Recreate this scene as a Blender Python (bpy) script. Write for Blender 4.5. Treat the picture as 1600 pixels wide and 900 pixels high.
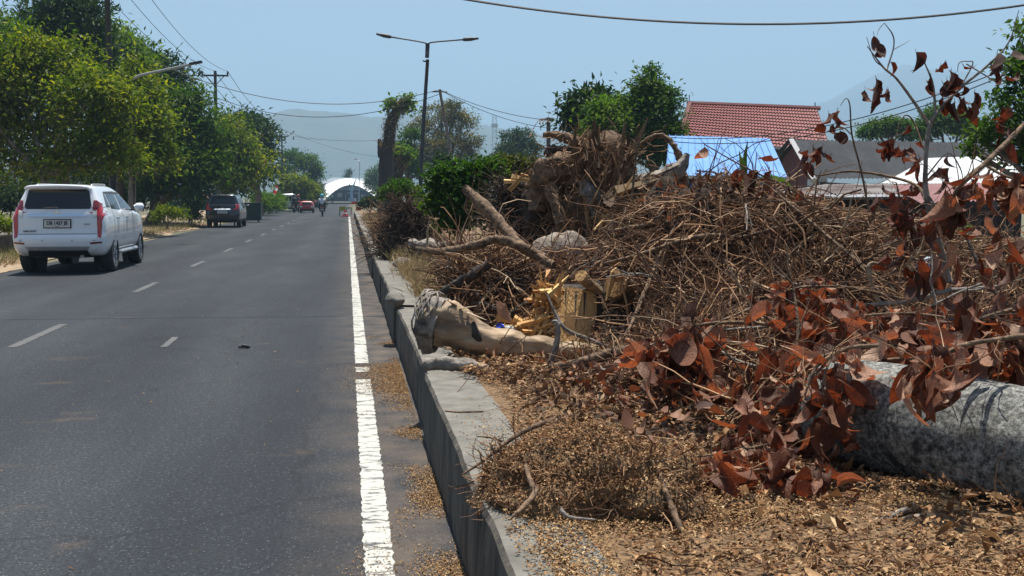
import bpy, bmesh, math, random
import numpy as np
from mathutils import Vector, Matrix
from mathutils.bvhtree import BVHTree

for o in list(bpy.data.objects):
    bpy.data.objects.remove(o)
SC = bpy.context.scene
COL = SC.collection
rng = np.random.default_rng(7)
random.seed(7)

# ------------------------------------------------------------------ camera, sky, sun, exposure
CAM_H, FPX = 1.55, 1700.0
YAW, PITCH = math.radians(8.57), math.radians(4.81)
cd = bpy.data.cameras.new('camera')
cd.lens = 36.0 * FPX / 1600.0
cd.sensor_width = 36.0
cd.clip_start, cd.clip_end = 0.05, 12000.0
cam = bpy.data.objects.new('camera', cd)
COL.objects.link(cam)
cam.location = (0, 0, CAM_H)
cam.rotation_euler = (math.pi / 2 - PITCH, 0, -YAW)
SC.camera = cam

SUN_EL, SUN_AZ = math.radians(74), math.radians(12)     # azimuth clockwise from +Y (down the road)
w = bpy.data.worlds.new('World')
SC.world = w
w.use_nodes = True
wn = w.node_tree
bg = wn.nodes['Background']
sky = wn.nodes.new('ShaderNodeTexSky')
sky.sky_type = 'NISHITA'
sky.sun_disc = False
sky.sun_elevation = SUN_EL
sky.sun_rotation = SUN_AZ
sky.altitude = 0
sky.air_density = 1.0
sky.dust_density = 2.0
sky.ozone_density = 1.6
wn.links.new(sky.outputs[0], bg.inputs[0])
bg.inputs[1].default_value = 0.066
sl = bpy.data.lights.new('sun', 'SUN')
sl.energy = 5.0
sl.angle = math.radians(0.55)
sl.color = (1.0, 0.94, 0.84)
sun = bpy.data.objects.new('sun', sl)
COL.objects.link(sun)
sd = Vector((math.sin(SUN_AZ) * math.cos(SUN_EL), math.cos(SUN_AZ) * math.cos(SUN_EL), math.sin(SUN_EL)))
sun.rotation_euler = sd.to_track_quat('Z', 'Y').to_euler()
SC.view_settings.view_transform = 'Standard'
SC.view_settings.look = 'None'
SC.view_settings.exposure = 0.8
SC.view_settings.gamma = 1.0
SC.view_settings.use_curve_mapping = False
SC.cycles.max_bounces = 6
SC.cycles.transparent_max_bounces = 12
SC.cycles.volume_bounces = 0
SC.cycles.use_denoising = True

# ------------------------------------------------------------------ geometry helpers
cR = np.array([math.cos(YAW), -math.sin(YAW), 0.0])
cF = np.array([math.sin(YAW) * math.cos(PITCH), math.cos(YAW) * math.cos(PITCH), -math.sin(PITCH)])
cU = np.array([math.sin(YAW) * math.sin(PITCH), math.cos(YAW) * math.sin(PITCH), math.cos(PITCH)])
CAMP = np.array([0, 0, CAM_H])

def ray(px, py):
    return cF + cR * ((px - 800) / FPX) + cU * ((450 - py) / FPX)
def P(px, py, d):                       # the place d metres away that the photograph shows at (px, py)
    return CAMP + ray(px, py) * d
def G(px, py, h=0.0):                   # the same on level ground of height h
    r = ray(px, py)
    return CAMP + r * ((h - CAM_H) / r[2])
def GP(px, d, h=0.0):                   # ground of height h, d metres away, under pixel column px
    r = ray(px, 450)
    q = CAMP + r * d
    q[2] = h
    return q
MZ = 0.42                               # level of the median's soil

def hash3(ix, iy, iz, seed=0):
    n = (ix * 374761393 + iy * 668265263 + iz * 2147483647 * 3 + seed * 974711) & 0x7fffffff
    n = ((n ^ (n >> 13)) * 1274126177) & 0x7fffffff
    n = ((n ^ (n >> 15)) * 2246822519) & 0x7fffffff
    return ((n ^ (n >> 16)) & 0xffff) / 65535.0
def vnoise(p, s=1.0, seed=0):           # value noise, -1..1
    p = np.asarray(p, dtype=float) * s
    i = np.floor(p).astype(np.int64)
    f = p - i
    f = f * f * (3 - 2 * f)
    out = 0
    for dx in (0, 1):
        for dy in (0, 1):
            for dz in (0, 1):
                wgt = (f[..., 0] if dx else 1 - f[..., 0]) * (f[..., 1] if dy else 1 - f[..., 1]) * (f[..., 2] if dz else 1 - f[..., 2])
                out = out + wgt * hash3(i[..., 0] + dx, i[..., 1] + dy, i[..., 2] + dz, seed)
    return out * 2 - 1
def fbm(p, s=1.0, o=4, seed=0):
    a, t = 1.0, 0
    for k in range(o):
        t = t + a * vnoise(p, s * 2 ** k, seed + k)
        a *= .5
    return t

class MB:                               # collects geometry for ONE mesh object
    def __init__(s):
        s.v, s.f, s.m, s.n = [], [], [], 0
    def add(s, v, f, mi=0):
        v = np.asarray(v, dtype=np.float64).reshape(-1, 3)
        if isinstance(f, np.ndarray):
            s.f.append((f + s.n, mi))
        else:
            by = {}
            for q in f:
                by.setdefault(len(q), []).append(q)
            for k in by:
                s.f.append((np.array(by[k], dtype=np.int64) + s.n, mi))
        s.v.append(v)
        s.n += len(v)
        return s
    def box(s, c, size, rot=None, mi=0, taper=1.0):
        hx, hy, hz = size[0] / 2, size[1] / 2, size[2] / 2
        v = np.array([[-hx, -hy, -hz], [hx, -hy, -hz], [hx, hy, -hz], [-hx, hy, -hz],
                      [-hx * taper, -hy * taper, hz], [hx * taper, -hy * taper, hz], [hx * taper, hy * taper, hz], [-hx * taper, hy * taper, hz]])
        if rot is not None:
            v = v @ np.array(rot.to_3x3()).T
        return s.add(v + np.asarray(c), np.array([[3, 2, 1, 0], [4, 5, 6, 7], [0, 1, 5, 4], [1, 2, 6, 5], [2, 3, 7, 6], [3, 0, 4, 7]]), mi)
    def tube(s, path, r, sides=8, jag=0.0, cap=True, mi=0, seed=0, res=0, flat=1.0, ridge=0.0, rk=2.6):
        path = np.asarray(path, dtype=float)
        r = np.asarray(r, dtype=float) * np.ones(len(path)) if np.ndim(r) == 0 else np.asarray(r, dtype=float)
        if res:
            path, r = smooth_path(path, r, res)
        n = len(path)
        t = np.gradient(path, axis=0)
        t /= np.linalg.norm(t, axis=1)[:, None] + 1e-9
        ref = np.array([0, 0, 1.0]) if abs(t[:, 2]).mean() < .8 else np.array([1.0, 0, 0])
        a = np.cross(t, ref)
        a /= np.linalg.norm(a, axis=1)[:, None] + 1e-9
        b = np.cross(t, a)
        th = np.arange(sides) * 2 * math.pi / sides
        ring = (a[:, None, :] * np.cos(th)[None, :, None] + b[:, None, :] * np.sin(th)[None, :, None] * flat)
        rr = r[:, None, None] * np.ones((n, sides, 1))
        if jag:
            base = path[:, None, :] + ring * rr
            rr = rr * (1 + jag * fbm(base, .9 / max(r.mean(), 1e-4), 3, seed)[..., None])
        if ridge:
            arc = np.concatenate([[0], np.cumsum(np.linalg.norm(np.diff(path, axis=0), axis=1))]) / max(r.mean(), 1e-4)
            q = np.stack([np.cos(th)[None, :] * rk + arc[:, None] * 0, np.sin(th)[None, :] * rk + arc[:, None] * 0, arc[:, None] * .35 + th[None, :] * 0], -1)
            rr = rr * (1 + ridge * (1 - 2 * abs(fbm(q, 1.0, 3, seed + 7)))[..., None])
        v = (path[:, None, :] + ring * rr).reshape(-1, 3)
        i = np.arange(n - 1)[:, None] * sides
        j = np.arange(sides)[None, :]
        k = (j + 1) % sides
        f = np.stack([i + j, i + k, i + sides + k, i + sides + j], -1).reshape(-1, 4)
        s.add(v, f, mi)
        if cap:
            s.f.append((np.array([list(range(sides))]) + s.n - n * sides, mi))
            s.f.append((np.array([list(range(sides))[::-1]]) + s.n - sides, mi))
        return s
    def build(s, name, mat, parent=None, smooth=False):
        me = bpy.data.meshes.new(name)
        V = np.concatenate(s.v) if s.v else np.zeros((0, 3))
        me.vertices.add(len(V))
        me.vertices.foreach_set('co', V.astype(np.float32).ravel())
        li = np.concatenate([f.ravel() for f, _ in s.f])
        sz = np.concatenate([np.full(len(f), f.shape[1]) for f, _ in s.f])
        mi = np.concatenate([np.full(len(f), m) for f, m in s.f])
        me.loops.add(len(li))
        me.loops.foreach_set('vertex_index', li.astype(np.int32))
        me.polygons.add(len(sz))
        st = np.concatenate([[0], np.cumsum(sz)[:-1]])
        me.polygons.foreach_set('loop_start', st.astype(np.int32))
        mats = mat if isinstance(mat, (list, tuple)) else [mat]
        for m in mats:
            me.materials.append(m)
        me.polygons.foreach_set('material_index', mi.astype(np.int32))
        me.polygons.foreach_set('use_smooth', np.full(len(sz), bool(smooth)))
        me.update(calc_edges=True)
        me.validate()
        return link(name, me, parent)

def link(name, me, parent=None):
    o = bpy.data.objects.new(name, me)
    COL.objects.link(o)
    if parent is not None:
        o.parent = parent
    return o
def empty(name, loc=(0, 0, 0), rz=0.0):
    o = bpy.data.objects.new(name, None)
    COL.objects.link(o)
    o.location = Vector([float(x) for x in loc])
    o.rotation_euler = (0, 0, rz)
    o.empty_display_size = .2
    return o
def tag(o, label=None, cat=None, group=None, kind=None):
    if label: o['label'] = label
    if cat: o['category'] = cat
    if group: o['group'] = group
    if kind: o['kind'] = kind
    return o
def struct(o):
    o['kind'] = 'structure'
    return o
def off(pts, root):                     # world points -> a thing's own frame (roots are not rotated)
    return np.asarray(pts, dtype=float) - np.array(root.location)
def smooth_path(path, r, res):          # Catmull-Rom
    n = len(path)
    pp = np.vstack([2 * path[0] - path[1], path, 2 * path[-1] - path[-2]])
    o, q = [], []
    for i in range(n - 1):
        p0, p1, p2, p3 = pp[i:i + 4]
        for k in range(res):
            t = k / res
            o.append(.5 * (2 * p1 + (p2 - p0) * t + (2 * p0 - 5 * p1 + 4 * p2 - p3) * t * t + (3 * p1 - p0 - 3 * p2 + p3) * t ** 3))
            q.append(r[i] * (1 - t) + r[i + 1] * t)
    o.append(path[-1]); q.append(r[-1])
    return np.array(o), np.array(q)
def unit(v):
    return v / (np.linalg.norm(v, axis=-1, keepdims=True) + 1e-9)
def grid_mesh(X, Y, Z, mb=None, mi=0):
    mb = mb or MB()
    n, m = X.shape
    v = np.stack([X, Y, Z], -1).reshape(-1, 3)
    i = np.arange(n - 1)[:, None] * m
    j = np.arange(m - 1)[None, :]
    f = np.stack([i + j, i + j + 1, i + m + j + 1, i + m + j], -1).reshape(-1, 4)
    mb.add(v, f, mi)
    return mb
def twigs(mb, start, dirs, length, rad, K=6, sides=4, wander=.3, grav=0.0, floor=None, g=None, taper=.35, mi=0, keep=None):
    g = g or rng
    N = len(start)
    p = np.array(start, dtype=float)
    d = unit(np.array(dirs, dtype=float))
    L = np.asarray(length) * np.ones(N)
    pts = [p.copy()]
    for k in range(K - 1):
        d = unit(d + g.normal(0, wander, (N, 3)) + np.array([0, 0, -grav]))
        p = p + d * (L / (K - 1))[:, None]
        if floor is not None:
            fz = floor(p[:, 0], p[:, 1])
            low = p[:, 2] < fz
            p[low, 2] = fz[low]
        pts.append(p.copy())
    pts = np.stack(pts, 1)
    rad = np.asarray(rad) * np.ones(N)
    if keep is not None:
        kk = keep(pts)
        pts, rad = pts[kk], rad[kk]
        N = len(pts)
    t = np.gradient(pts, axis=1)
    t = unit(t)
    ref = unit(g.normal(0, 1, (N, 1, 3)))
    a = unit(np.cross(t, np.broadcast_to(ref, t.shape)))
    b = np.cross(t, a)
    th = np.arange(sides) * 2 * math.pi / sides
    ring = a[:, :, None, :] * np.cos(th)[None, None, :, None] + b[:, :, None, :] * np.sin(th)[None, None, :, None]
    R = (np.asarray(rad) * np.ones(N))[:, None] * np.linspace(1, taper, K)[None, :]
    v = (pts[:, :, None, :] + ring * R[:, :, None, None]).reshape(-1, 3)
    n0 = np.arange(N)[:, None, None] * (K * sides)
    i = np.arange(K - 1)[None, :, None] * sides
    j = np.arange(sides)[None, None, :]
    k = (j + 1) % sides
    f = np.stack([n0 + i + j, n0 + i + k, n0 + i + sides + k, n0 + i + sides + j], -1).reshape(-1, 4)
    mb.add(v, f, mi)
    return pts
def leaves(mb, c, d, nrm, L, W, fold=.25, mi=0, bend=.0):
    N = len(c)
    d = unit(d)
    s = unit(np.cross(d, nrm))
    n = np.cross(s, d)
    L = (np.asarray(L) * np.ones(N))[:, None]
    W = (np.asarray(W) * np.ones(N))[:, None]
    v = np.stack([c, c + d * L * .45 + s * W * .5 + n * W * fold, c + d * L - n * L * bend, c + d * L * .45 - s * W * .5 + n * W * fold], 1).reshape(-1, 3)
    f = np.arange(N * 4).reshape(N, 4)
    mb.add(v, f, mi)

# ------------------------------------------------------------------ materials
def nt(name):
    m = bpy.data.materials.new(name)
    m.use_nodes = True
    t = m.node_tree
    return m, t, t.nodes, t.links, t.nodes['Principled BSDF']
def c4(c):
    return (c[0], c[1], c[2], 1)
def ramp(n, stops):
    r = n.new('ShaderNodeValToRGB')
    e = r.color_ramp.elements
    while len(e) < len(stops):
        e.new(.5)
    for k, (p, c) in enumerate(stops):
        e[k].position = p
        e[k].color = c4(c)
    return r
def simple(name, c1, c2=None, scale=8, rough=.7, bump=0, bscale=None, metal=0, coat=0, detail=5, stretch=(1, 1, 1), mid=.5, width=.25, spec=.5):
    m, t, n, l, b = nt(name)
    b.inputs['Roughness'].default_value = rough
    b.inputs['Metallic'].default_value = metal
    b.inputs['Coat Weight'].default_value = coat
    b.inputs['Specular IOR Level'].default_value = spec
    if c2 is None and not bump:
        b.inputs['Base Color'].default_value = c4(c1)
        return m
    tc = n.new('ShaderNodeTexCoord')
    mp = n.new('ShaderNodeMapping')
    mp.inputs['Scale'].default_value = stretch
    l.new(tc.outputs['Object'], mp.inputs[0])
    nz = n.new('ShaderNodeTexNoise')
    nz.inputs['Scale'].default_value = scale
    nz.inputs['Detail'].default_value = detail
    nz.inputs['Roughness'].default_value = .62
    l.new(mp.outputs[0], nz.inputs[0])
    r = ramp(n, [(max(0, mid - width), c1), (min(1, mid + width), c2 or c1)])
    l.new(nz.outputs[0], r.inputs[0])
    l.new(r.outputs[0], b.inputs['Base Color'])
    if bump:
        n2 = n.new('ShaderNodeTexNoise')
        n2.inputs['Scale'].default_value = bscale or scale * 2
        n2.inputs['Detail'].default_value = 6
        l.new(mp.outputs[0], n2.inputs[0])
        bp = n.new('ShaderNodeBump')
        bp.inputs['Strength'].default_value = bump
        bp.inputs['Distance'].default_value = .02
        l.new(n2.outputs[0], bp.inputs['Height'])
        l.new(bp.outputs[0], b.inputs['Normal'])
    return m
def leafy(name, stops, trans=.35, rough=.5, tcol=None, by='island', spec=.35, tone=0):
    m, t, n, l, b = nt(name)
    if by == 'island':
        g = n.new('ShaderNodeNewGeometry'); src = g.outputs['Random Per Island']
    else:
        g = n.new('ShaderNodeObjectInfo'); src = g.outputs['Random']
    r = ramp(n, stops)
    l.new(src, r.inputs[0])
    b.inputs['Roughness'].default_value = rough
    b.inputs['Specular IOR Level'].default_value = spec
    col = r.outputs[0]
    if tone:
        tc = n.new('ShaderNodeTexCoord')
        nz = n.new('ShaderNodeTexNoise'); nz.inputs['Scale'].default_value = tone; nz.inputs['Detail'].default_value = 3
        l.new(tc.outputs['Object'], nz.inputs[0])
        r9 = ramp(n, [(.36, (.62, .80, .75)), (.5, (1, 1, 1)), (.64, (1.5, 1.3, 1.0))]); l.new(nz.outputs[0], r9.inputs[0])
        m9 = n.new('ShaderNodeMix'); m9.data_type = 'RGBA'; m9.blend_type = 'MULTIPLY'; m9.inputs[0].default_value = 1
        l.new(col, m9.inputs[6]); l.new(r9.outputs[0], m9.inputs[7]); col = m9.outputs[2]
    if by != 'island':
        tc = n.new('ShaderNodeTexCoord')
        nz = n.new('ShaderNodeTexNoise'); nz.inputs['Scale'].default_value = 22; nz.inputs['Detail'].default_value = 6
        l.new(tc.outputs['Object'], nz.inputs[0])
        mx = n.new('ShaderNodeMix'); mx.data_type = 'RGBA'; mx.blend_type = 'MULTIPLY'; mx.inputs[0].default_value = .8
        r2 = ramp(n, [(.3, (.45, .4, .4)), (.65, (1.15, 1.1, 1.05))])
        l.new(nz.outputs[0], r2.inputs[0])
        l.new(col, mx.inputs[6]); l.new(r2.outputs[0], mx.inputs[7])
        col = mx.outputs[2]
        bp = n.new('ShaderNodeBump'); bp.inputs['Strength'].default_value = .4; bp.inputs['Distance'].default_value = .01
        l.new(nz.outputs[0], bp.inputs['Height']); l.new(bp.outputs[0], b.inputs['Normal'])
    l.new(col, b.inputs['Base Color'])
    if trans:
        tr = n.new('ShaderNodeBsdfTranslucent')
        if tcol:
            m2 = n.new('ShaderNodeMix'); m2.data_type = 'RGBA'; m2.blend_type = 'MULTIPLY'; m2.inputs[0].default_value = 1
            l.new(col, m2.inputs[6]); m2.inputs[7].default_value = c4(tcol)
            l.new(m2.outputs[2], tr.inputs[0])
        else:
            l.new(col, tr.inputs[0])
        ms = n.new('ShaderNodeMixShader'); ms.inputs[0].default_value = trans
        l.new(b.outputs[0], ms.inputs[1]); l.new(tr.outputs[0], ms.inputs[2])
        l.new(ms.outputs[0], n['Material Output'].inputs[0])
    return m

def asphalt_mat():
    m, t, n, l, b = nt('asphalt')
    tc = n.new('ShaderNodeTexCoord')
    co = tc.outputs['Object']
    big = n.new('ShaderNodeTexNoise'); big.inputs['Scale'].default_value = .55; big.inputs['Detail'].default_value = 6
    mp = n.new('ShaderNodeMapping'); mp.inputs['Scale'].default_value = (1, .22, 1)
    l.new(co, mp.inputs[0]); l.new(mp.outputs[0], big.inputs[0])
    r1 = ramp(n, [(.3, (.022, .0255, .031)), (.7, (.036, .041, .048))])
    l.new(big.outputs[0], r1.inputs[0])
    fine = n.new('ShaderNodeTexNoise'); fine.inputs['Scale'].default_value = 48; fine.inputs['Detail'].default_value = 5; fine.inputs['Roughness'].default_value = .85
    l.new(co, fine.inputs[0])
    r2 = ramp(n, [(.34, (.30, .30, .31)), (.5, (.95, .95, .95)), (.68, (1.9, 1.9, 1.9))])
    l.new(fine.outputs[0], r2.inputs[0])
    mul = n.new('ShaderNodeMix'); mul.data_type = 'RGBA'; mul.blend_type = 'MULTIPLY'; mul.inputs[0].default_value = 1
    l.new(r1.outputs[0], mul.inputs[6]); l.new(r2.outputs[0], mul.inputs[7])
    # pale stones in the binder
    vo = n.new('ShaderNodeTexVoronoi'); vo.inputs['Scale'].default_value = 75; vo.inputs['Randomness'].default_value = 1
    l.new(co, vo.inputs[0])
    less = n.new('ShaderNodeMath'); less.operation = 'LESS_THAN'; less.inputs[1].default_value = .33
    l.new(vo.outputs['Distance'], less.inputs[0])
    sep = n.new('ShaderNodeSeparateColor'); l.new(vo.outputs['Color'], sep.inputs[0])
    gt = n.new('ShaderNodeMath'); gt.operation = 'GREATER_THAN'; gt.inputs[1].default_value = .90
    l.new(sep.outputs[0], gt.inputs[0])
    mm = n.new('ShaderNodeMath'); mm.operation = 'MULTIPLY'
    l.new(less.outputs[0], mm.inputs[0]); l.new(gt.outputs[0], mm.inputs[1])
    mx = n.new('ShaderNodeMix'); mx.data_type = 'RGBA'
    l.new(mm.outputs[0], mx.inputs[0]); l.new(mul.outputs[2], mx.inputs[6]); mx.inputs[7].default_value = (.115, .12, .125, 1)
    # brown smears of soil and sawdust
    sm = n.new('ShaderNodeTexNoise'); sm.inputs['Scale'].default_value = 1.35; sm.inputs['Detail'].default_value = 9; sm.inputs['Roughness'].default_value = .68
    mp2 = n.new('ShaderNodeMapping'); mp2.inputs['Scale'].default_value = (.75, 1.25, 1); mp2.inputs['Location'].default_value = (3.3, 1.9, 0); mp2.inputs['Rotation'].default_value = (0, 0, .5)
    l.new(co, mp2.inputs[0]); l.new(mp2.outputs[0], sm.inputs[0])
    r3 = ramp(n, [(.61, (0, 0, 0)), (.73, (.7, .7, .7))])
    l.new(sm.outputs[0], r3.inputs[0])
    mx2 = n.new('ShaderNodeMix'); mx2.data_type = 'RGBA'
    l.new(r3.outputs[0], mx2.inputs[0]); l.new(mx.outputs[2], mx2.inputs[6]); mx2.inputs[7].default_value = (.12, .085, .06, 1)
    # dust by the kerb
    sx = n.new('ShaderNodeSeparateXYZ'); l.new(co, sx.inputs[0])
    mr = n.new('ShaderNodeMapRange'); mr.inputs[1].default_value = -.35; mr.inputs[2].default_value = .45; mr.inputs[3].default_value = 0; mr.inputs[4].default_value = .75
    l.new(sx.outputs[0], mr.inputs[0])
    dn = n.new('ShaderNodeTexNoise'); dn.inputs['Scale'].default_value = 3; dn.inputs['Detail'].default_value = 7
    l.new(co, dn.inputs[0])
    r4 = ramp(n, [(.35, (.1, .1, .1)), (.65, (1, 1, 1))]); l.new(dn.outputs[0], r4.inputs[0])
    mu = n.new('ShaderNodeMath'); mu.operation = 'MULTIPLY'; l.new(mr.outputs[0], mu.inputs[0]); l.new(r4.outputs[0], mu.inputs[1])
    mx3 = n.new('ShaderNodeMix'); mx3.data_type = 'RGBA'
    l.new(mu.outputs[0], mx3.inputs[0]); l.new(mx2.outputs[2], mx3.inputs[6]); mx3.inputs[7].default_value = (.14, .11, .085, 1)
    wv = n.new('ShaderNodeMath'); wv.operation = 'MULTIPLY'; wv.inputs[1].default_value = 3.6
    l.new(sx.outputs[0], wv.inputs[0])
    sn = n.new('ShaderNodeMath'); sn.operation = 'SINE'; l.new(wv.outputs[0], sn.inputs[0])
    pt = n.new('ShaderNodeTexNoise'); pt.inputs['Scale'].default_value = .8; pt.inputs['Detail'].default_value = 8; pt.inputs['Roughness'].default_value = .65
    mpp = n.new('ShaderNodeMapping'); mpp.inputs['Scale'].default_value = (1.6, .35, 1); l.new(co, mpp.inputs[0]); l.new(mpp.outputs[0], pt.inputs[0])
    mm2 = n.new('ShaderNodeMath'); mm2.operation = 'MULTIPLY_ADD'; mm2.inputs[1].default_value = .08; l.new(sn.outputs[0], mm2.inputs[0]); l.new(pt.outputs[0], mm2.inputs[2])
    r5 = ramp(n, [(.32, (.74, .74, .76)), (.5, (.92, .92, .93)), (.68, (1.18, 1.16, 1.13))]); l.new(mm2.outputs[0], r5.inputs[0])
    # fine cracks
    vc = n.new('ShaderNodeTexVoronoi'); vc.feature = 'DISTANCE_TO_EDGE'; vc.inputs['Scale'].default_value = .42
    wn_ = n.new('ShaderNodeTexNoise'); wn_.inputs['Scale'].default_value = 2.2; wn_.inputs['Detail'].default_value = 6; l.new(co, wn_.inputs[0])
    wa = n.new('ShaderNodeMixRGB'); wa.inputs[0].default_value = .28; l.new(co, wa.inputs[1]); l.new(wn_.outputs['Color'], wa.inputs[2]); l.new(wa.outputs[0], vc.inputs[0])
    r6 = ramp(n, [(.0035, (.5, .5, .5)), (.008, (1, 1, 1))]); l.new(vc.outputs['Distance'], r6.inputs[0])
    m5 = n.new('ShaderNodeMix'); m5.data_type = 'RGBA'; m5.blend_type = 'MULTIPLY'; m5.inputs[0].default_value = 1
    l.new(mx3.outputs[2], m5.inputs[6]); l.new(r5.outputs[0], m5.inputs[7])
    m6 = n.new('ShaderNodeMix'); m6.data_type = 'RGBA'; m6.blend_type = 'MULTIPLY'; m6.inputs[0].default_value = .35
    l.new(m5.outputs[2], m6.inputs[6]); l.new(r6.outputs[0], m6.inputs[7])
    l.new(m6.outputs[2], b.inputs['Base Color'])
    b.inputs['Roughness'].default_value = .85
    b.inputs['Specular IOR Level'].default_value = .2
    bp = n.new('ShaderNodeBump'); bp.inputs['Strength'].default_value = .55; bp.inputs['Distance'].default_value = .006
    l.new(fine.outputs[0], bp.inputs['Height']); l.new(bp.outputs[0], b.inputs['Normal'])
    return m
def paint_mat(name, col, wear, wcol=(.075, .075, .078), scale=7):
    m, t, n, l, b = nt(name)
    tc = n.new('ShaderNodeTexCoord')
    mp = n.new('ShaderNodeMapping'); mp.inputs['Scale'].default_value = (1, 2.4, 1)
    l.new(tc.outputs['Object'], mp.inputs[0])
    nz = n.new('ShaderNodeTexNoise'); nz.inputs['Scale'].default_value = scale; nz.inputs['Detail'].default_value = 10; nz.inputs['Roughness'].default_value = .7
    l.new(mp.outputs[0], nz.inputs[0])
    r = ramp(n, [(wear - .05, wcol), (wear + .03, col)])
    l.new(nz.outputs[0], r.inputs[0])
    # transverse cracks
    vo = n.new('ShaderNodeTexVoronoi'); vo.feature = 'DISTANCE_TO_EDGE'; vo.inputs['Scale'].default_value = 3.2
    mp2 = n.new('ShaderNodeMapping'); mp2.inputs['Scale'].default_value = (.35, 1, 1)
    nd = n.new('ShaderNodeTexNoise'); nd.inputs['Scale'].default_value = 14; nd.inputs['Detail'].default_value = 5
    ad = n.new('ShaderNodeMixRGB'); ad.inputs[0].default_value = .06
    l.new(tc.outputs['Object'], mp2.inputs[0]); l.new(mp2.outputs[0], ad.inputs[1]); l.new(nd.outputs['Color'], ad.inputs[2])
    l.new(tc.outputs['Object'], nd.inputs[0]); l.new(ad.outputs[0], vo.inputs[0])
    r2 = ramp(n, [(.012, (.25, .24, .23)), (.022, (1, 1, 1))])
    l.new(vo.outputs['Distance'], r2.inputs[0])
    mx = n.new('ShaderNodeMix'); mx.data_type = 'RGBA'; mx.blend_type = 'MULTIPLY'; mx.inputs[0].default_value = 1
    l.new(r.outputs[0], mx.inputs[6]); l.new(r2.outputs[0], mx.inputs[7])
    l.new(mx.outputs[2], b.inputs['Base Color'])
    b.inputs['Roughness'].default_value = .75
    return m
def wood_mat(name, c1, c2, scale=30, stretch=(1, 1, .12), rough=.75, bump=.5):
    return simple(name, c1, c2, scale=scale, rough=rough, bump=bump, stretch=stretch)

M = {}
M['asphalt'] = asphalt_mat()
M['line'] = paint_mat('road_paint', (.42, .42, .385), .45)
M['old_line'] = paint_mat('worn_paint', (.085, .087, .09), .56, scale=11)
M['soil'] = simple('soil', (.05, .028, .014), (.27, .165, .078), scale=42, detail=9, width=.16, rough=.95, bump=1, bscale=60)
M['dirt'] = simple('dry_dirt', (.20, .145, .09), (.34, .26, .17), scale=2.5, rough=.95, bump=.6, bscale=25)
M['ground'] = simple('field', (.06, .065, .03), (.14, .12, .07), scale=.4, rough=.95)
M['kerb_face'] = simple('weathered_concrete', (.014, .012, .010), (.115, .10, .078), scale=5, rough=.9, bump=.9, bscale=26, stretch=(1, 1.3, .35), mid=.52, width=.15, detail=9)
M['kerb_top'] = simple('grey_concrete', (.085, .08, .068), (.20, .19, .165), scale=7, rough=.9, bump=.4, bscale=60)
M['chips'] = leafy('sawdust', [(0, (.12, .062, .026)), (.35, (.25, .138, .06)), (.8, (.40, .25, .115)), (1, (.54, .39, .21))], trans=0, rough=.9)
M['litter'] = leafy('leaf_litter', [(0, (.05, .024, .011)), (.3, (.17, .08, .033)), (.65, (.33, .175, .075)), (.9, (.47, .29, .145)), (1, (.55, .40, .23))], trans=.15, rough=.75)
M['twig'] = leafy('twig_bark', [(0, (.018, .009, .005)), (.35, (.10, .046, .022)), (.7, (.235, .12, .058)), (.92, (.37, .22, .115)), (1, (.50, .36, .23))], trans=0, rough=.8)
M['twig_dark'] = leafy('dark_twig', [(0, (.014, .009, .006)), (.6, (.06, .036, .022)), (1, (.19, .12, .075))], trans=0, rough=.85)
M['root'] = leafy('root_fibre', [(0, (.06, .03, .016)), (.5, (.17, .088, .044)), (1, (.34, .205, .115))], trans=0, rough=.85)
M['humus_shade'] = simple('humus_gap_shade', (.010, .006, .004), (.038, .022, .013), scale=14, rough=1, bump=1, bscale=40)  # nearly black humus; the shade of the heap gaps is put into its colour
M['bark'] = simple('brown_bark', (.035, .021, .013), (.23, .145, .085), scale=22, rough=.9, bump=1, bscale=26, mid=.48, width=.17)
M['torn'] = leafy('torn_brown_wood', [(0, (.05, .026, .013)), (.55, (.13, .07, .033)), (1, (.30, .18, .085))], trans=0, rough=.8)
M['bark_grey'] = simple('grey_bark', (.07, .058, .048), (.29, .255, .22), mid=.48, width=.16, scale=13, rough=.9, bump=.8, bscale=25)
M['bark_dark'] = simple('blackish_bark', (.02, .016, .014), (.07, .055, .045), scale=16, rough=.95, bump=1, bscale=30)
M['pale_wood'] = simple('peeled_wood', (.12, .078, .048), (.40, .285, .17), scale=9, rough=.65, bump=.7, bscale=16, stretch=(.22, 1, 1), mid=.46, width=.14)
M['cut_wood'] = simple('sawn_wood', (.27, .14, .05), (.58, .35, .135), scale=9, rough=.8, bump=.8, bscale=60, stretch=(1, 1, .22), mid=.46, width=.16)
M['raw_wood'] = leafy('splintered_wood', [(0, (.26, .12, .035)), (.5, (.50, .27, .09)), (1, (.70, .46, .19))], trans=0, rough=.7)
M['grey_wood'] = leafy('weathered_splinter', [(0, (.07, .04, .024)), (.5, (.17, .10, .055)), (1, (.36, .25, .14))], trans=0, rough=.8)
M['rock'] = simple('grey_stone', (.09, .068, .052), (.30, .25, .205), scale=7, rough=.95, bump=1, bscale=30, mid=.47, width=.14)
M['whitewash'] = simple('limed_stone', (.10, .075, .055), (.40, .36, .31), mid=.5, width=.12, scale=9, rough=.9, bump=.5, bscale=20)
M['dead_leaf'] = leafy('dead_leaf', [(0, (.07, .030, .019)), (.3, (.15, .065, .040)), (.55, (.24, .115, .072)), (.75, (.33, .18, .118)), (.9, (.42, .26, .175)), (1, (.50, .36, .26))], trans=.28, rough=.55, tcol=(1.3, .55, .28), by='object', spec=.2)
M['dark_leaf'] = leafy('withered_leaf', [(0, (.06, .024, .016)), (.6, (.12, .045, .028)), (1, (.20, .08, .045))], trans=.3, rough=.6, tcol=(1.2, .6, .4), by='object')
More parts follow.
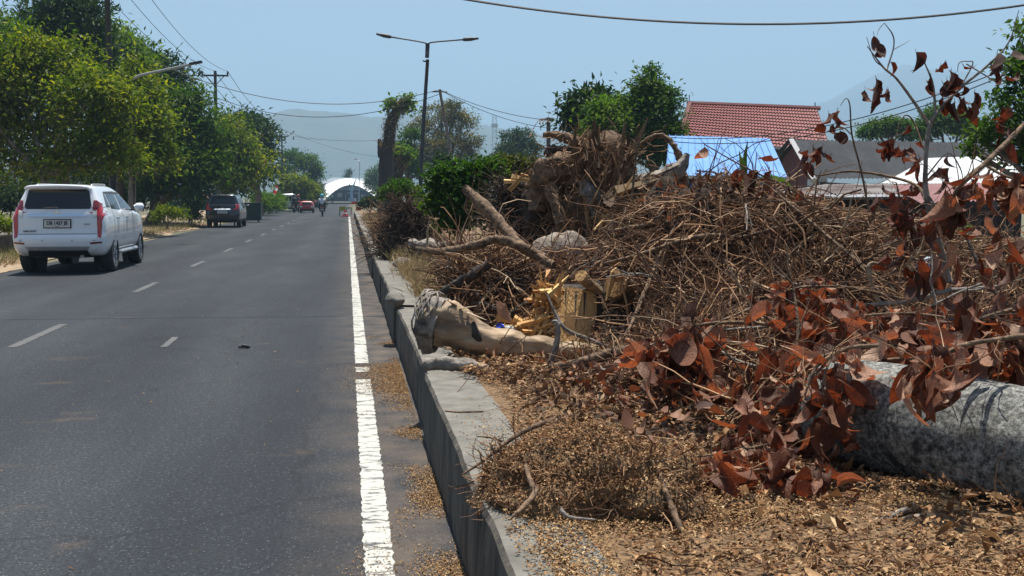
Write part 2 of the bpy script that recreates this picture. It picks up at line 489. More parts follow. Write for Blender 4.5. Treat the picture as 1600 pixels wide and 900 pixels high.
def green(name, a, b_, c, trans=.4):
    return leafy(name, [(0, a), (.55, b_), (1, c)], trans=trans, rough=.5, tcol=(1.3, 1.35, .45), tone=.9, spec=.2)
M['g_yellow'] = green('yellow_green_leaf', (.04, .07, .007), (.105, .16, .012), (.24, .25, .025), .5)
M['g_mid'] = green('mid_green_leaf', (.025, .06, .008), (.05, .11, .014), (.10, .165, .022))
M['g_bright'] = green('bright_green_leaf', (.05, .10, .015), (.09, .17, .025), (.15, .22, .035), .45)
M['g_dark'] = green('dark_green_leaf', (.012, .032, .010), (.026, .058, .014), (.055, .10, .024), .25)
M['g_olive'] = green('olive_leaf', (.06, .06, .02), (.10, .10, .03), (.19, .15, .05), .35)
M['g_dry'] = leafy('dry_grass', [(0, (.16, .10, .05)), (.5, (.30, .21, .11)), (1, (.42, .34, .16))], trans=.3, rough=.8)
M['g_grass'] = leafy('roadside_grass', [(0, (.06, .08, .02)), (.5, (.12, .13, .035)), (1, (.26, .22, .08))], trans=.4, rough=.6)
M['white_paint'] = simple('white_car_paint', (.74, .77, .80), rough=.28, coat=1)
M['black_paint'] = simple('black_car_paint', (.012, .012, .016), rough=.22, coat=1)
M['silver_paint'] = simple('silver_car_paint', (.42, .43, .45), rough=.3, metal=.5, coat=.6)
M['red_paint'] = simple('red_paint', (.45, .03, .02), rough=.35, coat=.5)
M['glass'] = simple('tinted_glass', (.006, .007, .009), rough=.06, spec=.6)
M['rubber'] = simple('tyre_rubber', (.018, .018, .019), (.03, .03, .03), scale=30, rough=.85)
M['plastic'] = simple('black_plastic', (.02, .02, .021), rough=.6)
M['chrome'] = simple('chrome', (.75, .78, .80), rough=.18, metal=1)
M['alloy'] = simple('alloy_rim', (.35, .35, .36), rough=.35, metal=.8)
M['tail_red'] = simple('tail_lens', (.42, .008, .008), rough=.12, coat=1)
M['tail_dark'] = simple('dark_red_lens', (.16, .006, .006), rough=.12, coat=1)
M['lens_clear'] = simple('clear_lens', (.62, .62, .60), rough=.15, coat=1)
M['plate'] = simple('plate_white', (.55, .55, .52), rough=.5)
M['ink'] = simple('black_ink', (.012, .012, .012), rough=.6)
M['steel_dark'] = simple('dark_steel', (.035, .035, .038), (.06, .06, .065), scale=10, rough=.55, metal=.3)
M['steel'] = simple('galvanised_steel', (.38, .39, .40), (.50, .51, .52), scale=12, rough=.45, metal=.7)
M['wire'] = simple('cable', (.02, .02, .022), rough=.6)
M['concrete_pole'] = simple('concrete_pole', (.10, .095, .09), (.18, .175, .165), scale=6, rough=.9)

# ------------------------------------------------------------------ ground, roads, median
def sheet(name, x0, x1, y0, y1, z, mat, nx=2, ny=2, amp=0, sc=1, edge=0, parent=None):
    xs, ys = np.linspace(x0, x1, nx), np.linspace(y0, y1, ny)
    X, Y = np.meshgrid(xs, ys)
    Z = np.full_like(X, z)
    p = np.stack([X, Y, np.zeros_like(X)], -1)
    if amp:
        Z = Z + amp * fbm(p, sc, 4, 3)
    if edge:
        j = fbm(p, 1.1, 3, 5)[:, 0] * edge
        X[:, 0] += j
        j = fbm(p, 1.1, 3, 9)[:, -1] * edge
        X[:, -1] += j
    return grid_mesh(X, Y, Z).build(name, mat, parent, smooth=bool(amp))

struct(sheet('ground', -4500, 4500, -300, 4700, -.02, M['ground']))
road = struct(sheet('road', -6.95, .52, -12, 236, 0, M['asphalt'], 2, 600, edge=.0))
struct(sheet('far_carriageway', 5.9, 13.2, -12, 236, 0, M['asphalt'], 2, 2))
struct(sheet('cross_road', -60, 60, 236, 262, 0, M['asphalt'], 2, 2))
# dirt verge left of the road with a ragged edge on the tarmac
ys = np.linspace(8, 130, 500)
xs = np.linspace(0, 1, 14)
Y = np.repeat(ys[:, None], 14, 1)
right = -6.72 + .28 * fbm(np.stack([ys * 0, ys, ys * 0], -1), .35, 4, 21)
right = right + np.interp(ys, [8, 19, 22, 30, 36, 44, 56, 130], [.05, .1, -.1, -.5, -.5, -.35, -.6, -.5])
X = -16 + (right[:, None] + 16) * xs[None, :]
Z = .006 + .05 * np.clip((right[:, None] - X) / 1.2, 0, 1) + .03 * fbm(np.stack([X, Y, X * 0], -1), 1.2, 4, 2) * np.clip((right[:, None] - X), 0, 1)
struct(grid_mesh(X, Y, Z).build('verge', M['dirt'], smooth=True))

# painted markings, children of the road
def strip(name, x0, x1, y0, y1, mat, jag=.0035, z=.004):
    n = max(4, int((y1 - y0) / .03)) if y0 < 14 else max(3, int((y1 - y0) / .25))
    ys = np.linspace(y0, y1, n)
    g = np.random.default_rng(int(abs(x0 * 1000 + y0 * 77)) + 1)
    j0, j1 = g.normal(0, jag, n), g.normal(0, jag, n)
    X = np.stack([x0 + j0, x1 + j1], 1)
    Y = np.stack([ys, ys], 1)
    return grid_mesh(X, Y, np.full_like(X, z)).build(name, mat, road)
LX0, LX1 = .052, .176
for y0, y1 in ((3.2, 9.22), (9.62, 9.9), (10.12, 16), (16.05, 24), (24.06, 40), (40.1, 84)):
    strip('edge_line', LX0, LX1, y0, y1, M['line'])
strip('edge_line', -6.42, -6.30, 4, 20.6, M['old_line'])
for k in range(16):
    y0 = 11.75 + 6.55 * k
    strip('lane_dash', -3.49, -3.38, y0, y0 + 2.05, M['old_line'])
strip('lane_dash', -1.93, -1.86, 11.55, 12.35, M['old_line'])

# kerb: cast in lengths
kerb = empty('kerb', (0, 0, 0)); struct(kerb)
KX0, KX1, KZ = .462, .80, .415
g = np.random.default_rng(3)
y = 1.5
segs = [(1.5, 6.9)] + [(6.92 + 4.6 * k, 6.90 + 4.6 * (k + 1)) for k in range(17)]
for i, (y0, y1) in enumerate(segs):
    n = max(4, int((y1 - y0) / (.05 if y0 < 12 else .4)))
    ys = np.linspace(y0, y1, n)
    dx = 0 if i == 0 else float(g.normal(0, .012))
    dz = 0 if i == 0 else float(g.normal(0, .012))
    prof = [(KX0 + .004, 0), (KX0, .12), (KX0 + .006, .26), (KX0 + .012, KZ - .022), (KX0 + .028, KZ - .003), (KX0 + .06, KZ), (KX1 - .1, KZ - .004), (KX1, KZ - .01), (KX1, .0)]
    Xp = np.array([p[0] for p in prof]) + dx
    Zp = np.array([p[1] for p in prof])
    X = np.repeat(Xp[None, :], n, 0); Zs = np.repeat(Zp[None, :], n, 0); Y = np.repeat(ys[:, None], len(prof), 1)
    pn = np.stack([X, Y, Zs], -1)
    X = X + .007 * fbm(pn * [1, 1, 1], 2.5, 3, 4) * (Zs > .01)
    chip = np.clip(fbm(pn * [0, 1, 0] + [i, 0, 0], 7, 3, 40) - .35, 0, 1) * .03
    Zs = Zs + (Zs > .3) * (.006 * fbm(pn, 6, 3, 8) + dz)
    Zs = Zs - chip * ((np.arange(m_)[None, :] == 3) | (np.arange(m_)[None, :] == 4)) if False else Zs
    mb = MB()
    m_ = len(prof)
    v = np.stack([X, Y, Zs], -1).reshape(-1, 3)
    ii = np.arange(n - 1)[:, None] * m_
    jj = np.arange(m_ - 1)[None, :]
    f = np.stack([ii + jj, ii + m_ + jj, ii + m_ + jj + 1, ii + jj + 1], -1)
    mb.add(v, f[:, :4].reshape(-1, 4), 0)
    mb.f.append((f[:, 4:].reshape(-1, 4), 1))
    mb.f.append((np.array([list(range(m_))]), 0))
    mb.f.append((np.array([list(range((n - 1) * m_, n * m_))[::-1]]), 0))
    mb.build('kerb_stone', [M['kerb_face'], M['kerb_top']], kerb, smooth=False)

# the heaped debris is one height field: list of (pixel column, distance, height, radius)
BUMPS = [(1130, 9.0, 1.14, .88), (1235, 8.4, .90, .75), (1045, 9.0, .94, .62), (1340, 9.2, .72, .8), (1450, 9.3, .62, .8), (1010, 8.2, .30, .3),
         (930, 10.9, .62, .6), (830, 10.8, .55, .6), (735, 9.8, .60, .45), (690, 9.8, .44, .30), (775, 9.3, .40, .40), (850, 9.6, .48, .45), (1180, 7.3, .42, .5), (1330, 7.4, .38, .6), (1100, 6.6, .24, .4), (1480, 6.9, .28, .6), (1600, 8.6, .5, .9), (1250, 5.9, .22, .45), (1130, 5.5, .12, .35), (1480, 3.98, .07, .22), (1390, 4.1, .05, .2), (1560, 3.8, .06, .2), (850, 6.4, .06, .3), (940, 5.7, .08, .3), (1030, 5.3, .07, .25), (800, 7.0, .05, .25), (1000, 6.3, .09, .3)]
BW = np.array([list(GP(b[0], b[1])[:2]) + [b[2], b[3]] for b in BUMPS])
def heap(x, y):
    s = 0
    for bx, by, h, r in BW:
        d2 = ((x - bx) ** 2 + (y - by) ** 2) / (r * r)
        s = s + (h * np.exp(-d2 * .75)) ** 3
    return s ** (1 / 3.)
def soil_z(x, y):
    x = np.asarray(x, dtype=float); y = np.asarray(y, dtype=float)
    p = np.stack([x, y, x * 0], -1)
    return MZ - .02 + .026 * fbm(p, 2.6, 4, 11) * np.clip((x - .8) / .25, 0, 1) + .02 * np.clip((x - 1) / 2, 0, 1)
def surf(x, y):
    x = np.asarray(x, dtype=float); y = np.asarray(y, dtype=float)
    p = np.stack([x, y, x * 0], -1)
    h = heap(x, y)
    return soil_z(x, y) + h * (1 + .16 * fbm(p, 3.2, 3, 17))
xs = np.concatenate([np.linspace(KX1 - .02, 5.0, 140), np.linspace(5.08, 5.85, 8)])
ys = np.concatenate([np.linspace(1.5, 13, 300), np.linspace(13.3, 90, 150)])
X, Y = np.meshgrid(xs, ys)
Z = soil_z(X, Y)
Z[:, 0] = KZ - .02
struct(grid_mesh(X, Y, Z).build('median_strip', M['soil'], smooth=True))
fk = MB()
for y0 in np.arange(1.5, 88, 4.6):
    fk.box((5.95, y0 + 2.29, .2), (.2, 4.56, .40))
struct(fk.build('far_kerb', M['kerb_top']))

# ------------------------------------------------------------------ hills, layered into the haze
def ridge(name, d, prof, seed, amp, depth, mat, px0=-900, px1=2600, n=420):
    pxs = np.linspace(px0, px1, n)
    top = np.interp(pxs, [p[0] for p in prof], [p[1] for p in prof])
    rows = []
    for k, t in enumerate(np.linspace(0, 1, 26)):
        row = []
        for px, ty in zip(pxs, top):
            r = ray(px, 307.3)
            r = r / math.hypot(r[0], r[1])
            dd = d + (t - .55) * depth
            q = r * dd
            h = (307.3 - ty) / FPX * d * 1.0
            row.append((q[0], q[1], h))
        row = np.array(row)
        shape = math.sin(min(1, t / .55) * math.pi / 2) ** 1.3 if t < .55 else max(0, 1 - (t - .55) / .45) ** .8
        pn = np.stack([row[:, 0], row[:, 1], row[:, 0] * 0], -1)
        z = row[:, 2] * shape * (1 + amp * .5 * fbm(pn, 4.5 / d, 4, seed) * (1 - .8 * (abs(t - .55) < .03))) + amp * 14 * fbm(pn, 60 / d, 4, seed + 5) * shape
        row[:, 2] = np.maximum(z, 0) - 2 * (shape <= 0.01)
        rows.append(row)
    A = np.array(rows)
    return struct(grid_mesh(A[..., 0], A[..., 1], A[..., 2]).build(name, mat, smooth=True))
M['hill'] = simple('wooded_hill', (.022, .035, .018), (.085, .085, .05), scale=.016, rough=1, detail=9)
ridge('hills', 2300, [(-900, 215), (200, 205), (420, 198), (470, 189), (500, 192), (545, 193), (600, 196), (660, 196), (740, 205), (830, 214), (950, 225), (1100, 222), (1250, 205), (1310, 196), (1370, 181), (1400, 180), (1440, 186), (1520, 200), (1600, 205), (2600, 210)], 4, .3, 1300, M['hill'])
ridge('far_hills', 3800, [(-900, 230), (600, 240), (1150, 215), (1290, 175), (1330, 158), (1370, 140), (1410, 129), (1450, 136), (1520, 140), (1600, 150), (2000, 170), (2600, 200)], 9, .18, 900, M['hill'])

# ------------------------------------------------------------------ buildings
def poly(mb, pts, mi=0, thick=None):
    pts = np.array(pts, dtype=float)
    n = len(pts)
    if thick is None:
        return mb.add(pts, [list(range(n))], mi)
    th = np.array(thick)
    f = [list(range(n)), [2 * n - 1 - k for k in range(n)]] + [[k, n + k, n + (k + 1) % n, (k + 1) % n] for k in range(n)]
    return mb.add(np.vstack([pts, pts + th]), f, mi)
def corr(a, b, c, n, amp, mb=None, down=4, thick=.01):
    """corrugated sheet: a-b along the ridge, a-c down the slope"""
    a, b, c = map(np.asarray, (a, b, c))
    nrm = unit(np.cross(b - a, c - a))
    if nrm[2] < 0: nrm = -nrm
    u = np.linspace(0, 1, n * 2 + 1)
    A = []
    for t in np.linspace(0, 1, down):
        w_ = (np.arange(n * 2 + 1) % 2) * amp
        A.append(a[None] + (b - a)[None] * u[:, None] + (c - a)[None] * t + nrm[None] * w_[:, None])
    A = np.array(A)
    mb = mb or MB()
    grid_mesh(A[..., 0], A[..., 1], A[..., 2], mb)
    return mb
M['roof_red'] = simple('red_roof_tile', (.17, .048, .042), (.27, .085, .075), scale=2.2, rough=.55)
M['roof_grey'] = simple('charcoal_sheet', (.04, .043, .047), (.075, .078, .084), scale=1.2, rough=.95, stretch=(1, 1, .2), spec=.15)
M['roof_blue'] = simple('blue_sheet', (.12, .28, .60), (.19, .37, .68), scale=1.4, rough=.8, spec=.2)
M['blue_wall'] = simple('blue_wall', (.10, .18, .48), (.14, .24, .56), scale=2, rough=.7)
M['yellow_wall'] = simple('yellow_green_wall', (.40, .46, .20), rough=.7)
M['wall_dark'] = simple('dark_timber_wall', (.035, .028, .026), (.07, .05, .045), scale=4, rough=.85)
M['wall_maroon'] = simple('maroon_wall', (.10, .025, .022), (.15, .04, .035), scale=3, rough=.8)
M['trim_white'] = simple('white_trim', (.55, .55, .54), rough=.6)
M['trim_dark'] = simple('dark_gutter', (.03, .03, .034), rough=.5)
M['tent'] = simple('white_tent_fabric', (.40, .43, .45), (.52, .55, .56), scale=1.5, rough=.6)
M['rust'] = simple('rusty_sheet', (.12, .07, .05), (.36, .33, .31), scale=1.6, rough=.7, stretch=(1, 1, 1), mid=.48, width=.12)
M['wall_cream'] = simple('cream_wall', (.40, .38, .33), (.48, .46, .40), scale=2, rough=.85)
M['wall_grey'] = simple('blue_grey_wall', (.22, .26, .30), (.30, .34, .38), scale=1, rough=.8)
M['dark_open'] = simple('dark_interior', (.02, .022, .026), rough=.9)

# red tiled house
d = 55
h = empty('red_roofed_house', GP(1170, d + 3))
tag(h, 'house with steep red tiled roof behind the blue roofed building', 'house')
rl, rr_ = P(1078, 163, d + 3), P(1277, 171, d + 3.8)
el, er = P(1062, 214, d - 1), P(1300, 240, d - .4)
bl, br = P(1062, 214, d + 8), P(1300, 240, d + 8.6)
nrow = 13
for k in range(nrow):
    t0, t1 = k / nrow, (k + 1.08) / nrow
    up = np.array([0, -.02, .05])
    q = [rl + (el - rl) * t0, rr_ + (er - rr_) * t0, rr_ + (er - rr_) * t1 + up, rl + (el - rl) * t1 + up]
    ncol = 44
    mb = MB()
    u = np.linspace(0, 1, ncol * 2 + 1)
    wv = (np.arange(ncol * 2 + 1) % 2)[:, None] * np.array([[0, -.035, .045]])
    A = np.stack([q[0] + (q[1] - q[0]) * u[:, None] + wv, q[3] + (q[2] - q[3]) * u[:, None] + wv])
    A = A - np.array(h.location)
    grid_mesh(A[..., 0], A[..., 1], A[..., 2], mb).build('tile_course', M['roof_red'], h)
mb = MB()
poly(mb, off([rl, rr_, br, bl], h)); mb.build('rear_roof_slope', M['roof_red'], h)
mb = MB(); poly(mb, off([rl + (0, .05, -.05), el + (.15, .1, 0), bl + (.15, -.1, 0)], h), thick=(.15, 0, 0)); mb.build('gable', M['wall_maroon'], h)
mb = MB(); poly(mb, off([rr_ + (0, .05, -.05), er + (-.15, .1, 0), br + (-.15, -.1, 0)], h), thick=(-.15, 0, 0)); mb.build('gable', M['wall_maroon'], h)
mb = MB(); mb.tube(off([rl + (-.15, 0, .06), rr_ + (.15, 0, .06)], h), .13, 6); mb.build('ridge_cap', M['roof_red'], h)
mb = MB(); mb.tube(off([el + (0, -.1, -.1), er + (0, -.1, -.1)], h), .16, 5); mb.build('gutter', M['trim_dark'], h)
mb = MB(); mb.tube(off([rl + (-.05, -.1, .0), el + (-.05, -.1, .0)], h), .14, 5); mb.build('bargeboard', M['wall_maroon'], h)
for a_, b_ in ((el, er), (el, bl), (bl, br), (br, er)):
    mb = MB()
    a2, b2 = a_ * [1, 1, 1] + (.0, .5, -.2), b_ * [1, 1, 1] + (0, .5, -.2)
    poly(mb, off([a2, b2, b2 * [1, 1, 0], a2 * [1, 1, 0]], h)); mb.build('wall', M['wall_cream'], h)
mb = MB(); mb.tube(off([P(1274, 172, d + 3.8), P(1273.5, 160, d + 3.8)], h), .03, 5); mb.build('lightning_rod', M['steel_dark'], h)
mb = MB(); mb.tube(off([P(1077, 163, d + 3), P(1077, 148, d + 3)], h), .025, 5); mb.build('lightning_rod', M['steel_dark'], h)

# blue sheet roof in front of it
d = 33
h = empty('blue_roofed_building', GP(1130, d + 2))
tag(h, 'low building with pale blue sheet roof below the red tiled roof', 'building')
a, b = P(1046, 212, d + 1.4), P(1203, 216, d + 1.4)
c, e = P(1040, 276, d - 1), P(1232, 279, d - 1)
nb = 16
for k in range(nb):
    mb = MB()
    t0, t1 = k / nb, (k + 1) / nb - .003
    q = [a + (b - a) * t0, a + (b - a) * t1, c + (e - c) * t1, c + (e - c) * t0]
    qs = off(q, h)
    mb.add(qs, [[0, 1, 2, 3]])
    seam = [qs[0] + (0, 0, .03), qs[3] + (0, 0, .03)]
    mb.tube(seam, .012, 4)
    mb.build('roof_sheet', M['roof_blue'], h)
mb = MB(); mb.tube(off([c + (0, -.05, -.05), e + (0, -.05, -.05)], h), .10, 5); mb.build('gutter', M['trim_dark'], h)
cw, ew = c + (0, .5, -.1), e + (-.3, .5, -.1)
mb = MB(); poly(mb, off([cw, ew, ew * [1, 1, 0], cw * [1, 1, 0]], h), thick=(0, .2, 0)); mb.build('wall', M['blue_wall'], h)
mb = MB(); q0, q1 = cw + (0, -.02, -.25), ew + (0, -.02, -.25); poly(mb, off([q0, q1, q1 - (0, 0, .45), q0 - (0, 0, .45)], h), thick=(0, .015, 0)); mb.build('painted_band', M['yellow_wall'], h)
aw, bw = a + (0, -.2, -.1), b + (-.3, -.2, -.1)
mb = MB(); poly(mb, off([ew, bw, bw * [1, 1, 0], ew * [1, 1, 0]], h), thick=(-.2, 0, 0)); mb.build('wall', M['blue_wall'], h)

# charcoal corrugated roof, gable towards the road
d = 45
h = empty('charcoal_roofed_house', GP(1350, d + 2))
tag(h, 'house with charcoal corrugated roof and maroon gable behind the white tent', 'house')
ap, rg = P(1240, 219, d), P(1540, 224, d + 5)
ev, ev2 = P(1275, 280, d - 2.4), P(1575, 296, d + 2.2)
bk, bk2 = P(1203, 262, d + 3.2), P(1500, 262, d + 8)
mb = corr(off(ap, h), off(rg, h), off(ev, h), 46, .05); mb.build('roof_sheet', M['roof_grey'], h)
mb = corr(off(ap, h), off(rg, h), off(bk, h), 46, .05); mb.build('roof_sheet', M['roof_grey'], h)
mb = MB(); poly(mb, off([ap + (.1, 0, -.15), ev + (.1, .1, -.1), ev * [1, 1, 0] + (.1, .1, 0), bk * [1, 1, 0] + (.1, -.1, 0), bk + (.1, -.1, -.1)], h), thick=(.1, .05, 0)); mb.build('gable_wall', M['wall_maroon'], h)
mb = MB(); mb.tube(off([ap + (-.12, -.05, .03), ev + (-.12, -.1, -.02)], h), .11, 4); mb.build('bargeboard', M['trim_white'], h)
mb = MB(); mb.tube(off([ap + (-.12, .05, .03), bk + (-.12, 0, 0)], h), .11, 4); mb.build('bargeboard', M['roof_grey'], h)
mb = MB(); e0 = ev + (-.1, .15, 0); mb.box(off(e0 * [1, 1, .5], h), (.26, .26, e0[2])); mb.build('corner_post', M['trim_white'], h)
mb = MB(); poly(mb, off([ev + (.4, .4, -.1), ev2 + (0, .4, -.1), ev2 * [1, 1, 0] + (0, .4, 0), ev * [1, 1, 0] + (.4, .4, 0)], h), thick=(0, .1, 0)); mb.build('side_wall', M['wall_dark'], h)

# white tent roof
d = 21
h = empty('tent_canopy', GP(1450, d + 1))
tag(h, 'white fabric canopy stretched beside the charcoal roof', 'canopy')
n1, n2 = 26, 14
A = np.zeros((n2, n1, 3))
for j, t in enumerate(np.linspace(0, 1, n2)):
    for i, u in enumerate(np.linspace(0, 1, n1)):
        top = P(1448 + u * 140, 247 - 5 * u, d + 1.6)
        bot = P(1330 + u * 270, 306 - 8 * u, d - 1)
        q = top + (bot - top) * t
        q[2] -= .05 * math.sin(t * math.pi) * (1 + .5 * math.sin(u * 19))
        A[j, i] = q
A -= np.array(h.location)
mb = grid_mesh(A[..., 0], A[..., 1], A[..., 2]); mb.build('fabric', M['tent'], h, smooth=True)
for px in (1345, 1440, 1535, 1590):
    q = P(px, 303 - 8 * (px - 1330) / 270, d - .95)
    mb = MB(); mb.tube(off([q * [1, 1, 0], q], h), .035, 6); mb.build('pole', M['steel'], h)

# rusty corrugated awning and the dark shed below it
d = 17
h = empty('rusty_awning_shed', GP(1320, d))
tag(h, 'low shed with rusty corrugated awning and dark open front', 'shed')
a, b = P(1290, 290, d + 1.2), P(1560, 288, d + 1.8)
c = P(1195, 306, d - .9)
mb = corr(off(a, h), off(b, h), off(c, h), 50, .03); mb.build('awning_sheet', M['rust'], h)
e_ = c + (b - a)
mb = MB(); mb.tube(off([c + (0, -.02, -.03), e_ + (0, -.02, -.03)], h), .04, 4); mb.build('awning_edge', M['steel'], h)
for t in (.05, .32, .6, .88):
    q = c + (e_ - c) * t + (0, .06, -.03)
    mb = MB(); mb.box(off(q * [1, 1, .5], h), (.1, .1, q[2])); mb.build('post', M['wall_dark'], h)
q0, q1 = a + (0, .1, -.1), b + (0, .1, -.1)
mb = MB(); poly(mb, off([q0, q1, q1 * [1, 1, 0], q0 * [1, 1, 0]], h), thick=(0, .1, 0)); mb.build('back_wall', M['wall_dark'], h)
q0, q1 = P(1440, 318, d - 1.5), P(1620, 312, d - 1.2)
mb = corr(off(q0 + (0, .9, .25), h), off(q1 + (0, .9, .25), h), off(q0, h), 26, .03); mb.build('lower_roof', simple('pink_roof_sheet', (.22, .10, .10), (.30, .15, .15), scale=3, rough=.7), h)
for k in range(14):
    t = k / 14
    q = q0 + (q1 - q0) * t + (0, .25, -.1)
    mb = MB(); mb.box(off([q[0], q[1], q[2] * .5], h), ((q1 - q0)[0] / 14 - .03, .04, q[2])); mb.build('wall_board', M['wall_dark'], h)

# distant hall with arched white membrane roof
d = 250
h = empty('arched_pavilion', GP(545, d))
tag(h, 'distant pavilion with white arched membrane roof at the end of the road', 'pavilion')
n1 = 33
A = np.zeros((6, n1, 3))
for j, t in enumerate(np.linspace(0, 1, 6)):
    for i, u in enumerate(np.linspace(0, 1, n1)):
        s = math.sin(u * math.pi)
        fx, fy = 503 + 86 * u, 318 - 6 * u - 26 * s ** .9
        bx, by = 500 + 86 * u, 293 - 1 * u - 13.5 * s
        A[j, i] = P(fx + (bx - fx) * t, fy + (by - fy) * t, d - 6 + 9 * t)
A -= np.array(h.location)
grid_mesh(A[..., 0], A[..., 1], A[..., 2]).build('membrane', simple('white_membrane', (.80, .81, .82), rough=.5), h, smooth=True)
mb = MB(); c0, c1 = P(497, 287, d + 14), P(592, 287, d + 14); poly(mb, off([c0, c1, c1 * [1, 1, 0], c0 * [1, 1, 0]], h), thick=(0, 6, 0)); mb.build('rear_wall', M['wall_grey'], h)
mb = MB(); c0, c1 = P(520, 277.5, d + 14), P(582, 278.5, d + 14); c2, c3 = P(595, 287, d + 12), P(493, 287, d + 12); poly(mb, off([c0, c1, c2, c3], h), thick=(0, .2, -.15)); mb.build('hall_roof', M['wall_grey'], h)
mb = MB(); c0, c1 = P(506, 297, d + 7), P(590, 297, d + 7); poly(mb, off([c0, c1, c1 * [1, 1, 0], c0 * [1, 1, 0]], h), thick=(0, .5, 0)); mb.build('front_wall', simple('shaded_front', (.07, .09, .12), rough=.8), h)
for px, py, w_, hh in ((531, 305, 7, 6), (546, 302, 8, 2.5), (557, 302, 8, 2.5), (514, 309, 5, 5), (567, 307, 6, 6), (577, 308, 5, 5)):
    mb = MB(); q = [P(px - w_ / 2, py - hh / 2, d + 6.5), P(px + w_ / 2, py - hh / 2, d + 6.5), P(px + w_ / 2, py + hh / 2, d + 6.5), P(px - w_ / 2, py + hh / 2, d + 6.5)]
    poly(mb, off(q, h), thick=(0, .2, 0)); mb.build('window', M['wall_cream'] if hh == 6 and px == 531 else M['wall_grey'], h)
for px in (508, 520, 540, 562, 583):
    mb = MB(); q = P(px, 316 - 14 * math.sin((px - 503) / 86 * math.pi), d - 4); mb.tube(off([q * [1, 1, 0], q], h), .12, 6); mb.build('column', M['wall_grey'], h)

# small white low wall of the roundabout and its monument
d = 225
mo = empty('monument', GP(552, d))
tag(mo, 'pale blue sculpture monument standing before the arched pavilion', 'monument')
q = mo.location
mb = MB(); mb.tube([(0, 0, 0), (0, 0, 1.2)], [1.0, .8], 10); mb.build('plinth', M['wall_grey'], mo)
mb = MB(); mb.tube([(-.15, 0, 1.2), (-.1, 0, 2.6), (.5, 0, 4.3), (.9, 0, 5.2)], [.3, .25, .15, .05], 7, res=3); mb.tube([(0, 0, 2.4), (-.6, 0, 3.2), (-.5, 0, 4.0), (.2, 0, 4.3)], [.14, .12, .1, .05], 6, res=3); mb.build('figure', simple('pale_blue_metal', (.20, .33, .42), rough=.6), mo)
rb = MB()
rb.tube([np.array(q) + (math.cos(a_) * 14, math.sin(a_) * 5 + 2, .25) for a_ in np.linspace(0, 6.28, 40)], .25, 5)
struct(rb.build('roundabout_kerb', M['kerb_top']))

# ------------------------------------------------------------------ trees and shrubs
def crown_mesh(lobes, ncl, per, L, W, mat, root, g, spread=.5, droop=.3, flat=.85, inner=.25, name='crown'):
    """lobes: (centre, radius) in the tree's frame; foliage in clusters on and inside them"""
    cs = np.array([l_[0] for l_ in lobes]); rs = np.array([l_[1] for l_ in lobes])
    pr = rs ** 2 / (rs ** 2).sum()
    k = g.choice(len(rs), ncl, p=pr)
    u = unit(g.normal(0, 1, (ncl, 3)))
    u[:, 2] = np.where(u[:, 2] < -.35, -u[:, 2], u[:, 2])
    rad = rs[k] * np.where(g.random(ncl) < inner, g.uniform(.25, .8, ncl), g.uniform(.74, 1.08, ncl)) * (1 + .3 * vnoise(cs[k] + u * rs[k][:, None], 1.3 / rs.mean(), 3))
    cc = cs[k] + u * rad[:, None] * np.array([1, 1, flat])
    n = ncl * per
    cc = np.repeat(cc, per, 0)
    uu = np.repeat(u, per, 0)
    sp = np.repeat((rs[k] * .16 + L * 1.0) * spread * g.uniform(.6, 1.5, ncl), per)[:, None]
    c = cc + g.normal(0, 1, (n, 3)) * sp * np.array([1, 1, .75])
    d = unit(uu * .8 + g.normal(0, .7, (n, 3)) + np.array([0, 0, -droop]))
    nr = unit(g.normal(0, .6, (n, 3)) + np.array([0, 0, 1.0]) + uu * .5)
    s = g.uniform(.6, 1.25, n)
    mb = MB()
    leaves(mb, c, d, nr, L * s, W * s, fold=.18, bend=.12)
    return mb.build(name, mat, root)

def tree(name, label, cat, d, basepx, lobes, mat, seed, ncl, per, L, W, trunk_r=.16, barkm='bark', top=None, group=None, spread=.5, droop=.3, inner=.25, base_h=0.0, lean=0, depth=.6, limbs=True, twiggy=0, mid=None, trunk=True, flat=.85):
    g = np.random.default_rng(seed)
    root = empty(name, GP(basepx, d, base_h))
    tag(root, label, cat, group)
    lb = []
    for (px, py, r) in lobes:
        rm = r / FPX * d
        q = P(px, py, d + g.uniform(-depth, depth) * rm * 1.2)
        lb.append((off(q, root), rm))
    crown_mesh(lb, ncl, per, L, W, M[mat], root, g, spread, droop, inner=inner, flat=flat)
    if trunk:
        cen = np.average([l_[0] for l_ in lb], axis=0, weights=[l_[1] for l_ in lb])
        low = min(l_[0][2] - l_[1] * .6 for l_ in lb)
        fork = np.array([cen[0] * .45 + lean, cen[1] * .45, max(.35, min(low + .3, cen[2] * .55))])
        mb = MB()
        mb.tube([(0, 0, -.05), (fork[0] * .25, fork[1] * .25, fork[2] * .4), fork], [trunk_r * 1.5, trunk_r * 1.05, trunk_r * .85], 9, jag=.12, res=4, seed=seed)
        if limbs:
            for c, r in lb:
                m1 = fork + (c - fork) * .5 + g.normal(0, .12, 3) * r
                end = c + unit(c - fork) * r * .45
                mb.tube([fork - (0, 0, .05), m1, c, end], [trunk_r * .6, trunk_r * .4, trunk_r * .22, trunk_r * .06], 6, res=3)
                for _ in range(5 + twiggy):
                    e = c + unit(g.normal(0, 1, 3)) * r * .95
                    mb.tube([m1 + (c - m1) * g.uniform(.3, 1), (m1 + e) / 2 + g.normal(0, .1, 3) * r, e], [trunk_r * .16, trunk_r * .11, trunk_r * .04], 4, cap=False)
        mb.build('trunk', M[barkm], root, smooth=True)
    return root

